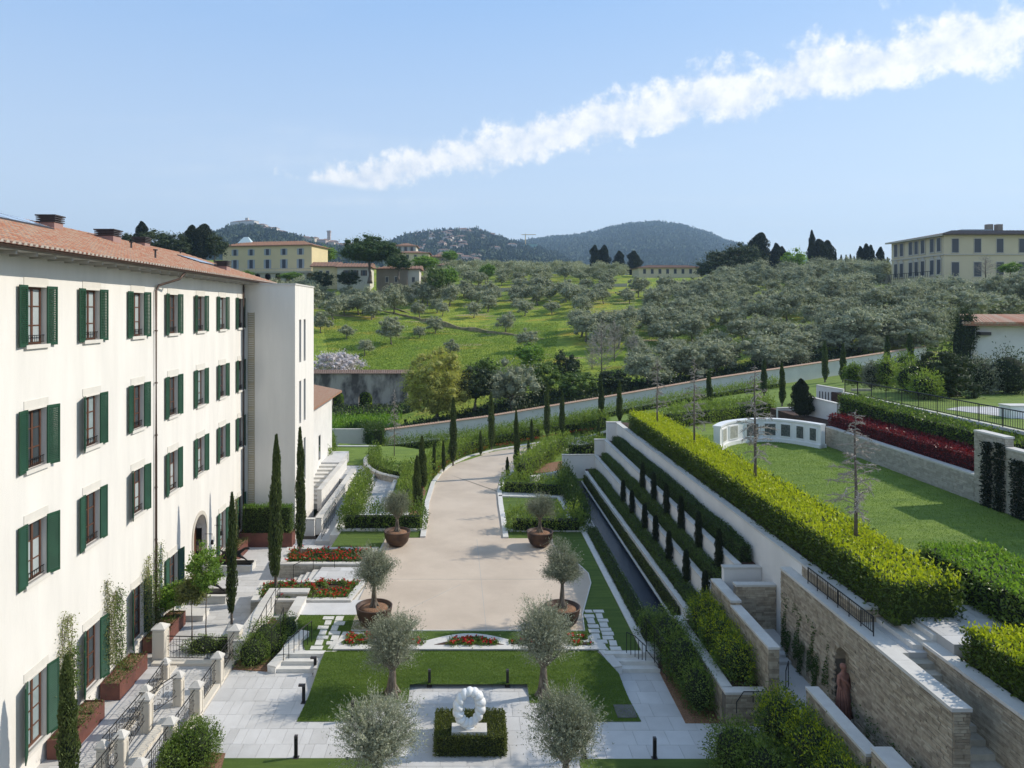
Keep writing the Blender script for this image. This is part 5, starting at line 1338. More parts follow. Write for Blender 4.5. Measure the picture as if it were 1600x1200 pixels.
# sculpture court
hx0, hx1 = P(679, 1183, ZC).x, P(791, 1183, ZC).x; hy0 = P(679, 1183, ZC).y; hh = .72
hy1 = P(700, 1107, ZC+hh).y
hedge('box_hedge', [((hx0+hx1)/2, hy0, ZC), ((hx0+hx1)/2, hy1, ZC)], hx1-hx0, hh, L_BOX, 'low square clipped box hedge round the white ring sculpture', L=.075, dens=1100, rough=.03, core=.06, seed=9, z1=None)
sc_ = P(734, 1136, ZC+hh+.1); sc_ = Vector((0.03, FPX*(CAMZ-(ZC+hh+.08))/(1136-VY), 0))
rt_ = thing('ring_plinth', 'flat pale stone plinth sunk in the square box hedge', 'plinth', (sc_.x, sc_.y, ZC))
MB().box(sc_.x-.62, sc_.x+.62, sc_.y-.28, sc_.y+.28, ZC, ZC+hh+.07).build('slab', CAP, rt_)
ring = thing('ring_sculpture', 'white marble ring sculpture of rounded twisted lobes', 'sculpture', (sc_.x, sc_.y, ZC+hh+.07), rz=.25)
def ring_mesh():
    nu, nv = 160, 22; v = []; f = []; Ra, Rb, r0 = .41, .55, .162
    for i in range(nu):
        a = 2*math.pi*i/nu
        for j in range(nv):
            b = 2*math.pi*j/nv; lob = abs(math.sin(a*7+b*.55)); r = r0*(.80+.32*lob**.7)*(1+.12*math.sin(a*2+1)); cx, cz = Ra*math.cos(a), Rb*math.sin(a); n = Vector((math.cos(a), 0, math.sin(a)))
            v.append((cx+n.x*r*math.cos(b), r*math.sin(b)*1.05, cz+n.z*r*math.cos(b)+Rb+.16))
    for i in range(nu):
        for j in range(nv): f.append((i*nv+j, ((i+1) % nu)*nv+j, ((i+1) % nu)*nv+(j+1) % nv, i*nv+(j+1) % nv))
    return MB().add(v, f)
ring_mesh().build('ring', MARBLE, ring, smooth=True, world=False)
MB().lathe((0, 0, 0), [(.2, 0), (.17, .05), (.12, .1)], 20).build('foot', MARBLE, ring, smooth=True, world=False)
# potted olives
def pot(px, yrim, wrim, label, zr=.95, seed=1, fol='round'):
    c = P(px, yrim, zr); R_ = wrim*c.y/FPX/2; b = Vector((c.x, c.y, 0)); root = thing('iron_pot', 'rusty bowl shaped iron pot '+label, 'pot', b)
    MB().lathe((0, 0, 0), [(R_*.40, 0), (R_*.58, .06), (R_*.80, .28*zr), (R_*.93, .6*zr), (R_*1.0, zr-.03), (R_*1.01, zr), (R_*.93, zr), (R_*.90, zr-.12)], 40).build('bowl', POTM, root, smooth=True, world=False)
    MB().lathe((0, 0, 0), [(R_*.905, zr-.14), (R_*.5, zr-.05), (R_*.1, zr-.02)], 28).build('mulch', MULCH, root, smooth=True, world=False)
    return b+Vector((0, 0, zr-.05))
def olive_trunk(mb, h, r, rng):
    for k in range(3):
        a = k*2.1+rng.uniform(0, 1); pts = []
        for i in range(7):
            t = i/6; tw_ = a+t*1.6; q = r*.35*(1-t*.5); pts.append((math.cos(tw_)*q*(1.7-t*1.2), math.sin(tw_)*q*(1.7-t*1.2), h*t-.12))
        mb.tube(pts, [r*.85, r*.62, r*.52, r*.5, r*.46, r*.44, r*.4], 9)
    for k in range(5):
        a = k*1.26+rng.uniform(0, .6); mb.tube([(math.cos(a)*r*1.7, math.sin(a)*r*1.7, -.14), (math.cos(a)*r*.8, math.sin(a)*r*.8, .12*h), (math.cos(a)*r*.2, math.sin(a)*r*.2, .4*h)], [r*.28, r*.38, r*.3], 6)
def fine_olive(seed, h, hc, r0, rx, rz, ncl, per, cr, L=.10, cz=None, lm=None, hollow=.35, spread=.8, wisp=0, flat=.8):
    rng = np.random.default_rng(seed); mb = MB(); olive_trunk(mb, hc, r0, rng); top = Vector((0, 0, hc)); cz = cz or h-rz
    c, C, D = crown_cloud(rng, int(ncl*.62), rx*.93, rz*.93, cz, cr*1.25, int(per*2.5), hollow, flat, .42, seed)
    limbs(mb, top-Vector((0, 0, .1)), [p for p in c[rng.permutation(len(c))[:16]]], r0*.42, rng, n=6)
    tw = MB()
    for p in c[rng.permutation(len(c))[:70]]:
        p = Vector(p); q = top.lerp(p, .5)+Vector(rng.normal(0, .06, 3)); e = p+(p-Vector((0, 0, cz-rz*.5))).normalized()*rng.uniform(.1, .3); mb.tube([q, p, e], [.010, .007, .003], 4, cap=False)
    if wisp:
        v = rng.normal(0, 1, (wisp, 3)); v[:, 2] = np.abs(v[:, 2])*1.1+.15; v /= np.linalg.norm(v, axis=1)[:, None]; st = v*np.array([rx, rx, rz])*.8+np.array([0, 0, cz]); ln = rng.uniform(.2, .75, (wisp, 1))*(.6+.6*np.abs(np.sin(v[:, :1]*5+seed)))
        W_ = [st+(v*.8+np.array([0, 0, .25]))*ln*t+rng.normal(0, .02, (wisp, 3)) for t in np.linspace(0, 1, 22)]; C = np.concatenate([C]+W_); D = np.concatenate([D]+[v]*22)
    cm = leaves_obj('crown', C, D+np.array([0, 0, .2]), L, L*.24, lm or L_OLIVE, spread=spread, rng=rng, mesh_only=True)
    co = MB()
    for i, p in enumerate(c):
        q = cr*(.32+.3*((i*7) % 5)/4)*(1 if np.linalg.norm((p-np.array([0, 0, cz]))/np.array([rx, rx, rz])) < .8 else .5); ico(co, p, (q, q, q), i, 6, 4, .3)
    return mb.mesh('trunk', BARK, True), cm, co.mesh('inner_foliage', inner(lm or L_OLIVE))
pb = pot(584.5, 946, 57, 'at the front left of the forecourt', seed=1)
tree('potted_olive', fine_olive(31, 2.55, 1.1, .17, .80, .82, 150, 70, .14, wisp=60), pb, 'dense round topped olive growing in the front left pot', 'olive tree')
pb = pot(878.5, 947, 56, 'at the front right of the forecourt', seed=2)
tree('potted_olive', fine_olive(32, 2.8, 1.25, .16, .74, .85, 150, 70, .13, wisp=50), pb, 'dense upright olive growing in the front right pot', 'olive tree')
pb = pot(620.5, 829, 41.5, 'at the rear left of the forecourt', seed=3)
tree('potted_olive', fine_olive(33, 2.4, .95, .17, .80, .74, 130, 60, .14, wisp=30, flat=.6), pb, 'round olive in the rear left pot, in front of the laurel hedge', 'olive tree')
pb = pot(843.5, 830, 41.5, 'at the rear right of the forecourt', seed=4)
tree('potted_olive', fine_olive(34, 2.35, .95, .17, .88, .72, 130, 60, .15, wisp=30, flat=.6), pb, 'round olive in the rear right pot, against the shaded hedges', 'olive tree')
# garden olives
tree('olive_tree', fine_olive(41, 3.05, 1.2, .27, .98, .92, 160, 66, .18, wisp=170, hollow=.15), P(613, 1086, LZ(-3, 28.2)), 'open silvery olive with thick gnarled trunk left of the sculpture court', 'olive tree')
tree('olive_tree', fine_olive(42, 3.5, 1.35, .24, .98, 1.05, 160, 66, .18, wisp=170, hollow=.15), P(849, 1088, LZ(3, 28.2)), 'tall silvery olive with pitted trunk right of the sculpture court', 'olive tree')
tree('olive_tree', fine_olive(43, 2.75, 1.0, .2, 1.15, 1.05, 160, 62, .2, wisp=300, hollow=.1), P(588, 1236, ZC), 'wide feathery olive at the bottom edge left of the hedge square', 'olive tree')
tree('olive_tree', fine_olive(44, 3.05, 1.05, .2, 1.0, 1.12, 150, 62, .19, wisp=270, hollow=.1), P(884, 1236, ZC), 'wide feathery olive at the bottom edge right of the hedge square', 'olive tree')
# bushes left
bush('shrub', [((-9.2, 33.0, -.1), (.95, 1.3, .9)), ((-9.5, 31.9, -.1), (.75, .8, .75)), ((-8.5, 33.9, 0), (.6, .8, .7))], L_BUSH, 'dark glossy clipped shrub between the gate pillar and the left stair', k=9000, L=.09, seed=3)
slab('planting_soil', [(-10.2, 31.2), (-8.4, 31.0), (-7.6, 33.8), (-9.9, 36.5)], ZC+.03, MULCH, .3, kind='structure')
bush('shrub', [((-9.35, 24.7, .05), (.75, .85, .85)), ((-9.8, 24.2, -.1), (.5, .8, .75))], L_BUSH, 'round glossy green shrub at the bottom left of the court', k=11000, L=.09, seed=4)
slab('planting_soil', [(-10.2, 22.5), (-8.0, 22.5), (-8.5, 25.3), (-10.2, 25.5)], ZC+.014, MULCH, .3, kind='structure')
bush('shrub', [((-12.2, 33.4, -.5), (.9, .6, .45)), ((-11.2, 33.5, -.5), (.6, .5, .4))], L_BUSH, 'low shrub behind the iron gate railing', k=3500, L=.08, seed=5)
# ------------------------------------------------------------------ stepped terraces on the right
ZU = 5.0
YF = 64.6
G_T = 'white terrace walls stepping up to the upper lawn'
ribbon('kerb', [(7.62, 31.6), (7.62, 49.0)], .34, -.3, .06, KERB, side=1, kind='structure')
ribbon('kerb', [tuple(P(786, 829, 0)), (7.9, 49.2, 0)], .34, -.3, .06, KERB, side=0, kind='structure')
MB().prism([(8.78, 35.2), (9.88, 35.2), (9.88, 63.6), (8.78, 63.6)], -.04, .0).build('water', WATER, kind='structure')
ribbon('pool_edge', [(8.72, 35.1), (8.72, 63.6)], .07, -.2, .05, KERB, side=0, kind='structure')
ribbon('pool_edge', [(9.93, 35.1), (9.93, 63.6)], .13, -.2, .05, KERB, side=0, kind='structure')
hedge('low_hedge', [(8.32, 34.5, 0), (8.32, 49, 0)], .62, .38, L_HEDGE, 'low dark hedge between the right lawn and the long dark pool', L=.09, dens=300, seed=21, rough=.04, core=.07)
hedge('low_hedge', [(10.1, 34.8, 0), (10.1, 63, 0)], .20, .68, L_BOX, 'narrow brownish hedge on the right side of the long dark pool', L=.09, dens=300, seed=22, rough=.03, core=.05)
def twall(name, label, x0, x1, y0, y1, z0, z1, st=None):
    return wall_box(name, label, x0, x1, y0, y1, z0, z1, core=PLASTERW, capth=.08, capover=.03, group=G_T)
twall('terrace_wall', 'lowest and thinnest terrace wall, just behind the pool hedge', 10.22, 10.45, 33.4, 63.5, -.2, .9)
twall('terrace_wall', 'second terrace wall up from the pool', 11.25, 11.5, 32.3, YF, .5, 2.1)
twall('terrace_wall', 'third terrace wall up from the pool', 12.15, 12.42, 33.0, YF, 1.9, 3.45)
twall('terrace_wall', 'tallest terrace wall directly below the lime green hedge', 13.2, 13.55, 28.62, YF, -1, ZU)
wall_box('terrace_wall', 'stone faced near end of the top terrace wall beside the iron guard rail', 13.2, 13.6, 24.4, 28.6, 2, ZU, 'ws', STONE, seed=31, parts=40, course=.09)
wall_box('terrace_wall', 'short stone return wall at the top of the three upper steps', 13.62, 14.9, 24.4, 24.75, 3.9, ZU, 's', STONE, seed=33)
wall_box('terrace_wall', 'highest white block at the far end of the terraces', 12.37, 13.65, YF+.01, YF+.4, .0, ZU+.02, core=PLASTERW)
wall_box('terrace_wall', 'middle white block at the far end of the terraces', 11.3, 12.36, YF+.01, YF+.4, .0, 3.47, core=PLASTERW)
wall_box('terrace_wall', 'lowest widest white wall closing the far end of the pool', 8.4, 11.29, YF+.01, YF+.4, -.4, 2.1, core=PLASTERW)
MB().prism([(10.46, 33.4), (11.24, 33.4), (11.24, YF), (10.46, YF)], 0, .84).build('terrace_soil', SOIL, kind='structure')
MB().prism([(11.51, 32.9), (12.14, 32.9), (12.14, YF), (11.51, YF)], 0, 2.02).build('terrace_soil', SOIL, kind='structure')
MB().prism([(12.43, 32.9), (13.19, 32.9), (13.19, YF), (12.43, YF)], 0, 3.36).build('terrace_soil', SOIL, kind='structure')
def th_(x0, x1, z, h, y0, lab, sd, y1=62.9): 
    rr = random.Random(sd); n = 10; pts = [((x0+x1)/2, lerp(y0, y1, i/n), z) for i in range(n+1)]; hs = [h+rr.uniform(-.08, .1) for _ in pts]; hs[-1] = h*.8
    hedge('terrace_hedge', pts, x1-x0, hs, L_HEDGE, lab, L=.10, dens=330, seed=sd, rough=.05, core=.08, group='dark clipped hedges on the terraces')
th_(10.5, 11.08, .84, .52, 33.5, 'dark hedge on the lowest terrace', 41); th_(11.55, 12.0, 2.02, .78, 33.2, 'dark hedge on the middle terrace', 42); th_(12.5, 13.05, 3.36, .85, 33.4, 'dark hedge on the highest terrace, under the tallest white wall', 43)
SC1 = cypress_mesh(11, 2.5, .17, 1500, .11, L_CYPD, shape=3); SC2 = cypress_mesh(12, 2.0, .16, 1300, .11, L_CYPD, shape=3)
for i, (x, lab) in enumerate([(1004, 'farthest'), (1022, 'second farthest'), (1041.5, 'third farthest'), (1064, 'third nearest'), (1091, 'second nearest'), (1123, 'nearest')]):
    tree('cypress', SC1, (11.95, FPX*11.95/(x-VX), 2.05), lab+' of the six small cypresses in front of the third terrace wall', 'cypress', 'small cypresses on the terraces', rz=i, names=CN)
for i, (x, lab) in enumerate([(973.5, 'farthest'), (988, 'second farthest'), (1007, 'third farthest'), (1024, 'middle'), (1046, 'third nearest'), (1072, 'second nearest'), (1101.7, 'nearest')]):
    tree('cypress', SC2, (11.05, FPX*11.05/(x-VX), .86), lab+' of the seven small cypresses in front of the second terrace wall', 'cypress', 'small cypresses on the terraces', rz=i*2, names=CN)

wall_box('terrace_wall', 'plain end wall closing the terraces beside the shaded landing', 11.5, 13.19, 32.55, 32.85, 0, 3.45, core=PLASTERW)
# upper level ground
UL = MB(); UL.prism([(13.5, 24.6), (75, 24.6), (75, YF+.3), (13.5, YF+.3)], -3.2, 4.95); UL.prism([(14.45, 2), (75, 2), (75, 24.59), (14.45, 24.59)], -3.2, 4.6); UL.build('upper_garden_ground', SOIL, kind='structure')
uzf = lambda x, y: ZU+.01
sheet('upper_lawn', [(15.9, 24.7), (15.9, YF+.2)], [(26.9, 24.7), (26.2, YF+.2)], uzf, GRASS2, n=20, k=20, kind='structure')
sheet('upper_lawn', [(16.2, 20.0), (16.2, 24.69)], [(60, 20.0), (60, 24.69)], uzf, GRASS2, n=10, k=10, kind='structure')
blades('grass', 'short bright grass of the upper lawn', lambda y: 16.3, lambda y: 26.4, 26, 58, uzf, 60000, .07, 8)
# lime hedge
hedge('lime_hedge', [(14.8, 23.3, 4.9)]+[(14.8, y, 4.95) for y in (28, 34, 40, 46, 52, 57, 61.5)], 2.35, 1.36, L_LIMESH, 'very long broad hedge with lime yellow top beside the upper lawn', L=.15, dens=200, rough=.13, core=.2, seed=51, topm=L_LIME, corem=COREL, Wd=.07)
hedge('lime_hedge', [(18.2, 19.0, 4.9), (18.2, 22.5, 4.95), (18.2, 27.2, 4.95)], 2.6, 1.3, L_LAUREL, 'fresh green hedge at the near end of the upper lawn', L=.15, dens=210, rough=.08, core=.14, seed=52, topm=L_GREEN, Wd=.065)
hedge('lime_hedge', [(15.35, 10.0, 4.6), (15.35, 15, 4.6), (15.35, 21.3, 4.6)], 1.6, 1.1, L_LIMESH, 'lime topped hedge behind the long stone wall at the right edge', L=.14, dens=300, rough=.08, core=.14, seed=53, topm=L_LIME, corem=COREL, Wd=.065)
pave('upper_path', [(14.5, 21.6), (19.5, 21.6), (19.5, 24.5), (14.5, 24.5)], ZU+.02, .9, .6, seed=21, maxn=40, th=.5)
us = thing('garden_steps', 'three pale steps climbing from the guard rail walk to the upper path', 'steps', (14.2, 23.4, 4.45))
for i in range(3): MB().box(13.75+i*.32, 14.5, 22.4+.001*i, 24.38-.001*i, 4.3, 4.5+(i+1)*.15).build('step', CAP, us)
# main stone wall with niche
MX0, MX1, MY0, MY1, MZ = 12.8, 13.25, 19.1, 29.6, 4.5
mw = thing('stone_retaining_wall', 'massive coursed stone wall with pale cap, guard rail and arched statue niche', 'wall', (13, 24.4, 1.0))
NY0, NY1, NZ0, NZ1 = 24.05, 25.3, 1.0, 3.45
m = MB(); m.box(MX0+.02, MX1, MY0+.02, NY0, -1, MZ-.1); m.box(MX0+.02, MX1, NY1, MY1, -1, MZ-.1); m.box(MX0+.02, MX1, NY0, NY1, NZ1, MZ-.1); m.box(MX0+.02, MX1, NY0, NY1, -1, NZ0)
m.box(MX1, MX1+.3, NY0-.2, NY1+.2, .5, 4.0); m.build('core', SMORT, mw)
nr = (NY1-NY0)/2; nyc = (NY0+NY1)/2
def in_niche(s, z):
    y = MY0+s; return abs(y-nyc) < nr and (z < NZ1-nr or (y-nyc)**2+(z-(NZ1-nr))**2 < nr*nr) and z > NZ0
stone_face(mw, (MX0, MY0), (MX0, MY1), -1.0, MZ-.1, STONE, (-1, 0), seed=61, parts=260, hole=in_niche, course=.08, ln=(.14, .42), proud=.04)
stone_face(mw, (MX0, MY0), (MX1, MY0), -1.0, MZ-.1, STONE, (0, -1), seed=62, parts=30, course=.08, proud=.035)
# spandrels and lining of the niche
m = MB(); k = 12
for i in range(k):
    a0, a1 = math.pi*i/k, math.pi*(i+1)/k; y0_, z0_ = nyc+nr*math.cos(a0), NZ1-nr+nr*math.sin(a0); y1_, z1_ = nyc+nr*math.cos(a1), NZ1-nr+nr*math.sin(a1)
    m.add([(MX0+.015, y0_, z0_), (MX0+.015, y1_, z1_), (MX0+.015, y1_, NZ1+.02), (MX0+.015, y0_, NZ1+.02)], [(0, 1, 2, 3)])
    m.add([(MX0+.015, y0_, z0_), (MX0+.015, y1_, z1_), (MX1, y1_, z1_), (MX1, y0_, z0_)], [(0, 1, 2, 3)])
m.build('niche_arch', STONE, mw)
coping(mw, [((MX0+MX1)/2, MY0-.03), ((MX0+MX1)/2, MY1+.03)], .55, MZ, .1, 1.3)
pave('guard_rail_walk', [(13.53, 22.2), (14.45, 22.2), (14.45, 24.38), (13.53, 24.38)], 4.5, .9, .9, seed=22, maxn=20, th=.5)
MB().box(13.26, 13.525, 22.2, 29.5, 3.2, 4.49).build('guard_rail_walk', CAP, kind='structure')
railing('guard_rail', 'black iron guard rail standing on the cap of the massive stone wall', [(13.05, 23.3, MZ), (13.05, 27.8, MZ)], .62, 7, bars=38, r=.018, mid=True)
st_ = thing('garden_steps', 'shaded stone steps dropping between the two long stone walls', 'steps', (13.7, 20, 1))
for i in range(12): MB().box(13.26, 14.08, 22.2-(i+1)*.36, 22.2-i*.36-.002, -.2, 4.5-(i+1)*.17).build('step', STONEL, st_)
wall_box('stone_retaining_wall', 'long stone wall running off the lower right corner under a lime hedge', 14.1, 14.5, 10, 23.3, 0, 4.72, 'ws', STONE, seed=65, parts=120, course=.08, capover=.05)
# statue in the niche
sta = thing('robed_statue', 'reddish terracotta statue of a robed figure standing before the niche', 'statue', (12.62, 24.35, 1.35), rz=math.radians(200))
sv = [(0, 0, .05), (0, 0, .35), (0, 0, .75), (0, .01, .98), (0, 0, 1.22), (0, 0, 1.40), (0, .01, 1.49), (0, .02, 1.58), (0, .02, 1.66),
      (.17, 0, 1.36), (.26, .02, 1.14), (.20, .13, .95), (-.17, 0, 1.36), (-.27, .0, 1.10), (-.24, .05, .85), (-.23, .07, .74)]
skin_figure('body', sv, [(0, 1), (1, 2), (2, 3), (3, 4), (4, 5), (5, 6), (6, 7), (7, 8), (5, 9), (9, 10), (10, 11), (5, 12), (12, 13), (13, 14), (14, 15)],
            [.24, .20, .18, .155, .165, .13, .055, .085, .075, .07, .055, .04, .07, .05, .038, .03], TERRA, sta, 2, root=2)
dp = MB()
for i in range(14):
    a = 2*math.pi*i/14; dp.tube([(math.cos(a)*.16, math.sin(a)*.13, 1.02), (math.cos(a+.2)*.20, math.sin(a+.2)*.17, .6), (math.cos(a+.3)*.27, math.sin(a+.3)*.24, .0)], [.02, .035, .05], 6)
dp.tube([(.2, .02, 1.38), (.02, .17, 1.2), (-.17, .12, .98), (-.2, 0, .8)], [.05, .055, .06, .04], 8); dp.build('robe_folds', TERRA, sta, smooth=True, world=False)
hm = MB(); ico(hm, (0, -.01, 1.66), (.10, .115, .11), 3, 12, 8, .1); hm.build('hair', TERRA, sta, smooth=True, world=False)
MB().tube([(0, .10, 1.60), (0, .125, 1.585), (0, .10, 1.565)], [.012, .02, .01], 6).build('nose', TERRA, sta, world=False)
MB().box(-.32, .32, -.32, .32, -.36, 0).build('pedestal', STONEL, sta, world=False)
# lower stone works
fl_ = MB(); fl_.prism([(11.4, 16), (12.79, 16), (12.79, 31), (11.4, 31)], -1.2, 1.0); fl_.build('niche_path', PAVE, kind='structure')
wall_box('stone_wall', 'upper length of stepped stone wall with wide pale cap by the landing', 11.05, 11.45, 30.42, 32.9, .5, 2.8, 'ws', STONE, seed=71)
wall_box('stone_wall', 'lower length of stepped stone wall beside the big sunlit shrub', 11.05, 11.43, 26.6, 30.4, .5, 2.62, 'ws', STONE, seed=72, parts=30)
wall_box('stone_wall', 'stone wall behind the shaded landing at the left end of the massive wall', 11.47, 13.19, 31.0, 31.3, .5, 3.25, 's', STONE, seed=73)
MB().box(11.46, 13.1, 29.3, 30.99, 1.0, 1.35).build('landing', PAVE, kind='structure')
for i in range(2): MB().box(11.46, 12.78, 29.3-(i+1)*.36, 29.3-i*.36-.002, 1.0, 1.35-(i+1)*.12).build('garden_step', PAVE, None, label=['upper', 'lower'][i]+' shaded step below the landing at the left end of the massive wall', cat='step')
MB().prism([(8.15, 27.15), (9.5, 27.15), (9.5, 34.6), (8.2, 34.6)], -1, ZC+.03).build('planting_soil', MULCH, kind='structure')
wall_box('stone_wall', 'long sloping capped wall between the dark shrubs and the big sunlit shrub', 9.5, 9.86, 27.1, 33.4, ZC-.1, .9, 'w', STONE, seed=74)
wall_box('stone_wall', 'low stone wall with pale cap closing the big sunlit shrub bed', 9.5, 11.6, 26.72, 27.08, ZC-.4, .9, 's', STONE, seed=75, parts=60)
MB().prism([(9.87, 27.1), (11.04, 27.1), (11.04, 33.3), (9.87, 33.3)], -1, .75).build('planting_soil', SOIL, kind='structure')
MB().prism([(9.3, 16), (11.5, 16), (11.5, 26.7), (9.3, 26.7)], -1.5, -.35).build('side_path', PAVE, kind='structure')
wall_box('stone_wall', 'capped wall between the niche path and the lowest sunlit shrubs', 11.5, 11.88, 20.9, 24.6, -.5, 2.2, 'ws', STONE, seed=76)
wall_box('stone_wall', 'short higher capped wall at the bottom edge right of the lowest shrubs', 11.55, 12.1, 16, 20.7, -.5, 2.5, 'ws', STONE, seed=77)
railing('stair_railing', 'bent iron handrail in front of the low stone wall beside the side path', [(9.75, 26.3, .35), (10.1, 26.55, .6), (11.3, 26.55, .6)], .4, 3)
railing('stair_railing', 'upright iron handrail at the end of the stepped stone wall', [(11.5, 26.2, 1.0), (11.9, 26.9, 1.0)], .95, 2)
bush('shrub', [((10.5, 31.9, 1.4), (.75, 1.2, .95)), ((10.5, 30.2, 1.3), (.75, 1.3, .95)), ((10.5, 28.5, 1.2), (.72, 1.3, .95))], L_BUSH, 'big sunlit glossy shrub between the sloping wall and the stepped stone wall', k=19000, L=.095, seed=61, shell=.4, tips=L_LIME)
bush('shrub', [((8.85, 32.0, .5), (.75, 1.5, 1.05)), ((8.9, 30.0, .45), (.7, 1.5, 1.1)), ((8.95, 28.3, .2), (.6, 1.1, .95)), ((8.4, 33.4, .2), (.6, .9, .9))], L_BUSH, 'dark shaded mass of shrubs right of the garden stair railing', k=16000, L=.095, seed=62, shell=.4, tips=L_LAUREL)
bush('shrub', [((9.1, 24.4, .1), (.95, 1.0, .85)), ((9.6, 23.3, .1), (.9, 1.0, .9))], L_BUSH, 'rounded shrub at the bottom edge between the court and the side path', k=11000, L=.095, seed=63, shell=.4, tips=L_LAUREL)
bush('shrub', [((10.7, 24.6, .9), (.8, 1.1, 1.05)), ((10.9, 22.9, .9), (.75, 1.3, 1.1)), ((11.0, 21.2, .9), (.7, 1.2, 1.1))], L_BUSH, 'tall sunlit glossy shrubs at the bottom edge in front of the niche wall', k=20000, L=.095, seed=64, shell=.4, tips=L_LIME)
# ivy on the stone wall
rng = np.random.default_rng(77)
def ivy(name, label, x, ys, zs, n, cat='ivy', nx=-1, L=.07):
    y = rng.uniform(*ys, n*2); z = zs[0]+(zs[1]-zs[0])*rng.beta(1.1, 1.8, n*2); keep = (np.sin(y*5)+np.sin(y*11+z*3)+np.sin(z*4)) > -.3+(z-zs[0])*.35; y, z = y[keep], z[keep]
    C = np.stack([np.full(len(y), x)+rng.uniform(-.05, .01, len(y)), y, z], 1); leaves_obj(name, C, np.tile([nx*.6, 0, .3], (len(y), 1)), L, L*.7, L_HEDGE, rng=rng, label=label, cat=cat)
ivy('ivy', 'dark creeper spreading over the far part of the massive stone wall', 12.74, (25.6, 29.4), (1.0, 3.6), 2600)
ivy('ivy', 'thin creeper on the near foot of the massive stone wall', 12.74, (19.3, 24.0), (.0, 2.3), 1500)

# ------------------------------------------------------------------ upper garden
# curved white fountain wall with dark relief panels
fw = thing('curved_monument', 'curved white marble wall with seven dark relief panels on the upper lawn', 'monument', (22, 54, ZU))
fp = [W(px, 697, 53).xy for px in (1117, 1130, 1150, 1180, 1210, 1240, 1265, 1287)]
yy = [51.6, 53.4, 54.6, 55.3, 55.2, 54.4, 53.4, 52.4]
fpts = [Vector(((px-VX)*y/FPX, y, 0)) for px, y in zip((1120, 1132, 1153, 1184, 1214, 1241, 1265, 1286), yy)]
def curve(pts, n):
    out = []; m_ = len(pts)
    for i in range(n+1):
        t = (m_-1)*i/n; k_ = min(int(t), m_-2); s = t-k_; p0, p1, p2, p3 = pts[max(k_-1, 0)], pts[k_], pts[k_+1], pts[min(k_+2, m_-1)]
        out.append(0.5*((2*p1)+(p2-p0)*s+(2*p0-5*p1+4*p2-p3)*s*s+(3*p1-p0-3*p2+p3)*s*s*s))
    return out
fc = curve(fpts, 40)
ribbon('wall', [(p.x, p.y, ZU) for p in fc], .45, 0, 1.62, MARBLE, side=0, parent=fw); ribbon('base', [(p.x, p.y, ZU) for p in fc], .75, 0, .28, MARBLE, side=0, parent=fw); ribbon('cap', [(p.x, p.y, ZU) for p in fc], .58, 1.62, 1.75, MARBLE, side=0, parent=fw)
PANEL = mat('dark_relief_panel', (.15, .16, .14), .6, col2=(.05, .055, .05), scale=7, bump=.8, bscale=12)
PANELL = mat('worn_relief_panel', (.45, .44, .37), .7, col2=(.25, .25, .22), scale=7, bump=.8, bscale=12)
for i, (a, b) in enumerate([(2, 5), (6.5, 10.5), (13, 17), (18.5, 22.5), (24.2, 28), (29.8, 33), (35, 38)]):
    pa = fc[int(a)].lerp(fc[int(a)+1], a % 1); pb_ = fc[int(b)].lerp(fc[int(b)+1], b % 1); d = (pb_-pa).normalized(); n = Vector((d.y, -d.x, 0))
    if n.y > 0: n = -n
    mid = fc[int((a+b)/2)]; off = max(.225, (mid-pa).dot(n)+.23, (pa-mid).dot(-n)); q = [pa+n*.1, pb_+n*.1, pb_+n*(off+.05), pa+n*(off+.05)]
    MB().prism([(p.x, p.y) for p in q], ZU+.42, ZU+1.45).build('panel_frame', MARBLE, fw)
    g = (pb_-pa)*.1; q = [pa+g+n*(off), pb_-g+n*(off), pb_-g+n*(off+.055), pa+g+n*(off+.055)]
    MB().prism([(p.x, p.y) for p in q], ZU+.50, ZU+1.38).build('relief_panel', PANELL if i < 2 else PANEL, fw)
# right retaining wall with red and green hedges
wall_box('stone_retaining_wall', 'long pale stone retaining wall under the red hedge', 26.5, 26.9, 37.9, 53.6, 4.6, 6.42, 'w', STONEL, seed=81, course=.11, group=None)
hedge('red_hedge', [(27.9, 38.4, 6.3), (27.9, 46, 6.3), (27.9, 54.2, 6.3)], 1.8, .95, L_RED, 'long dark red clipped hedge on top of the pale stone wall', L=.16, dens=150, rough=.07, core=.12, seed=82, corem=mat('red_hedge_inner', (.05, .012, .014), .95))
hedge('tall_hedge', [(29.7, 38.2, 6.3), (29.7, 46, 6.4), (29.7, 56.5, 6.5)], 1.7, [1.75, 1.8, 1.9], L_LAUREL, 'tall dark green hedge rising behind the red hedge', L=.17, dens=130, rough=.10, core=.14, seed=83)
MB().prism([(26.91, 37.9), (31, 37.9), (31, 64.5), (26.91, 64.5)], 4, 6.3).build('terrace_soil', SOIL, kind='structure')
TZ2 = 8.1
MB().prism([(31.0, 12), (75, 12), (75, 62), (31.0, 62)], 4, TZ2-.05).build('top_terrace_ground', SOIL, kind='structure')
sheet('top_terrace_lawn', [(31.3, 30), (31.3, 61.9)], [(74, 30), (74, 61.9)], lambda x, y: TZ2, GRASS2, n=10, k=10, kind='structure')
pave('top_terrace_paving', [P(1478, 640, TZ2), P(1700, 668, TZ2), P(1700, 636, TZ2), P(1500, 636, TZ2)], TZ2+.03, 1.6, 1.2, seed=24, maxn=60)
wall_box('terrace_kerb_wall', 'thin pale coping wall carrying the iron fence above the tall hedge', 31.0, 31.28, 38, 60, 6.3, TZ2+.12, core=PLASTERW)
railing('iron_fence', 'black iron bar fence along the edge of the top terrace', [(31.12, 38.2, TZ2+.1), (31.12, 59.8, TZ2+.1)], 1.1, 12, bars=120, r=.03, mid=True)
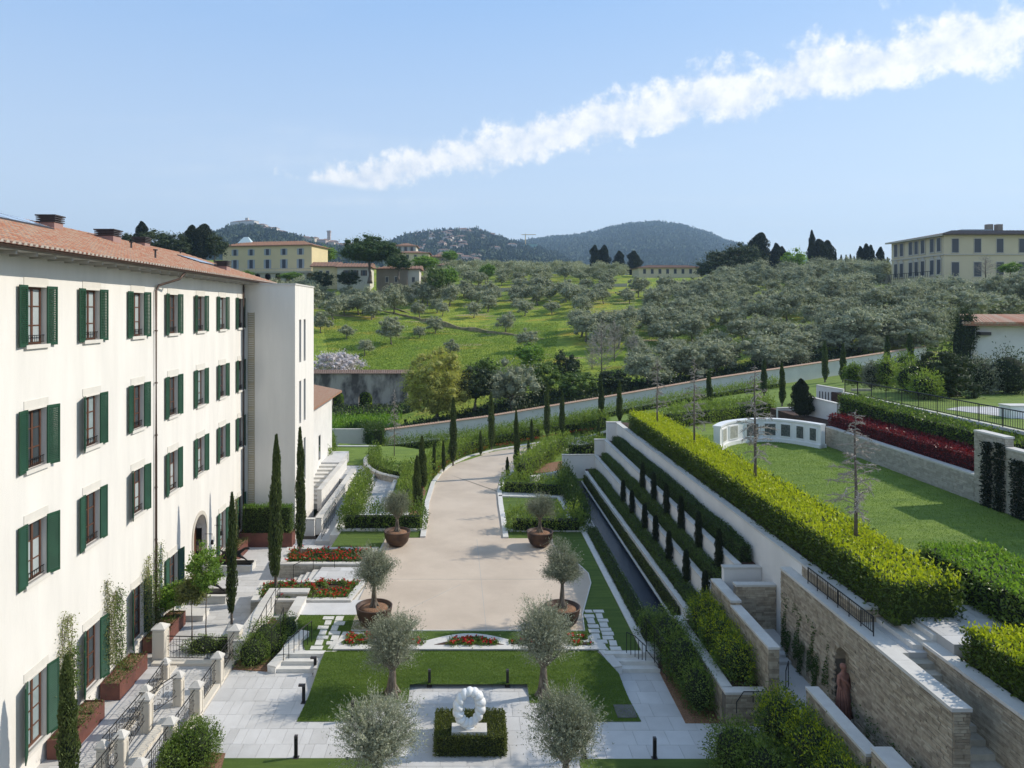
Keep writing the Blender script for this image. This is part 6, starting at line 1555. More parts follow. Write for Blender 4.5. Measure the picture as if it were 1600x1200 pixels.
railing('iron_fence', 'black iron bar fence continuing right beside the ivy striped wall', [(31.12, 38.2, TZ2+.1), (44, 33.5, TZ2+.1)], 1.1, 8, bars=60, r=.03, mid=True)
bl = P(1592, 652, TZ2); tag_ = thing('stone_block', 'pale rectangular stone block on the top terrace paving at the right edge', 'stone block', (bl.x, bl.y, TZ2)); MB().box(bl.x-.9, bl.x+2, bl.y-.5, bl.y+.5, TZ2, TZ2+.75).build('block', MARBLE, tag_); MB().box(bl.x-.95, bl.x+2.05, bl.y-.55, bl.y+.55, TZ2+.75, TZ2+.82).build('top_slab', CAP, tag_)
wall_box('ivy_striped_wall', 'higher stone wall with dark columns of ivy trained up it', 26.5, 26.95, 35.75, 37.88, 4.6, 8.75, 'ws', STONEL, seed=84, course=.11)
wall_box('ivy_striped_wall', 'stone wall stepping down at the right edge beside the ivy columns', 26.5, 26.95, 30, 35.73, 4.6, 8.25, 'ws', STONEL, seed=85, course=.11)
def ivycol(px, label, w=.5, z0=5.0, z1=8.3):
    Y = FPX*26.45/(px-VX); rng = np.random.default_rng(int(px)); n = 1500; C = np.stack([26.42+rng.normal(0, .07, n)-.06, Y+np.clip(rng.normal(0, w*.36, n), -w/2, w/2), rng.uniform(z0, z1, n)], 1)
    leaves_obj('ivy_column', C, np.tile([-.6, 0, .2], (n, 1)), .12, .08, L_CYPD, rng=rng, label=label, cat='ivy', group='ivy columns on the stone wall')
ivycol(1544, 'leftmost upright ivy column on the pale stone wall', .6); ivycol(1563.5, 'second ivy column from the left on the pale stone wall', .6, z1=8.4); ivycol(1594, 'broad ivy column at the right edge', .9, z1=7.8)
# white walls by the upper stair
def vwall(name, label, pts, zts, zb, th=.3, m=PLASTERW):
    root = thing(name, label, 'wall', (pts[0][0], pts[0][1], zb))
    for (a, b, za, z2) in zip(pts, pts[1:], zts, zts[1:]):
        a = Vector(a); b = Vector(b); d = (b-a).normalized(); n = Vector((-d.y, d.x))*th/2; q = [a-n, b-n, b+n, a+n]; zz = [za, z2, z2, za]
        MB().add([(p.x, p.y, zb) for p in q]+[(p.x, p.y, h-.08) for p, h in zip(q, zz)], [(0, 3, 2, 1), (4, 5, 6, 7), (0, 1, 5, 4), (1, 2, 6, 5), (2, 3, 7, 6), (3, 0, 4, 7)]).build('wall', m, root)
        coping(root, [a, b], th+.06, (za, z2), .08, 1.5)
    return root
w1 = W(1264, 619, 60); w2 = W(1310, 630, 56.6); w3 = W(1342, 631, 58)
vwall('garden_wall', 'angled white wall beside the fat cypress above the monument', [w1.xy, w2.xy, w3.xy], [w1.z, w2.z, w3.z], 5)
v1 = W(1277, 601, 63); v2 = W(1319, 608, 61)
o_ = vwall('garden_wall', 'higher white wall with tall dark slots above the monument', [v1.xy, v2.xy], [v1.z, v2.z], 5.5)
d_ = (v2.xy-v1.xy); 
for i in range(7):
    t = .12+.11*i; c = v1.xy+d_*t; u = d_.normalized(); n = Vector((u.y, -u.x)); n = n if n.y < 0 else -n; q = [c+u*.0+n*.14, c+u*.07+n*.14, c+u*.07+n*.18, c+n*.18]; MB().prism([(p.x, p.y) for p in q], 6.6, 8.0).build('slot', LEAD, o_)
x0w = W(1214, 637, 63); x1w = W(1245, 636, 63); vwall('garden_wall', 'low white wall with handrail left of the fat cypress', [x0w.xy, x1w.xy], [x0w.z, x1w.z], 4.8)
upst = thing('garden_steps', 'dark steps beside the slotted white wall on the upper terrace', 'steps', W(1330, 620, 61))
for i in range(6): c = W(1322+i*2.2, 628-i*4, 60+i*.35); MB().box(c.x, c.x+1.6, c.y, c.y+.35, 5.5, c.z).build('step', STONEL, upst)
FC = cypress_mesh(15, 3.3, .85, 5200, .16, L_CYPD, shape=.4)
tree('cypress', FC, W(1253, 655, 59.5), 'fat dark cone cypress beside the angled white wall', 'cypress', names=CN)
# bare trees along the lime hedge
BT = [bare_mesh(61, 5.4, 64, 1.6, droop=.32, twigs=9), bare_mesh(62, 5.0, 56, 1.35, droop=.35, twigs=8), bare_mesh(63, 4.6, 44, 1.2, droop=.3, twigs=8)]
def bare(px, yb, yt, z, label, me, h0, wide=1.0, rz=0):
    b = P(px, yb, z); h = (yb-yt)*b.y/FPX; return tree('bare_tree', me, b, label, 'bare tree', rz=rz, s=(h/h0*wide, h/h0*wide, h/h0), names=('trunk', 'branches'))
bare(1337, 852, 640, 6.0, 'largest leafless tree with drooping twigs in the lime hedge before the red hedge', BT[0], 5.4, 1.05)
bare(1180, 757, 570, 6.0, 'leafless tree in the lime hedge just left of the curved monument', BT[1], 5.0, 1.0, 1)
bare(1085, 700, 560, 6.0, 'slender leafless tree near the far end of the lime hedge', BT[1], 5.0, .9, 2)
bare(1027, 668, 555, 6.0, 'farthest leafless tree at the far end of the lime hedge', BT[2], 4.6, .9, 3)
bt_ = tree('bare_tree', BT[0], (16.6, 19.4, 5.0), 'leafless tree reaching in at the right edge above the fresh green hedge', 'bare tree', rz=2.2, s=(1.15, 1.15, .95), names=('trunk', 'branches'))
# ------------------------------------------------------------------ planting along the driveway
GR_C = 'slim cypresses along the driveway'
def gcy(px, yb, yt, label, w=9, me=CY3, h0=5.2, r0=.26, group=GR_C):
    p = PG(px, yb, G) if yb < 760 else P(px, yb, 0); h = (yb-yt)*p.y/FPX; return tree('cypress', me, p, label, 'cypress', group, rz=px, s=(w*p.y/FPX/2/r0, w*p.y/FPX/2/r0, h/h0), names=CN)
gcy(708, 728, 621, 'tall cypress left of the driveway bend, in front of the yellow green willow', 11)
gcy(768, 704, 613, 'tall cypress beside the outer kerb near the middle of the bend', 10)
gcy(855, 688, 599, 'leaning cypress between the outer kerb and the boundary wall', 9)
gcy(939, 668, 586, 'tall cypress by the far stretch of driveway', 9)
gcy(968, 661, 595, 'farthest tall cypress just left of the highest white block', 9)
gcy(807, 745, 641, 'cypress inside the bend at the tip of the grass island', 9)
gcy(878, 700, 612, 'cypress inside the far bend behind the white pool end wall', 9)
gcy(660, 768, 681, 'taller of the two dark cypresses by the left kerb', 13, CY1, 4.6, .3); gcy(652.5, 806, 712, 'nearer of the two dark cypresses by the left kerb', 14, CY1, 4.6, .3)
for px, yb, yt, lab in ((678, 746, 690, 'short cypress right behind the paired dark cypresses'), (693, 738, 688, 'short cypress left of the willow-side cypress'), (793, 745, 714, 'small cypress on the inner kerb'), (826, 722, 688, 'small cypress in the inner laurel border'), (751, 712, 673, 'small cypress in the outer laurel border'), (831, 694, 655, 'small cypress in the outer border near the boundary wall'), (852, 716, 686, 'small cypress inside the far bend'), (914, 678, 645, 'small cypress at the far outer border'), (935, 690, 655, 'small cypress in front of the highest white block')):
    gcy(px, yb, yt, lab, 6)
def hp(pts, zf=G): return [tuple(PG(a, b, zf)) for a, b in pts]
LH = dict(L=.20, dens=140, rough=.14, spiky=.40, core=.3, gaps=.55, Wd=.075)
# outer side, between driveway and boundary wall
hedge('laurel_hedge', hp([(600, 706), (640, 702), (690, 696)]), 1.4, 1.1, L_LAUREL, 'laurel hedge in front of the left end of the boundary wall', seed=90, **LH)
hedge('laurel_hedge', [(-3.0, wallY(-3)-2.2, G(-3, 84)), (4, wallY(4)-2.2, G(4, 85)), (12, wallY(12)-2.2, G(12, 87))], 1.4, .85, L_LAUREL, 'dark laurel hedge along the middle of the boundary wall', seed=91, **LH)
hedge('laurel_hedge', [(12.3, wallY(12.3)-2.2, G(12.3, 87)), (20, wallY(20)-2.2, G(20, 90)), (30, wallY(30)-2.2, G(30, 93)), (42, wallY(42)-2.2, G(42, 97))], 1.4, .85, L_LAUREL, 'long laurel hedge under the far climbing stretch of the boundary wall', seed=92, **LH)
hedge('laurel_hedge', hp([(652, 760), (668, 744), (690, 727), (720, 712), (760, 700)]), 1.4, [1.3, 1.4, 1.5, 1.5, 1.5], L_LAUREL, 'tall laurel border following the outer kerb of the bend', seed=93, **LH)
hedge('laurel_hedge', hp([(760, 698), (800, 691), (845, 684)]), 1.4, 1.4, L_LAUREL, 'laurel border following the outer kerb beyond the middle cypress', seed=94, **LH)
hedge('laurel_hedge', hp([(860, 681), (905, 674), (945, 668)]), 1.3, 1.4, L_LAUREL, 'laurel border following the far outer kerb', seed=95, **LH)
sheet('lawn_strip', [tuple(PG(a, b, G))[:2] for a, b in ((664, 772), (676, 750), (690, 733), (715, 716), (760, 703), (840, 689), (930, 675))], [tuple(PG(a, b, G))[:2] for a, b in ((671, 782), (680, 756), (691, 739), (712, 725), (770, 706), (850, 693), (935, 680))], G, GRASS2, n=40, k=3, off=.03, kind='structure')
rngf = np.random.default_rng(5)
def flower_line(name, label, pts, w, n, m=L_FLOWER):
    p = [PG(a, b, G) for a, b in pts]; t = rngf.uniform(0, len(p)-1, n); k = np.minimum(t.astype(int), len(p)-2); s = (t-k)[:, None]; A = np.array([tuple(q) for q in p])
    c = A[k]*(1-s)+A[k+1]*s+rngf.normal(0, 1, (n, 3))*np.array([w, w, .06])+np.array([0, 0, .3])
    root = thing(name, label, 'flowers', p[len(p)//2]); C = np.repeat(c, 6, 0)+rngf.normal(0, .06, (n*6, 3)); leaves_obj('blooms', C, rngf.normal(0, 1, (n*6, 3)), .12, .09, m, root, kind='stuff')
    C = np.repeat(c, 8, 0)+rngf.normal(0, .12, (n*8, 3))-np.array([0, 0, .15]); leaves_obj('leaves', C, rngf.normal(0, 1, (n*8, 3)), .16, .07, L_LAUREL, root, kind='stuff')
L_ORA = leafmat('orange_red_leaf', (.35, .06, .03), (.55, .13, .06), .25, .5, (1.3, .6, .5))
flower_line('red_flowers', 'red and orange flowers along the outer laurel border', [(668, 748), (690, 731), (718, 713), (760, 702)], .22, 230, L_ORA)
flower_line('red_flowers', 'thin line of red flowers along the far outer kerb', [(780, 700), (840, 688), (900, 678), (940, 672)], .2, 160, L_ORA)
flower_line('red_flowers', 'strip of deep red shrubs beside the paired dark cypresses', [(644, 800), (642, 780), (645, 764)], .25, 240, L_RED)
# left parcel: front hedge, side hedges, path, lawn island
hedge('laurel_hedge', [tuple(P(532, 826, 0)), tuple(P(600, 826, 0)), tuple(P(664, 826, 0))], 1.2, 1.35, L_LAUREL, 'bright laurel hedge behind the rear left potted olive', seed=101, side=0, L=.15, dens=230, rough=.15, spiky=.4, core=.34, gaps=.6, Wd=.07)
hedge('laurel_hedge', [tuple(P(548, 812, 0)), tuple(P(560, 785, 0)), tuple(P(572, 764, 0))], 1.0, 1.45, L_LAUREL, 'laurel hedge running back beside the white ramp walls', seed=102, **LH)
hedge('laurel_hedge', [tuple(P(630, 800, 0)), tuple(P(637, 775, 0)), tuple(P(641, 752, 0))], 1.1, 1.5, L_LAUREL, 'laurel hedge running back left of the red shrub strip', seed=103, **LH)
ribbon('kerb', [tuple(P(530, 829, 0)), tuple(P(664, 829, 0))], .3, -.2, .12, KERB, side=0, kind='structure')
pave('back_path', [P(556, 826, 0), P(640, 826, 0), P(641, 748, 0), P(560, 735, 0)], .015, 1.0, .6, seed=31, maxn=60)
pave('back_court', [P(492, 748, 0), P(642, 750, 0), P(655, 745, 0), P(590, 728, 0), P(500, 728, 0)], .025, 1.2, .8, seed=32, maxn=80)
ribbon('path_kerb', [tuple(P(601, 800, 0)), tuple(P(622, 745, 0))], .35, 0, .35, KERB, side=0, kind='structure'); ribbon('path_kerb', [tuple(P(563, 785, 0)), tuple(P(585, 745, 0))], .25, 0, .3, KERB, side=0, kind='structure')
railing('handrail', 'pale iron handrail in the middle of the back path', [tuple(P(578, 778, 0)), tuple(P(590, 745, 0))], .9, 5, mid=True)
MB().prism([tuple(P(640, 826, 0))[:2], tuple(P(664, 826, 0))[:2], tuple(P(668, 770, 0))[:2], tuple(P(650, 750, 0))[:2], tuple(P(640, 750, 0))[:2]], -.1, .02).build('planting_soil', MULCH, kind='structure')
fan('lawn', [P(a, b, 0) for a, b in ((656, 826), (664, 826), (671, 780), (668, 770), (662, 776), (657, 800))], .032, GRASS2, kind='structure')
# curved stone wall and island lawn
cw = [P(a, b, .55) for a, b in ((588, 704), (575, 712), (571, 720), (577, 730), (592, 738), (612, 743), (632, 747), (650, 750))]
cc_ = curve([Vector((p.x, p.y, 0)) for p in cw], 30)
cwr = thing('curved_garden_wall', 'low curved stone wall round the island lawn', 'wall', (cw[3].x, cw[3].y, 0))
ribbon('core', [(p.x, p.y, 0) for p in cc_], .34, -.2, .47, SMORT, parent=cwr)
for i in range(len(cc_)-1):
    a, b = cc_[i], cc_[i+1]; d = (b-a).normalized(); n = Vector((d.y, -d.x, 0)); 
    if n.y > 0 and abs(n.y) > .2: n = -n
    if n.x > 0 and i < 8: n = -n
    stone_face(cwr, (a+n*.17), (b+n*.17), .03, .46, STONEL, (n.x, n.y), seed=200+i, course=.12, ln=(.3, .7))
for i in range(0, len(cc_)-1, 2):
    coping(cwr, [cc_[i], cc_[min(i+2, len(cc_)-1)]], .42, .56, .08, 2)
isl = lambda x, y: G(x, y)+.35
sheet('island_lawn', [(p.x+.3, p.y+.2) for p in cc_[6:26]], [tuple(PG(a, b, G))[:2] for a, b in ((588, 714), (620, 713), (660, 715), (690, 722), (672, 738), (662, 748))], lambda x, y: .42, GRASS2, n=20, k=10, kind='structure')
hedge('laurel_hedge', [(p.x+.6, p.y+.35, .4) for p in cc_[3:28:4]], .8, .8, L_LAUREL, 'low laurel hedge following the curved stone wall', seed=104, **LH)
hedge('laurel_hedge', hp([(536, 693), (560, 690), (592, 694)]), 1.5, 1.9, L_HEDGE, 'dark hedge behind the grass at the far left end of the garden', seed=105, **LH)
wall_box('garden_wall', 'low pale wall in front of the dark hedge at the far left end of the garden', *[P(532, 694, 0).x, P(592, 694, 0).x, 79.2, 79.6], -.9, .15, core=STONEL, capth=.08)
wl2 = W(500, 690, 86); MB().prism([(-19, 86), (-11, 86), (-11, 86.35), (-19, 86.35)], -1.5, .9).build('garden_wall', PLASTER2, label='beige wall behind the annex at the far left end of the garden', cat='wall')
fan('lawn', [P(a, b, 0) for a, b in ((500, 726), (590, 728), (575, 712), (592, 696), (530, 693), (512, 712))], .03, GRASS2, kind='structure')
hedge('laurel_hedge', [tuple(P(507, 728, 0)), tuple(P(516, 700, 0))], 1.0, 1.5, L_LAUREL, 'upright hedge at the corner of the annex', seed=106, **LH)
sc4 = P(616, 712, .42); h_ = 105*sc4.y/FPX
tree('bare_tree', BT[1], sc4, 'tall thin leafless tree on the island lawn', 'bare tree', rz=.6, s=(h_/5.0*.55, h_/5.0*.55, h_/5.0), names=('trunk', 'branches'))
# white ramp walls and stairs beside the tower
wall_box('ramp_wall', 'long white ramp wall nearest the laurel hedge', -10.7, -10.3, 50.6, 66.3, ZT, .5, core=PLASTERW, group='white ramp walls beside the tower')
wall_box('ramp_wall', 'white ramp wall between the grey ramp and the stairs', -11.85, -11.5, 56.6, 68.4, ZT, 1.0, core=PLASTERW, group='white ramp walls beside the tower')
wall_box('ramp_wall', 'short white end wall of the grey ramp', -11.85, -10.72, 50.3, 50.6, ZT, .5, core=PLASTERW, group='white ramp walls beside the tower')
MB().prism([(-11.49, 50.6), (-10.71, 50.6), (-10.71, 66), (-11.49, 66)], -2, lambda x, y: -.4).build('ramp_surface', mat('grey_ramp', (.33, .29, .25), .9, var=.15), kind='structure')
MB().prism([(-10.28, 48.5), (-9.3, 48.5), (-9.3, 52.2), (-10.28, 62)], -2, -.45).build('side_ramp', PAVE, kind='structure')
railing('handrail', 'dark iron handrail at the foot of the white ramp wall', [(-9.9, 48.8, -.45), (-9.8, 53.5, -.1)], .9, 8, bars=20, mid=True)
st2 = thing('entrance_stairs', 'flight of pale stairs between the tower and the white ramp wall', 'stairs', (-12.8, 62, 0))
for i in range(10): MB().box(-14.4, -11.87, 58.2+i*.85, 59.05+i*.85-.002, -1, -.55+i*.155).build('step', KERB, st2)
MB().box(-16, -11.9, 66.7, 72, -1, .98).build('stair_landing', PAVE, kind='structure')
# right parcel inside the bend
hedge('laurel_hedge', [tuple(P(784, 766, 0)), tuple(P(830, 768, 0)), tuple(P(882, 772, 0))], 1.2, 1.1, L_LAUREL, 'laurel hedge along the far side of the small shaded lawn', seed=111, **LH)
hedge('laurel_hedge', [tuple(P(794, 828, 0)), tuple(P(850, 828, 0)), tuple(P(912, 828, 0))], 1.3, 1.2, L_LAUREL, 'laurel hedge behind the rear right potted olive', seed=112, L=.15, dens=230, rough=.15, spiky=.4, core=.34, gaps=.6, Wd=.07)
hedge('laurel_hedge', [tuple(P(910, 822, 0)), tuple(P(886, 765, 0)), tuple(P(880, 752, 0))], 1.0, 1.2, L_HEDGE, 'shaded hedge running back along the left edge of the pool', seed=113, **LH)
fan('lawn', [P(a, b, 0) for a, b in ((780, 776), (872, 778), (884, 800), (884, 822), (786, 826))], -.002, GRASS, kind='structure')
ribbon('kerb', [tuple(P(779, 776, 0)), tuple(P(872, 778, 0)), tuple(P(886, 800, 0))], .3, -.1, .1, KERB, side=0, kind='structure')
bedz = [P(a, b, .1) for a, b in ((830, 750), (858, 745), (893, 738), (885, 722), (850, 728), (835, 735))]
MB().prism([(p.x, p.y) for p in bedz], -.2, .3).build('planting_soil', MULCH, kind='structure')
ribbon('bed_kerb', [(bedz[0].x, bedz[0].y, 0), (bedz[1].x, bedz[1].y, 0), (bedz[2].x, bedz[2].y, 0), (bedz[3].x, bedz[3].y, 0)], .4, -.2, .45, KERB, side=0, kind='structure')
hedge('laurel_hedge', [tuple(P(812, 752, 0)), tuple(P(838, 735, 0)), tuple(P(862, 716, 0)), tuple(P(885, 706, 0))], 1.2, 1.8, L_LAUREL, 'tall loose laurel border inside the bend of the driveway', seed=114, **LH)
fan('lawn', [P(a, b, 0) for a, b in ((786, 762), (812, 754), (838, 735), (838, 722), (808, 738), (792, 750))], .01, GRASS2, kind='structure')
hedge('laurel_hedge', [(8.8, 65.6, 1.7), (10.4, 65.6, 1.7), (12.2, 66.2, 1.9)], 1.1, 1.5, L_LAUREL, 'laurel hedge standing behind the lowest white end wall', seed=115, **LH)
bollard(816, 730, 716, 'small dark bollard on the inner kerb of the driveway bend', 0.05)
# upper part right of the driveway, behind the lime hedge
hedge('laurel_hedge', [tuple(PG(1040, 668, G)), tuple(PG(1090, 662, G)), tuple(PG(1150, 655, G)), tuple(PG(1205, 648, G))], 1.6, 1.5, L_LAUREL, 'loose shrub border behind the upper lawn, left of the monument', seed=121, **LH)
for px, yb, yt, lab in ((1108, 640, 580, 'boundary wall cypress left of the second leafless tree'), (1194, 618, 560, 'boundary wall cypress behind the second leafless tree'), (1222, 634, 567, 'leaning boundary wall cypress above the curved monument'), (1289, 597, 533, 'left cypress of the pair above the slotted white wall'), (1317, 597, 537, 'right cypress of the pair above the slotted white wall'), (1386, 592, 524, 'leaning cypress against the high end of the boundary wall'), (1422, 570, 520, 'farthest right cypress at the end of the boundary wall')):
    gcy(px, yb, yt, lab, 9, group='cypresses along the boundary wall')
for i, (px, yb, w, h, m, lab) in enumerate([(1335, 600, 26, 24, L_LAUREL, 'loose green shrub behind the iron fence, farthest left'), (1362, 612, 24, 30, L_OLIVE, 'small silvery olive bush behind the iron fence'), (1385, 615, 28, 40, L_LAUREL, 'green shrub left of the tall laurel by the white building'), (1414, 600, 34, 40, L_LAUREL, 'dark leafy shrub under the end of the boundary wall'), (1425, 640, 50, 45, L_LAUREL, 'broad laurel mass behind the iron fence'), (1530, 640, 46, 50, L_OLIVE, 'greyish shrub right of the dark round tree'), (1575, 640, 60, 60, L_DARK, 'dark shrub mass at the right edge under the white building'), (1445, 655, 40, 38, L_LAUREL, 'low laurel directly behind the iron fence, centre')]):
    Yb = 60+ (640-yb)*.25; c = W(px, yb, Yb); s = Yb/FPX; bush('shrub', [((c.x, c.y, TZ2+h*s*.5), (w*s*.55, w*s*.5, h*s*.6)), ((c.x+w*s*.3, c.y+.4, TZ2+h*s*.4), (w*s*.4, w*s*.4, h*s*.45))], m, lab, k=3600, L=.2, seed=300+i, shell=.5, base=(c.x, c.y, TZ2))
dt = tree_mesh('d', 88, 5.6, 2.0, .13, 2.0, 2.2, 110, 60, .35, .2, .09, L_DARK, BARKG, hollow=.2, nl=8)
tree('round_tree', dt, W(1482, 652, 58)*1.0, 'dark round headed tree on a bare trunk behind the iron fence', 'tree', s=1.0)

# ------------------------------------------------------------------ boundary wall with tiled top
bw = thing('boundary_wall', 'long white boundary wall with tiled top climbing to the right', 'wall', (20, wallY(20), 1))
xs_ = [-9.8, -4, 2, 10, 18, 25, 32, 37, 42, 47, 52.5, 60, 68.6]
for a, b in zip(xs_, xs_[1:]):
    q = [(a, wallY(a)), (b, wallY(b)), (b, wallY(b)+.35), (a, wallY(a)+.35)]; zt = [wallZ(a), wallZ(b), wallZ(b), wallZ(a)]
    MB().add([(p[0], p[1], z-3.6) for p, z in zip(q, zt)]+[(p[0], p[1], z-.12) for p, z in zip(q, zt)], [(4, 5, 6, 7), (0, 1, 5, 4), (1, 2, 6, 5), (2, 3, 7, 6), (3, 0, 4, 7)]).build('wall_panel', PLASTERW, bw)
rr = random.Random(4); m = MB()
x = -9.8
while x < 68.4:
    y = wallY(x); z = wallZ(x)
    m.add([(x, y-.12, z-.12), (x+.26, y-.12, z-.12), (x+.26, y+.17, z+.03), (x, y+.17, z+.03), (x, y+.47, z-.12), (x+.26, y+.47, z-.12), (x, y-.12, z-.17), (x+.26, y-.12, z-.17)], [(0, 1, 2, 3), (3, 2, 5, 4), (6, 7, 1, 0), (6, 0, 3), (1, 7, 2)]); x += .29
m.build('coping_tile', TILE, bw, kind='stuff')
# ------------------------------------------------------------------ hillside beyond the wall
TB = {
 -600: [(84, -1), (120, 0), (170, 9), (220, 18), (260, 28), (330, 36), (450, 32)],
 300: [(84, -1), (120, 0), (170, 9), (215, 20), (232, 27), (260, 30), (330, 38), (450, 34)],
 480: [(84, -1.2), (105, -1.3), (121.5, -1.4), (124, 3.6), (143, 8.0), (165, 12.8), (185, 15.8), (215, 21.7), (245, 26.9), (270, 31), (330, 38), (450, 34)],
 620: [(84, -.8), (105, -.8), (121.5, -1), (124, 4), (140, 7.6), (165, 12.4), (185, 15), (200, 17.7), (225, 22.4), (250, 27), (280, 31), (340, 34), (450, 30)],
 760: [(86, .0), (95, .5), (115, 4.8), (135, 6.9), (155, 10.2), (175, 13.5), (190, 16.2), (215, 20.3), (240, 24.3), (270, 28), (320, 32), (450, 30)],
 900: [(90, 1.2), (100, 3.5), (120, 6), (145, 9.9), (165, 13.5), (190, 17.5), (215, 21.7), (245, 25.4), (290, 29.6), (340, 31), (450, 28)],
 1050: [(95, 2.8), (105, 4.3), (125, 6.7), (150, 11.7), (170, 14.7), (195, 18.6), (220, 22.4), (250, 25.6), (300, 29.6), (360, 31), (450, 28)],
 1200: [(101, 4.6), (110, 6.7), (125, 9.5), (145, 13), (165, 16.8), (190, 20.9), (215, 24), (240, 25.8), (300, 30), (360, 31), (450, 28)],
 1400: [(106, 7), (112, 8.8), (125, 11.7), (140, 14.4), (160, 18), (180, 21), (205, 23.7), (240, 26.3), (300, 30), (450, 30)],
 1700: [(60, 5), (80, 7.5), (106, 8.5), (115, 10.5), (125, 12), (140, 15), (160, 18.5), (180, 21.5), (205, 24), (240, 26.5), (300, 30), (450, 30)],
 2600: [(60, 5), (80, 7.5), (106, 8.5), (115, 10.5), (140, 15), (180, 21.5), (240, 26.5), (300, 30), (450, 30)]}
TK = sorted(TB)
def colz(k, Y):
    t = TB[k]
    if Y <= t[0][0]: return t[0][1]
    for (a, za), (b, zb) in zip(t, t[1:]):
        if Y <= b: return lerp(za, zb, (Y-a)/(b-a))
    return t[-1][1]
def terr(u, Y):
    u = clamp(u, TK[0], TK[-1]-.01)
    for a, b in zip(TK, TK[1:]):
        if u <= b: z = lerp(colz(a, Y), colz(b, Y), (u-a)/(b-a)); break
    X = (u-VX)*Y/FPX
    return z+.35*noise.noise(Vector((X*.06, Y*.06, 3)))*clamp((Y-95)/30)
def terrXY(X, Y): return terr(VX+FPX*X/Y, Y)
def u2(X, Y): return VX+FPX*X/Y
MEADOW = bpy.data.materials.new('hill_meadow')
def meadow():
    m = MEADOW; m.use_nodes = True; nt = m.node_tree; N = nt.nodes.new; L = nt.links.new; b = nt.nodes['Principled BSDF']; b.inputs['Roughness'].default_value = .95; b.inputs['Specular IOR Level'].default_value = .1
    g = N('ShaderNodeNewGeometry')
    def ns(s, d=6, st=None):
        n = N('ShaderNodeTexNoise'); n.inputs['Scale'].default_value = s; n.inputs['Detail'].default_value = d
        v = g.outputs['Position']
        if st: mp = N('ShaderNodeMapping'); mp.inputs['Scale'].default_value = st; L(v, mp.inputs[0]); v = mp.outputs[0]
        L(v, n.inputs['Vector']); return n.outputs[0]
    def mr(x, a, b_):
        r = N('ShaderNodeMapRange'); r.inputs[1].default_value = a; r.inputs[2].default_value = b_; L(x, r.inputs[0]); return r.outputs[0]
    def mix(f, a, c):
        x = N('ShaderNodeMixRGB'); L(f, x.inputs[0])
        for i, q in ((1, a), (2, c)):
            if isinstance(q, tuple): x.inputs[i].default_value = (*q, 1)
            else: L(q, x.inputs[i])
        return x.outputs[0]
    c = mix(mr(ns(.06), .38, .62), (.19, .27, .035), (.31, .35, .05)); c = mix(mr(ns(.5, 8), .45, .72), c, (.11, .18, .028)); c = mix(mr(ns(.11, 6, (1, 2.5, 1)), .56, .66), c, (.36, .31, .05)); c = mix(mr(ns(.09, 7, (1, 3, 1)), .61, .69), c, (.38, .29, .17))
    L(c, b.inputs['Base Color']); n2 = ns(2.5, 9); bp = N('ShaderNodeBump'); bp.inputs['Strength'].default_value = .9; bp.inputs['Distance'].default_value = .5; L(n2, bp.inputs['Height']); L(bp.outputs[0], b.inputs['Normal'])
meadow()
us_ = list(range(-600, 2601, 16)); n_ = 110; v = []; f = []
for u in us_:
    Y0 = 84.5
    if u < 580: Y0 = 86.4
    for _ in range(12):
        X = (u-VX)*Y0/FPX; Y0 = max(86.4 if X < -9.5 else 84, wallY(clamp(X, -9.8, 68))+.36 if X > -9.8 else 86.4)
    if u > 1500: Y0 = lerp(Y0, 65, clamp((u-1500)/80))
    for j in range(n_+1):
        Y = Y0*(460/Y0)**(j/n_); v.append(((u-VX)*Y/FPX, Y, terr(u, Y)))
    v.append(((u-VX)*1000/FPX, 1000, 10))
w_ = n_+2
for i in range(len(us_)-1):
    for j in range(w_-1): f.append((i*w_+j, (i+1)*w_+j, (i+1)*w_+j+1, i*w_+j+1))
MB().add(v, f).build('hillside', MEADOW, smooth=True, kind='structure')
MB().box(-6000, 6000, -2000, 6000, -4.6, -4.0).build('ground', mat('valley_ground', (.07, .10, .03), .95), kind='structure')
# earthen banks of the olive terraces
BANK = mat('earth_bank', (.34, .25, .14), .95, col2=(.12, .13, .05), scale=1.2, bump=1)
def bank(name, pts, h):
    pp = []
    for px, py in pts:
        lo, hi = 100, 300
        for _ in range(30):
            mid = (lo+hi)/2; y = VY+FPX*(CAMZ-terr(px, mid))/mid
            if y > py: lo = mid
            else: hi = mid
        pp.append(Vector(((px-VX)*lo/FPX, lo, terr(px, lo))))
    cv = curve(pp, 40); mb = MB(); v = []; f = []
    for i, p in enumerate(cv):
        hh = h*(.5+abs(noise.noise(p*.15))*1.6)*math.sin(math.pi*clamp(i/40, .05, .95)); v += [(p.x, p.y-.3, p.z-.1), (p.x, p.y-.1+noise.noise(p)*.3, p.z+hh), (p.x, p.y+1.6, p.z+hh+.05), (p.x, p.y+3, p.z-.1)]
    for i in range(len(cv)-1):
        for j in range(3): f.append((i*4+j, (i+1)*4+j, (i+1)*4+j+1, i*4+j+1))
    mb.add(v, f).build(name, BANK, kind='structure')
bank('earth_bank', [(598, 486), (630, 494), (670, 505), (720, 515), (780, 522), (850, 530)], 1.0); bank('earth_bank', [(925, 497), (960, 492), (1000, 488)], 1.0); bank('earth_bank', [(560, 475), (600, 478), (640, 490)], .6)
MB().add([((px-VX)*Y/FPX, Y+d, terr(px, Y)+z) for px, Y in ((745, 216), (980, 218)) for d, z in ((0, -.5), (0, 1.0), (.6, 1.0), (.6, -.5))], [(0, 4, 5, 1), (1, 5, 6, 2), (2, 6, 7, 3)]).build('field_wall', STONEL, label='long low grey field wall crossing the olive grove', cat='wall')

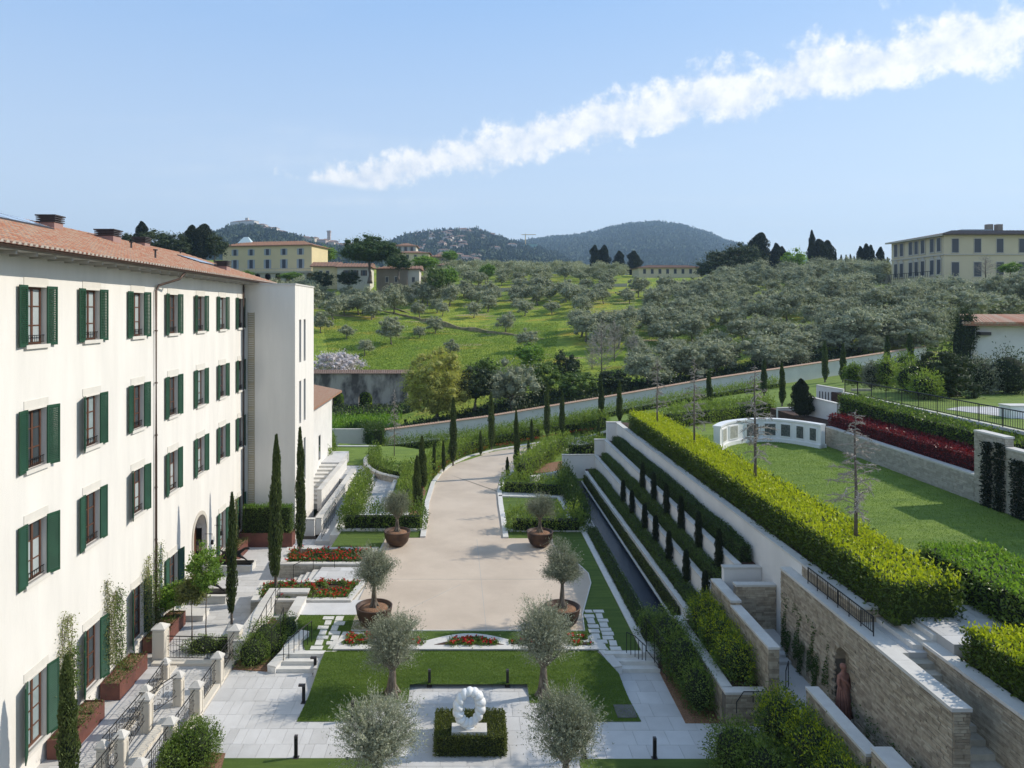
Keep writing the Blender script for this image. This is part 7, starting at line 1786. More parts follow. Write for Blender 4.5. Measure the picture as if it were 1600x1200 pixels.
# olive groves
OL = []
for i in range(8):
    OL.append(tree_mesh('o', 500+i, 4.2+.25*(i % 4), 1.5+.15*(i % 3), .17, 2.0+.16*(i % 5), 1.35+.15*(i % 4), 62+6*(i % 4), 48, .45, .30, .11, L_OLIVEF, BARK, hollow=.25, nl=8, lean=.18, lump=.42))
OLF = [tree_mesh('o', 520+i, 4.6, 1.2, .16, 2.35, 1.75, 50, 22, .45, .5, .26, L_OLIVEF, BARK, hollow=.3, nl=4, lean=.15) for i in range(3)]
ro = random.Random(12); pts = []
Y = 108
meadow_trees = [(612, 538, 40), (570, 556, 28), (541, 530, 24), (680, 521, 26), (655, 528, 18), (705, 558, 26), (823, 548, 36), (790, 520, 30), (705, 556, 20), (500, 520, 30), (520, 500, 34), (560, 492, 36), (581, 500, 30)]
def yofs(px, py):
    lo, hi = 90, 320
    for _ in range(30):
        mid = (lo+hi)/2; y = VY+FPX*(CAMZ-terr(px, mid))/mid
        if y > py: lo = mid
        else: hi = mid
    return lo
cand = []
while Y < 330:
    stp = 6.4 if Y < 230 else 8.5
    X = -190+ro.uniform(0, 6)
    while X < 250:
        x = X+ro.uniform(-1.9, 1.9); y = Y+ro.uniform(-1.9, 1.9); u = u2(x, y)
        if -250 < u < 1700:
            z = terr(u, y); py = VY+FPX*(CAMZ-z)/y; ok = True
            if u < 475: ok = (150 < y < 212 or (y > 250 and u < 300)) and ro.random() < .8
            if 475 <= u < 880 and py > 497: ok = False
            if 600 < u < 860 and 484 < py <= 497 and ro.random() < .4: ok = False
            if 925 < u < 1010 and 478 < py < 505 and ro.random() < .85: ok = False
            if 1120 < u < 1240 and 455 < py < 482 and ro.random() < .6: ok = False
            if 900 < u < 1020 and 500 < py < 530 and ro.random() < .45: ok = False
            if 475 <= u < 660 and y > 200: ok = False
            if 475 <= u < 1000 and py > 560: ok = False
            if u > 1490 and y < 125: ok = False
            if 700 < u < 1010 and 208 < y < 226: ok = False
            if y > 262 and u > 1090: ok = False
            if u > 1380 and y > 150: ok = False
            if 975 < u < 1120 and y > 200: ok = False
            if ok and ro.random() < (.93 if u > 1000 else .9): cand.append((x, y, z, u))
        X += stp
    Y += stp*.92
cand.sort(key=lambda c: c[1]); front = [c for c in cand if c[3] > 475]; near = front[:272]; rest = front[272:]+[c for c in cand if c[3] <= 475]
G_O = 'olive trees of the hillside grove'
for x, y, z, u in near:
    s = ro.uniform(.72, 1.28)*(1.12 if u > 1250 else 1)
    tree('olive_tree', ro.choice(OL), (x, y, z-.1), 'grey green olive tree of the dense grove covering the hillside', 'olive tree', G_O, rz=ro.uniform(0, 6.28), s=(s, s, s*ro.uniform(.85, 1.1)))
labs = ['meadow olive beside the left hump of yellow green grass', 'olive on the open meadow above the blossom tree', 'small olive at the left edge of the meadow', 'olive alone in the upper middle of the meadow', 'smallest olive of the meadow', 'low olive just above the yellow green willow', 'dark olive at the right end of the open meadow', 'olive by the earth bank right of the meadow', 'small olive touching the top of the willow', 'olive seen just past the tower corner', 'olive in the upper left group by the tower', 'rounded olive under the stone pine', 'olive left of the brown earth bank']
for (px, py, w), lab in zip(meadow_trees, labs):
    Yq = yofs(px, py); s = w*Yq/FPX/4.9; tree('olive_tree', ro.choice(OL), ((px-VX)*Yq/FPX, Yq, terr(px, Yq)-.1), lab, 'olive tree', rz=ro.uniform(0, 6), s=s)
# the rest of the grove as one mass
Vs = []; Qs = []; Rn = []; base_n = 0
src = []
for tr_m, cm, _ in OLF:
    co = np.zeros(len(cm.vertices)*3, np.float32); cm.vertices.foreach_get('co', co); src.append(co.reshape(-1, 3))
for x, y, z, u in rest:
    a = ro.uniform(0, 6.28); s = ro.uniform(.85, 1.2); c = src[ro.randrange(3)]; ca, sa = math.cos(a)*s, math.sin(a)*s
    V = np.stack([c[:, 0]*ca-c[:, 1]*sa+x, c[:, 0]*sa+c[:, 1]*ca+y, c[:, 2]*s+z], 1); Vs.append(V); q = np.arange(len(V)).reshape(-1, 4)+base_n; Qs.append(q); base_n += len(V); Rn.append(np.clip(np.full(len(q), ro.random()*.5)+RNG.uniform(0, .5, len(q)), 0, 1))
me = quad_mesh('far_olive_grove', np.concatenate(Vs), np.concatenate(Qs), np.concatenate(Rn), L_OLIVEF); link('far_olive_grove', me, label='distant part of the olive grove near the crest of the hill', cat='olive grove', kind='stuff')

# other trees and shrubs beyond the wall
BR = [tree_mesh('b', 600+i, 8, 2.2, .25, 3.6, 3.1, 90, 42, .6, .42, .2, L_DARK, BARKG, hollow=.35, nl=7) for i in range(2)]
BG = [tree_mesh('g', 610+i, 6, 1.6, .18, 2.6, 2.3, 80, 36, .5, .34, .17, L_GREEN, BARKG, hollow=.3, nl=7) for i in range(2)]
BRH = tree_mesh('h', 620, 6, 1.0, .16, 3.0, 2.6, 90, 36, .5, .3, .15, L_BUSH, BARKG, hollow=.3, nl=7)
def put(px, yb, w, h, Yq, meshes, w0, h0, name, label, cat='tree', group=None, zofs=0, names=('trunk', 'crown', 'inner_foliage')):
    b = W(px, yb, Yq); sw = w*Yq/FPX/w0; sh_ = h*Yq/FPX/h0; return tree(name, meshes, b, label, cat, group, rz=px*.1, s=(sw, sw, sh_), names=names)
wl_ = tree_mesh('w', 630, 9.6, 2.2, .22, 4.1, 4.5, 230, 95, .5, .38, .08, L_WILLOW, BARKG, hollow=.3, nl=12, cz=4.9, spread=.5, up=-.5, lump=.15)
tree('willow_tree', wl_, W(683, 655, 97), 'rounded yellow green willow standing behind the boundary wall', 'tree', s=(.98, .98, .98))
bls = tree_mesh('bl', 640, 4.6, 1.0, .2, 4.2, 2.1, 130, 34, .45, .26, .15, L_BLOOM, BARKG, hollow=.3, nl=12)
tree('blossom_tree', bls, W(528, 590, 127), 'spreading pale pink blossom tree behind the ruined arched wall', 'tree', s=(1.05, 1, 1))
for i, (px, yb, w, h, Y_, ms, w0, h0, lab) in enumerate([
    (742, 640, 60, 64, 98, BR[0], 7.2, 8, 'dark broad shrub tree just right of the willow'), (800, 655, 78, 88, 97, OL[0], 4.7, 4.6, 'largest silvery olive standing behind the boundary wall'), (758, 600, 40, 40, 112, BRH, 6, 6, 'dark green bush at the lower right edge of the meadow'),
    (850, 625, 56, 62, 102, BRH, 6, 6, 'green shrub tree behind the leaning cypress'), (830, 578, 50, 40, 118, BG[0], 5.2, 6, 'light green shrub below the right end of the meadow'), (884, 612, 44, 60, 110, BR[1], 7.2, 8, 'dark shrub tree between the meadow and the bare shrubs'),
    (905, 628, 60, 48, 99, BRH, 6, 6, 'dark evergreen shrub against the wall left of the far cypresses'), (1010, 612, 70, 60, 103, OL[1], 4.7, 4.6, 'big olive behind the wall above the far driveway'), (960, 620, 50, 40, 101, BR[0], 7.2, 8, 'dark thicket behind the wall between two far cypresses'), (1060, 600, 70, 60, 106, OL[2], 4.7, 4.6, 'big olive behind the wall above the far end of the lime hedge'),
    (1120, 590, 66, 56, 108, OL[3], 4.7, 4.6, 'big olive behind the wall left of the bare tree'), (1185, 580, 74, 60, 110, OL[4], 4.7, 4.6, 'big olive behind the wall above the monument'), (1250, 572, 76, 62, 112, OL[0], 4.7, 4.6, 'big olive behind the wall above the fat cypress'), (1310, 562, 70, 60, 114, OL[1], 4.7, 4.6, 'big olive behind the wall above the cypress pair'), (1370, 555, 76, 64, 115, OL[2], 4.7, 4.6, 'big olive behind the wall before the vine covered corner'), (1435, 545, 80, 66, 116, OL[3], 4.7, 4.6, 'big olive left of the white building'), (1500, 510, 76, 60, 122, OL[4], 4.7, 4.6, 'big olive behind the white building roof')]):
    put(px, yb, w, h, Y_, ms, w0, h0, 'olive_tree' if ms in OL else 'shrub_tree', lab, 'olive tree' if ms in OL else 'tree')
BT2 = bare_mesh(71, 6.5, 70, 3.4, droop=-.25, twigs=8, z0=.12)
BRW = L_TWIG
for px, yb, h, Y_, lab in ((940, 590, 90, 112, 'tall brownish leafless tree right of the meadow'), (925, 585, 60, 116, 'leafless shrub beside the tall brownish tree'), (990, 580, 60, 118, 'second brownish leafless tree among the olives'), (960, 570, 70, 122, 'thin leafless tree just behind the tall brownish one')):
    put(px, yb, h*.55, h, Y_, BT2, 4.2, 6.5, 'bare_tree', lab, 'bare tree', names=('trunk', 'branches'))
# ruined arched wall
rw_ = thing('ruined_wall', 'old stained wall with two arched openings and a tiled top below the meadow', 'wall', (-16, 120, -1))
STAIN = mat('stained_old_plaster', (.42, .37, .30), .95, col2=(.10, .085, .07), scale=.45, bump=.6, bscale=4, stretch=(1, 1, .5), thr=(.42, .6))
ruY = 119.5; ax0, ax1 = W(480, 600, ruY).x, W(637, 600, ruY).x; zt_, zb_ = W(560, 583, ruY).z, W(560, 645, ruY).z
ar = [(W(528, 0, ruY).x, 1.0), (W(571, 0, ruY).x, 1.15)]; m = MB(); bx = sorted([ax0, ax1]+[c-r for c, r in ar]+[c+r for c, r in ar])
za = W(560, 612, ruY).z
for a, b in zip(bx, bx[1:]):
    mid = (a+b)/2; ih = any(abs(mid-c) < r for c, r in ar); m.box(a, b, ruY, ruY+.8, za if ih else zb_-2, zt_)
for c, r in ar:
    for i in range(10):
        a0, a1 = math.pi*i/10, math.pi*(i+1)/10; m.add([(c+r*math.cos(a0), ruY-.01, za-r+r*math.sin(a0)), (c+r*math.cos(a1), ruY-.01, za-r+r*math.sin(a1)), (c+r*math.cos(a1), ruY-.01, za+.02), (c+r*math.cos(a0), ruY-.01, za+.02)], [(0, 1, 2, 3)])
m.build('wall', STAIN, rw_)
m = MB(); x = ax0
while x < ax1:
    m.add([(x, ruY-.35, zt_), (x+.3, ruY-.35, zt_), (x+.3, ruY+.4, zt_+.55), (x, ruY+.4, zt_+.55), (x, ruY+1.15, zt_), (x+.3, ruY+1.15, zt_), (x, ruY-.35, zt_-.1), (x+.3, ruY-.35, zt_-.1)], [(0, 1, 2, 3), (3, 2, 5, 4), (6, 7, 1, 0), (6, 0, 3), (1, 7, 2)]); x += .36
m.build('coping_tile', mat('old_tile', (.33, .22, .17), .9, col2=(.22, .14, .10), scale=4), rw_, kind='stuff')
for i, (px, w, lab) in enumerate([(524, 26, 'left arched opening'), (570, 22, 'right arched opening')]):
    c = W(px, 632, 121.5); bush('shrub', [((c.x, c.y, c.z+.6), (1.5, .8, 2.2))], L_GREEN, 'sunlit weeds seen through the '+lab, k=1600, L=.3, seed=400+i, base=c)
def cover(name, label, poly, zf, n, L, m, h=.3, seed=1, kind='stuff', cat='ground cover'):
    rng = np.random.default_rng(seed); q = [Vector(p) for p in poly]; s, t = rng.uniform(0, 1, (n, 1)), rng.uniform(0, 1, (n, 1)); A = [np.array((p.x, p.y)) for p in q]
    XY = (A[0]*(1-s)+A[1]*s)*(1-t)+(A[3]*(1-s)+A[2]*s)*t; z = np.array([zf(a, b) for a, b in XY])+np.abs(rng.normal(0, h*.5, n)); C = np.column_stack([XY, z]); leaves_obj(name, C, np.tile([0, -.2, 1.0], (n, 1)), L, L*.4, m, rng=rng, label=label, cat=cat, kind=kind)
cover('weeds', 'bright weeds covering the hollow behind the annex', [(-27, 87, 0), (-9.5, 86.6, 0), (-10, 116, 0), (-32, 118, 0)], terrXY, 26000, .42, L_GREEN, .55, 3)
cover('weeds', 'rough grass tufts on the open meadow', [(-24, 126, 0), (14, 118, 0), (20, 160, 0), (-34, 168, 0)], terrXY, 30000, .30, leafmat('meadow_tuft', (.10, .19, .02), (.24, .30, .05), .3, .6), .2, 4)
cover('brambles', 'dark brambles in the shade behind the boundary wall', [(-9, 88, 0), (60, 107, 0), (60, 114, 0), (-9, 97, 0)], terrXY, 26000, .45, L_DARK, .9, 5)
cover('brambles', 'dark undergrowth at the foot of the ruined arched wall', [(-27, 110, 0), (-8, 108, 0), (-9, 119, 0), (-28, 119, 0)], terrXY, 9000, .5, L_DARK, .7, 6)

# ------------------------------------------------------------------ villas
def villa(name, label, x0, x1, ybase, yeave, yridge, Y, depth, wall, rows_, roofm=None, persp=None, hip=True, over=.7, shut=None, cat='villa', win=(1.1, 1.7), zb_extra=3, group=None):
    a = W(x0, ybase, Y); b = W(x1, ybase, Y if persp is None else persp); ze = W(x0, yeave, Y).z; zr = W(x0, yridge, Y).z; d = (b.xy-a.xy); ln = d.length; d.normalize(); n = Vector((d.y, -d.x))
    root = thing(name, label, cat, ((a.x+b.x)/2, (a.y+b.y)/2, a.z), group); C4 = [a.xy, b.xy, b.xy-n*depth, a.xy-n*depth]
    MB().prism([(p.x, p.y) for p in C4], min(a.z, b.z)-zb_extra, ze).build('wall', wall, root)
    e = [C4[0]+(-d+n)*over, C4[1]+(d+n)*over, C4[2]+(d-n)*over, C4[3]+(-d-n)*over]; ins = min(depth, ln)*.5
    if hip: r0, r1 = (a.xy-n*depth/2)+d*ins*.9, (b.xy-n*depth/2)-d*ins*.9
    else: r0, r1 = (e[0]+e[3])/2, (e[1]+e[2])/2
    m = MB().add([(p.x, p.y, ze) for p in e]+[(r0.x, r0.y, zr), (r1.x, r1.y, zr)]+[(p.x, p.y, ze-.15) for p in e], [(0, 1, 5, 4), (1, 2, 5), (2, 3, 4, 5), (3, 0, 4), (6, 7, 1, 0), (7, 8, 2, 1), (9, 6, 0, 3), (9, 8, 7, 6)])
    rf = m.build('roof', roofm or TILEF, root)
    tm = MB(); k_ = max(4, int(ln/.8))
    for i in range(k_):   # rolls of tiles up the front slope
        t = (i+.5)/k_; p = e[0].lerp(e[1], t); tt = clamp(min(t, 1-t)*ln/max(.1, ins*.9)) if hip else 1.0; q = p-n*(depth/2+over)*tt; tm.tube([(p.x, p.y, ze+.05), (q.x, q.y, lerp(ze, zr, tt)+.06)], .11, 4, cap=False)
    tm.build('roof_tile', roofm or TILEF, rf, kind='stuff')
    for (z0f, hgt, cnt, wdt, u0, u1, kind_) in rows_:
        z0 = lerp(a.z, ze, z0f)
        for i in range(cnt):
            t = lerp(u0, u1, (i+.5)/cnt); c = a.xy+d*ln*t; q = [c-d*wdt/2+n*.06, c+d*wdt/2+n*.06, c+d*wdt/2-n*.1, c-d*wdt/2-n*.1]; w__ = MB().prism([(p.x, p.y) for p in q], z0, z0+hgt).build('window', GLASSF, root)
            o2 = n*.09; fr = MB(); 
            for (u_, v_, a_, b_) in ((-wdt/2-.12, -wdt/2, 0, hgt), (wdt/2, wdt/2+.12, 0, hgt), (-wdt/2-.12, wdt/2+.12, hgt, hgt+.18), (-wdt/2-.2, wdt/2+.2, -.16, 0)): fr.prism([(p.x, p.y) for p in (c+d*u_+o2, c+d*v_+o2, c+d*v_, c+d*u_)], z0+a_, z0+b_)
            fr.build('frame', TRIM, w__)
            if shut and 's' in kind_:
                sm = MB()
                for sg in (-1, 1): u_ = sg*(wdt/2+wdt*.28); sm.prism([(p.x, p.y) for p in (c+d*(u_-wdt*.25)+n*.1, c+d*(u_+wdt*.25)+n*.1, c+d*(u_+wdt*.25), c+d*(u_-wdt*.25))], z0, z0+hgt)
                sm.build('shutter', shut, root)
    return root, a, b, d, n, ze, zr
TILEF = mat('distant_roof_tile', (.30, .165, .10), .9, col2=(.20, .115, .08), scale=1.5)
GLASSF = mat('distant_window', (.055, .06, .07), .3, spec=.4)
OCH = mat('yellow_ochre_wall', (.68, .56, .32), .9, var=.1, scale=.15); CRM = mat('cream_wall', (.66, .56, .38), .9, var=.1, scale=.15); WHT = mat('off_white_wall', (.62, .57, .48), .9, var=.1, scale=.15); BRN = mat('brown_grey_wall', (.34, .28, .22), .9, var=.25, scale=.25)
SHG = mat('grey_shutter', (.33, .36, .37), .7); SHB = mat('brown_shutter', (.12, .09, .07), .7)
r, a, b, d, n, ze, zr = villa('yellow_villa', 'yellow villa with long tiled roof and grey shutters on the hill above the hotel roof', 348, 487, 424, 385, 376, 232, 13, OCH, [(.62, 1.9, 5, 1.1, .05, .97, 's'), (.08, 2.9, 5, 1.2, .05, .97, 's')], shut=SHG, persp=226)
c = W(385, 376, 238); m = MB().add([(c.x-2.3, c.y-2, zr-.4), (c.x+2.3, c.y-2, zr-.4), (c.x+2.3, c.y+2, zr-.4), (c.x-2.3, c.y+2, zr-.4), (c.x-.7, c.y-.5, zr+1.7), (c.x+.7, c.y-.5, zr+1.7), (c.x+.7, c.y+.5, zr+1.7), (c.x-.7, c.y+.5, zr+1.7)], [(0, 1, 5, 4), (1, 2, 6, 5), (2, 3, 7, 6), (3, 0, 4, 7), (4, 5, 6, 7)]); m.build('roof_lantern', mat('pale_green_glass', (.5, .6, .6), .4), r)
tt_ = thing('villa_terrace', 'arched stone terrace under the yellow villa', 'terrace', W(420, 430, 226)); ta, tb_ = W(346, 425, 226), W(492, 423, 221); zt2 = ta.z; zb2 = W(420, 440, 224).z
m = MB(); dd = (tb_.xy-ta.xy); L_ = dd.length; dd.normalize(); nn = Vector((dd.y, -dd.x)); N_ = 9
for i in range(N_):
    c = ta.xy+dd*L_*(i+.5)/N_; hw_ = L_/N_/2; m.prism([(p.x, p.y) for p in (c-dd*hw_, c-dd*hw_*.6, c-dd*hw_*.6-nn*.5, c-dd*hw_-nn*.5)], zb2-3, zt2-.5); m.prism([(p.x, p.y) for p in (c+dd*hw_*.6, c+dd*hw_, c+dd*hw_-nn*.5, c+dd*hw_*.6-nn*.5)], zb2-3, zt2-.5)
    for j in range(8):
        a0, a1 = math.pi*j/8, math.pi*(j+1)/8; r_ = hw_*.6; z0 = zt2-.55-r_
        A_ = c+dd*r_*math.cos(a0); B_ = c+dd*r_*math.cos(a1); m.add([(A_.x, A_.y, z0+r_*math.sin(a0)), (B_.x, B_.y, z0+r_*math.sin(a1)), (B_.x, B_.y, zt2-.5), (A_.x, A_.y, zt2-.5)], [(0, 1, 2, 3)])
m.prism([(p.x, p.y) for p in (ta.xy+nn*.3, tb_.xy+nn*.3, tb_.xy-nn*7, ta.xy-nn*7)], zt2-.5, zt2); m.build('arcade', STONEL, tt_)
m = MB()
for i in range(60): p = ta.xy+dd*L_*i/59+nn*.2; m.tube([(p.x, p.y, zt2), (p.x, p.y, zt2+.9)], .05, 4, cap=False)
m.tube([(ta.x, ta.y-.2, zt2+.9), (tb_.x, tb_.y-.2, zt2+.9)], .07, 4); m.build('terrace_railing', STONEL, tt_)
MB().prism([(p.x, p.y) for p in (ta.xy-nn*5, tb_.xy-nn*5, tb_.xy-nn*5.3, ta.xy-nn*5.3)], zb2-3, zt2-.6).build('back_wall', DARK, tt_)
villa('farmhouse', 'low cream house with two small windows between the yellow villa and the stone pine', 488, 527, 437, 416, 408, 216, 9, OCH, [(.4, 1.0, 2, .9, .2, .75, '')], hip=False)
villa('farmhouse', 'white fronted house half hidden by the stone pine', 527, 578, 442, 417, 410, 214, 9, WHT, [(.45, 1.6, 3, .9, .15, .95, 's')], shut=SHB, hip=False)
villa('farmhouse', 'brown grey rustic house right of the stone pine trunk', 588, 636, 452, 420, 412, 205, 9, BRN, [(.35, 1.4, 2, .8, .2, .8, '')], persp=203)
villa('farmhouse', 'small pale gable house joined to the brown grey house', 637, 655, 450, 420, 414, 204, 9, WHT, [(.3, 1.4, 1, .8, .2, .8, '')], hip=False)
villa('white_villa', 'white two storey villa with tiled roof above the stone pine', 616, 650, 397, 384, 378, 300, 12, WHT, [(.35, 1.8, 3, 1.1, .1, .95, 's')], shut=SHG)
villa('cream_villa', 'cream lower wing in front of the white villa', 614, 670, 408, 395, 391, 285, 10, CRM, [(.3, 1.5, 3, 1.0, .3, .95, '')])
villa('cottage', 'pink brown cottage with tiled roof right of the white villa', 672, 700, 412, 401, 396, 290, 9, BRN, [(.3, 1.3, 2, .9, .1, .9, '')])
villa('cottage', 'low red roofed cottage with a grey blue front', 686, 710, 424, 414, 409, 262, 8, mat('blue_grey_wall', (.3, .34, .4), .8), [(.3, 1.2, 2, .9, .1, .9, '')])
villa('long_farmhouse', 'long low cream building with a row of eight dark windows on the crest', 998, 1099, 438, 418, 413, 268, 11, CRM, [(.52, 1.7, 8, 1.0, .03, .98, '')])
# big villa at right
rg, a, b, d, n, ze, zr = villa('great_villa', 'large ochre villa with stone quoins overlooking the grove from the right', 1475, 1760, 434, 366, 353, 158, 19.6, CRM, [(.58, 3.0, 8, 1.45, .0, .98, ''), (.03, 3.1, 8, 1.6, .0, .98, '')], over=1.0, roofm=mat('grey_brown_roof', (.16, .12, .10), .9, var=.3))
la, lb = W(1393, 437, 177.6), W(1475, 434, 158.0); la.x = lb.x = lb.x-.05; ln = (lb.xy-la.xy).length; dv = (lb.xy-la.xy).normalized(); nv = Vector((dv.y, -dv.x))
zt_l = ze-.02
MB().prism([(p.x, p.y) for p in (la.xy+nv*1.0-dv, lb.xy+nv*1.0+dv, lb.xy, la.xy)], zt_l-.35, zt_l-.03).build('cornice', TRIM, rg)
for z0, z1 in ((lerp(la.z, ze, .50), lerp(la.z, ze, .525)),):
    MB().prism([(p.x, p.y) for p in (la.xy+nv*.2, lb.xy+nv*.2, lb.xy+nv*.01, la.xy+nv*.01)], z0, z1).build('string_course', TRIM, rg); MB().prism([(p.x, p.y) for p in (a.xy+n*.2, b.xy+n*.2, b.xy+n*.01, a.xy+n*.01)], z0, z1).build('string_course', TRIM, rg)
for z0f, hgt, arch in ((.60, 3.0, 0), (.05, 3.2, 1)):
    z0 = lerp(la.z, ze, z0f)
    for i, t in enumerate((.1, .22, .40, .51, .63, .80, .92)):
        c = la.xy+dv*ln*t; w2_ = .65; q = [c-dv*w2_+nv*.06, c+dv*w2_+nv*.06, c+dv*w2_-nv*.1, c-dv*w2_-nv*.1]; w__ = MB().prism([(p.x, p.y) for p in q], z0, z0+hgt).build('window', GLASSF, rg); fr = MB()
        for (u_, v_, a_, b_) in ((-w2_-.2, -w2_, 0, hgt), (w2_, w2_+.2, 0, hgt), (-w2_-.3, w2_+.3, hgt, hgt+.35), (-w2_-.3, w2_+.3, -.25, 0)): fr.prism([(p.x, p.y) for p in (c+dv*u_+nv*.12, c+dv*v_+nv*.12, c+dv*v_, c+dv*u_)], z0+a_, z0+b_)
        if arch: fr.prism([(p.x, p.y) for p in (c-dv*.5+nv*.13, c+dv*.5+nv*.13, c+dv*.5, c-dv*.5)], z0+hgt+.35, z0+hgt+.8)
        fr.build('frame', TRIM, w__)
for i in range(14):
    for q_, w3 in ((0, .5), (1, .35)):
        z = lerp(la.z, ze, i/14.); c = lb.xy; pass
for px, Y_ in ((1545, 172), (1560, 172)): c = W(px, 352, 168); MB().box(c.x-.6, c.x+.6, c.y-.6, c.y+.6, c.z-3.5, c.z+.2).build('chimney', BRN, rg)
c = W(1522, 354, 168); MB().box(c.x-3.5, c.x+3.5, c.y-1, c.y+1, zr-1.2, zr+.25).build('roof_lantern', SHG, rg)
g1, g2, g3 = W(1340, 436, 205), W(1393, 446, 186), W(1452, 440, 157); vg = thing('villa_retaining_wall', 'stained grey retaining wall under the great villa', 'wall', g2)
for p, q in ((g1, g2), (g2, g3)):
    MB().prism([(s_.x, s_.y) for s_ in (p, q)]+[(q.x, q.y+.6), (p.x, p.y+.6)], min(p.z, q.z)-4, max(p.z, q.z)+.4).build('wall', STAIN, vg)
m = MB(); 
for i in range(24): p = la.xy.lerp(lb.xy, i/23)+nv*3; m.tube([(p.x, p.y, la.z-.3), (p.x, p.y, la.z+1.0)], .05, 4, cap=False)
p, q = la.xy+nv*3, lb.xy+nv*3; m.tube([(p.x, p.y, la.z+1), (q.x, q.y, la.z+1)], .06, 4); m.build('terrace_railing', IRON, rg)
# white building with tiled roof at the right edge
wb = thing('white_outbuilding', 'plain white outbuilding with terracotta roof at the right edge', 'building', W(1560, 590, 78))
p0, p1 = W(1514, 505, 78), W(1720, 507, 74); zt3 = p0.z; MB().prism([(p0.x, p0.y), (p1.x, p1.y), (p1.x+6, p1.y+12), (p0.x*1.17, p0.y+12)], 4, zt3).build('wall', PLASTERW, wb)
ov = 1.2; mm = MB().add([(p0.x-ov, p0.y-.8, zt3-.05), (p1.x, p1.y-.8, zt3-.05), (p1.x, p1.y+6, zt3+.8), (p0.x-ov+4.2, p0.y+6, zt3+.8), (p0.x-ov, p0.y-.8, zt3-.25), (p1.x, p1.y-.8, zt3-.25)], [(0, 1, 2, 3), (4, 5, 1, 0), (4, 0, 3)]); rf = mm.build('roof', TILEPAN, wb); m = MB(); x = p0.x-ov
nt_ = 44
for i in range(nt_):
    t = i/nt_; xx = lerp(p0.x-ov, p1.x, t); yy_ = lerp(p0.y, p1.y, t)-.85; MB().tube([(xx, yy_, zt3+.04), (xx+4.2*(1-t), yy_+6.6, zt3+.85)], [.15, .13], 6).build('roof_tile', TILE, rf)
c0, c1 = W(1533, 519, 77), W(1549, 524, 77); MB().box(c0.x, c1.x, 77.0, 77.9, c1.z, c0.z).build('vent_grille', LEAD, wb); c0, c1 = W(1523, 561, 77), W(1536, 567, 77); MB().box(c0.x, c1.x, 77.0, 77.95, c1.z, c0.z).build('window', DARK, wb)
c = W(1503, 560, 77.5); bush('vine', [((c.x, c.y, c.z+1.0), (1.3, .7, 4.2)), ((c.x+.8, c.y+.2, c.z+3), (1.0, .6, 2.2))], L_DARK, 'dark brown vine hanging over the corner of the white outbuilding', cat='vine', k=3500, L=.25, seed=501)

# ------------------------------------------------------------------ skyline trees
PN = tree_mesh('p', 700, 14, 7.4, .45, 7.4, 5.0, 260, 75, .8, .42, .16, L_PINE, BARKG, hollow=.45, nl=16, cz=9.3, flat=.35, lean=.05, lump=.2)
tree('stone_pine', PN, W(578, 442, 195), 'great umbrella shaped stone pine beside the farmhouses', 'tree', s=(1.1, 1.1, .86), rz=.4)
pn2 = tree_mesh('p', 701, 6, 2.5, .3, 3.2, 1.9, 70, 60, .6, .42, .16, L_PINE, BARKG, hollow=.4, nl=8, cz=4.2, flat=.5)
tree('stone_pine', pn2, W(622, 436, 190), 'smaller pine crown leaning right of the great stone pine', 'tree')
WC = cypress_mesh(21, 12, 1.5, 3400, .5, L_CYPD, shape=1.6, trunk=.6); WC2 = cypress_mesh(22, 12, 2.4, 4200, .55, L_CYPD, shape=2.5, trunk=.6); WC3 = cypress_mesh(23, 12, 1.0, 2400, .42, L_CYPD)
def far_c(px, yb, yt, w, Y_, label, group='dark cypresses on the skyline', ms=None):
    ms = ms or (WC2 if w > 22 else WC if w > 10 else WC3); r0 = {id(WC2): 2.4, id(WC): 1.5, id(WC3): 1.0}[id(ms)]; put(px, yb, w, yb-yt, Y_, ms, r0*2, 12, 'cypress', label, 'cypress', group, names=CN)
Lc = [(221, 400, 346, 22, 205, 'cypress rising above the hotel roof between the chimneys'), (300, 405, 352, 24, 205, 'left cypress of the dark clump above the hotel roof'), (318, 405, 350, 32, 207, 'tallest bushy cypress of the clump left of the yellow villa'), (310, 410, 362, 16, 203, 'front cypress of the clump left of the yellow villa'),
      (930, 432, 383, 18, 300, 'left half of the broad dark pair right of the mountain foot'), (944, 432, 383, 18, 300, 'right half of the broad dark pair below the mountain'), (967, 432, 392, 18, 300, 'single cypress in the middle of the three dark groups'), (991, 432, 392, 22, 300, 'rounded dark cypress just left of the long farmhouse'),
      (1187, 432, 364, 34, 240, 'tall dark cypress over the black evergreen mass'), (1212, 436, 380, 19, 235, 'slim dark cypress left of the bright green tree'), (1222, 436, 385, 14, 237, 'slightly shorter cypress touching the bright green tree'), (1268, 438, 360, 12, 235, 'tallest thin cypress of the skyline'), (1281, 438, 374, 28, 236, 'dark cypress joined to the tallest thin one'), (1293, 438, 376, 24, 237, 'dark shaggy cypress right of the tallest thin one'),
      (1305, 438, 393, 8, 230, 'first thin cypress of the row left of the dark block'), (1314, 438, 398, 7, 230, 'second thin cypress of the row left of the dark block'), (1322, 438, 398, 7, 230, 'third thin cypress of the row left of the dark block'), (1329, 438, 397, 7, 230, 'fourth thin cypress of the row left of the dark block'), (1335, 438, 400, 6, 230, 'fifth thin cypress of the row left of the dark block'),
      (1344, 438, 385, 14, 228, 'left cypress of the dark block near the great villa'), (1354, 438, 381, 16, 228, 'middle cypress of the dark block near the great villa'), (1361, 438, 383, 14, 228, 'right cypress of the dark block near the great villa'), (1376, 438, 386, 14, 226, 'lone pointed cypress next to the great villa'), (1387, 438, 402, 9, 226, 'short cypress against the wall of the great villa')]
for i, (px, yb, yt, w, Y_, lab) in enumerate(Lc): far_c(px, yb, yt, w, Y_, lab)
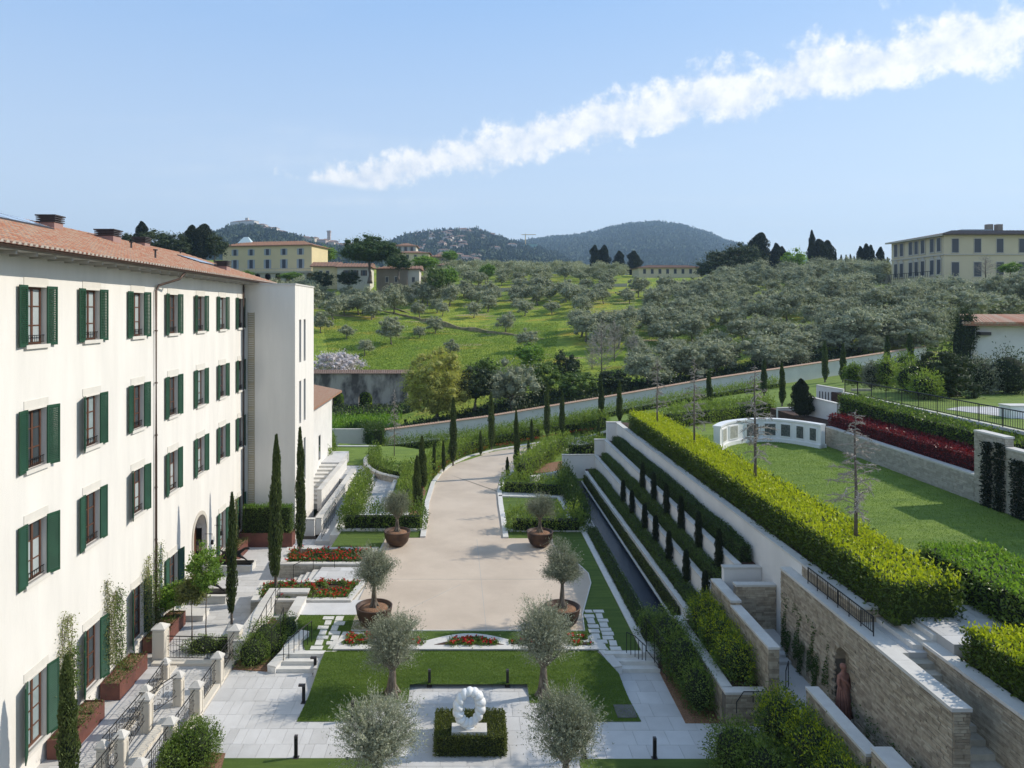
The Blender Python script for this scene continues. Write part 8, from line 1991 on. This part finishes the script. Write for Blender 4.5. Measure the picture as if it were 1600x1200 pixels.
for i, (px, yb, w, h, Y_, ms, w0, h0, lab) in enumerate([
    (200, 408, 30, 40, 200, BR[0], 7.2, 8, 'low dark tree behind the second chimney'), (245, 408, 60, 46, 203, BR[1], 7.2, 8, 'broad dark tree behind the hotel ridge'), (275, 412, 50, 44, 201, BR[0], 7.2, 8, 'dark rounded tree between ridge and cypress clump'), (335, 412, 34, 44, 206, BR[1], 7.2, 8, 'dark tree touching the yellow villa'), (200, 400, 24, 32, 206, BR[1], 7.2, 8, 'small dark tree at the left of the skyline behind the roof'),
    (507, 415, 40, 30, 245, BG[1], 5.2, 6, 'dull green tree right of the yellow villa'), (385, 436, 22, 13, 215, BG[0], 5.2, 6, 'bright bush under the villa terrace'), (455, 440, 30, 15, 213, BG[1], 5.2, 6, 'yellow green bush under the right end of the terrace'), (500, 458, 38, 32, 200, BR[0], 7.2, 8, 'dark bush below the villa terrace, just past the tower top'), (545, 452, 34, 28, 200, BR[1], 7.2, 8, 'dark bush left of the pine trunk'),
    (680, 455, 30, 38, 190, BRH, 6, 6, 'brownish green tree by the rustic houses'), (702, 452, 30, 34, 195, BG[0], 5.2, 6, 'yellow green tree right of the rustic houses'), (663, 425, 40, 26, 240, BG[1], 5.2, 6, 'fresh green slope bush above the rustic houses'), (704, 412, 26, 20, 280, BG[0], 5.2, 6, 'bright tree beside the cottages'), (762, 440, 22, 28, 232, BG[1], 5.2, 6, 'bright green young tree standing among far olives'),
    (1125, 448, 64, 52, 232, BR[0], 7.2, 8, 'broad black evergreen left of the tall skyline cypress'), (1150, 446, 60, 60, 234, BR[1], 7.2, 8, 'dense black evergreen in the middle of the dark mass'), (1170, 446, 46, 60, 236, BR[0], 7.2, 8, 'black evergreen at the right side of the dark mass'), (1205, 446, 30, 30, 233, BR[1], 7.2, 8, 'low dark tree under the slim cypresses'),
    (1240, 444, 42, 52, 226, BG[0], 5.2, 6, 'bright lime green tree among the dark skyline cypresses'), (1300, 444, 40, 28, 224, BRH, 6, 6, 'low green shrub under the cypress row'), (1368, 440, 22, 24, 215, BG[1], 5.2, 6, 'yellow green shrub left of the great villa terrace'), (1392, 440, 24, 20, 196, BRH, 6, 6, 'olive green shrub on the villa terrace corner'), (1540, 434, 80, 34, 148, BT2, 9, 6.5, 'reddish leafless tree before the great villa'), (1578, 432, 26, 22, 145, BG[1], 5.2, 6, 'yellow green shrub before the great villa')]):
    nm = ('trunk', 'branches') if ms is BT2 else ('trunk', 'crown', 'inner_foliage'); put(px, yb, w, h, Y_, ms, w0, h0, 'broadleaf_tree' if ms is not BT2 else 'bare_tree', lab, 'tree', names=nm)

# ------------------------------------------------------------------ distant wooded hills and town
def hill(name, label, ridge, Yf, Yr, ybase, col, amp, nu, nv, u0, u1, seed):
    def ry(u):
        if u <= ridge[0][0]: return ridge[0][1]
        for (a, ya), (b, yb) in zip(ridge, ridge[1:]):
            if u <= b: t = (u-a)/(b-a); t = t*t*(3-2*t)*.5+t*.5; return lerp(ya, yb, t)
        return ridge[-1][1]
    def pt(u, t):
        Y = lerp(Yf, Yr, t); y = lerp(ybase, ry(u), math.sin(t*math.pi/2)**.9); z = CAMZ+(VY-y)*Y/FPX; return Vector(((u-VX)*Y/FPX, Y, z))
    v = []; f = []
    for i in range(nu+1):
        u = lerp(u0, u1, i/nu)
        for j in range(nv+1):
            t = j/nv; p = pt(u, t); s = 1/(Yr*.0075); q = p*s
            e = noise.noise(q+Vector((seed, 0, 0)))*amp*2.2+noise.noise(q*3.3)*amp*.9+abs(noise.noise(q*11))*amp*.8+noise.noise(q*26)*amp*.45
            v.append((p.x, p.y, p.z+e*min(1, t*4)-amp*.6))
        p = pt(u, 1); v.append((p.x*1.15, p.y*1.15, -4))
    w = nv+2
    for i in range(nu):
        for j in range(w-1): f.append((i*w+j, (i+1)*w+j, (i+1)*w+j+1, i*w+j+1))
    o = MB().add(v, f).build(name, col, smooth=True, kind='structure'); return pt
FOR = mat('forest', (.018, .036, .022), .95, col2=(.05, .078, .036), scale=.05, detail=10, thr=(.42, .6), spec=.05)
FOR2 = mat('town_hill', (.04, .06, .025), .95, col2=(.13, .14, .07), scale=.03, detail=9, thr=(.42, .6), spec=.05)
H1 = hill('mountain', '', [(-300, 410), (560, 402), (700, 392), (790, 384), (830, 378), (870, 373), (900, 371), (930, 366), (960, 357), (990, 352), (1025, 350), (1060, 354), (1100, 365), (1140, 381), (1200, 396), (1300, 410), (1500, 420), (2000, 425)], 1500, 3100, 440, FOR, 7, 420, 90, -300, 2000, 1)
H2 = hill('town_hill', '', [(300, 425), (560, 400), (600, 384), (640, 370), (680, 365), (720, 363), (745, 362), (770, 371), (800, 380), (830, 387), (860, 396), (900, 412), (950, 430)], 900, 1900, 440, FOR2, 4.5, 220, 70, 300, 950, 2)
H3 = hill('convent_hill', '', [(150, 420), (300, 384), (340, 366), (360, 359), (375, 356), (400, 357), (420, 361), (450, 370), (490, 380), (520, 387), (560, 390), (600, 394), (660, 410)], 800, 1500, 440, FOR2, 3.5, 160, 60, 150, 660, 3)
rh = random.Random(9); HW_ = [mat('town_wall_%s' % n, c, .9) for n, c in (('white', (.62, .58, .52)), ('cream', (.58, .50, .38)), ('pink', (.50, .40, .33)))]
hm_cache = {}
def town_house(p, w, h, dpt, label, group, wi, windows=True, name='town_house'):
    root = thing(name, label, 'house', p, group, rh.uniform(-.5, .5)); MB().box(-w/2, w/2, -dpt/2, dpt/2, -8, h).build('wall', HW_[wi], root, world=False)
    e = .6; MB().add([(-w/2-e, -dpt/2-e, h), (w/2+e, -dpt/2-e, h), (w/2+e, dpt/2+e, h), (-w/2-e, dpt/2+e, h), (-w*.25, 0, h+dpt*.2), (w*.25, 0, h+dpt*.2)], [(0, 1, 5, 4), (1, 2, 5), (2, 3, 4, 5), (3, 0, 4)]).build('roof', TILEF, root, world=False)
    n = max(2, int(w/5))
    for i in range(n):
        x = -w/2+w*(i+.5)/n; MB().box(x-.7, x+.7, -dpt/2-.08, -dpt/2+.1, h*.45, h*.45+2).build('window', GLASSF, root, world=False)
for k_ in range(58):
    u = rh.gauss(705, 42); u = clamp(u, 615, 800); t = rh.uniform(.45, .99) if rh.random() < .7 else rh.uniform(.2, .5); p = H2(u, t); w = rh.uniform(10, 22)
    town_house(p+Vector((0, 0, -1)), w, rh.uniform(6, 11), rh.uniform(9, 13), 'small pale house among the trees of the hill town', 'houses of the distant hill town', rh.randrange(3))
for u, t, w, h, lab in ((382, .97, 62, 13, 'long pale convent building crowning the left hill'), (408, .98, 24, 9, 'pale house just right of the convent'), (428, .98, 20, 8, 'white house half way down the ridge right of the convent'), (440, .96, 18, 7, 'small white house low on the ridge right of the convent'), (417, .9, 16, 7, 'house in the trees below the convent')):
    town_house(H3(u, t)+Vector((0, 0, 0)), w, h, 14, lab, None, 0, name='convent' if u == 382 else 'town_house')
p = H3(386, .97); MB().prism([(p.x-3, p.y-3), (p.x+3, p.y-3), (p.x+3, p.y+3), (p.x-3, p.y+3)], p.z, p.z+21).build('bell_tower', HW_[0], label='small bell tower on the convent roof', cat='bell tower')
p = H3(514, .9); q = MB(); q.prism([(p.x-3, p.y-3), (p.x+3, p.y-3), (p.x+3, p.y+3), (p.x-3, p.y+3)], p.z-10, p.z+30); q.prism([(p.x-3.8, p.y-3.8), (p.x+3.8, p.y-3.8), (p.x+3.8, p.y+3.8), (p.x-3.8, p.y+3.8)], p.z+30, p.z+33); q.build('bell_tower', HW_[2], label='slim grey campanile of the distant town', cat='bell tower')
for i in range(12):
    u = 478+i*6.5+rh.uniform(-2, 2); town_house(H3(u, rh.uniform(.8, .97)), rh.uniform(12, 22), rh.uniform(8, 14), 11, 'pale block of the distant town near the campanile', 'houses round the campanile', rh.randrange(3))
p = H2(826, .75); MB().prism([(p.x-22, p.y), (p.x+20, p.y), (p.x+20, p.y+14), (p.x-22, p.y+14)], p.z-4, p.z+12).build('construction_shed', mat('green_tarpaulin', (.22, .38, .32), .8), label='pale green covered building site on the far slope', cat='building')
p = H2(821, .78); m = MB(); m.tube([(p.x, p.y, p.z), (p.x, p.y, p.z+34)], 1.0, 4); m.tube([(p.x-9, p.y, p.z+32), (p.x+24, p.y, p.z+32)], .8, 4); m.build('tower_crane', mat('crane_yellow', (.5, .35, .1), .6), label='thin tower crane above the green building site', cat='crane')
# tree tufts on the far hills
def tufts(name, label, Hf, n, u0, u1, h, seed, t0=.05):
    rng = np.random.default_rng(seed); C = []; 
    for _ in range(n):
        p = Hf(rng.uniform(u0, u1), rng.uniform(t0, 1.0)); C.append((p.x, p.y, p.z))
    C = np.array(C); C = np.repeat(C, 5, 0)+rng.normal(0, 1, (n*5, 3))*np.array([h*.25, h*.25, h*.3])+np.array([0, 0, h*.3]); D = np.tile([0, -.4, 1.0], (len(C), 1)); leaves_obj(name, C, D, h*.9, h*.55, L_FORT, rng=rng, label=label, cat='woodland', kind='stuff', spread=.5)
L_FORT = leafmat('forest_crown', (.018, .038, .02), (.085, .115, .05), 0, .9)
tufts('woodland', 'wooded slopes of the blue green mountain', H1, 9000, 780, 1180, 14, 1); tufts('woodland', 'trees between the houses of the hill town', H2, 3500, 560, 900, 10, 2, .2); tufts('woodland', 'trees of the convent hill', H3, 2500, 320, 600, 9, 3, .3)
# cypress spires on the town ridge
for i in range(26):
    u = rh.uniform(640, 775); p = H2(u, rh.uniform(.9, 1.0)); t_ = tree('cypress', WC3, p, 'tiny dark cypress on the skyline of the hill town', 'cypress', 'cypresses on the town skyline', s=(1.3, 1.3, rh.uniform(.9, 1.5)), names=CN)

# ------------------------------------------------------------------ air
HZ = bpy.data.materials.new('air_haze'); HZ.use_nodes = True; nt = HZ.node_tree; nt.nodes.clear(); o_ = nt.nodes.new('ShaderNodeOutputMaterial'); pv = nt.nodes.new('ShaderNodeVolumePrincipled')
pv.inputs['Color'].default_value = (.52, .74, 1.0, 1); pv.inputs['Density'].default_value = HAZE; pv.inputs['Anisotropy'].default_value = .2; nt.links.new(pv.outputs[0], o_.inputs['Volume'])
if HAZE > 0:
    MB().box(-5600, 5600, -400, 4200, -5.6, 470).build('haze', HZ, kind='stuff', label='thin blue air between the garden and the distant hills', cat='haze')
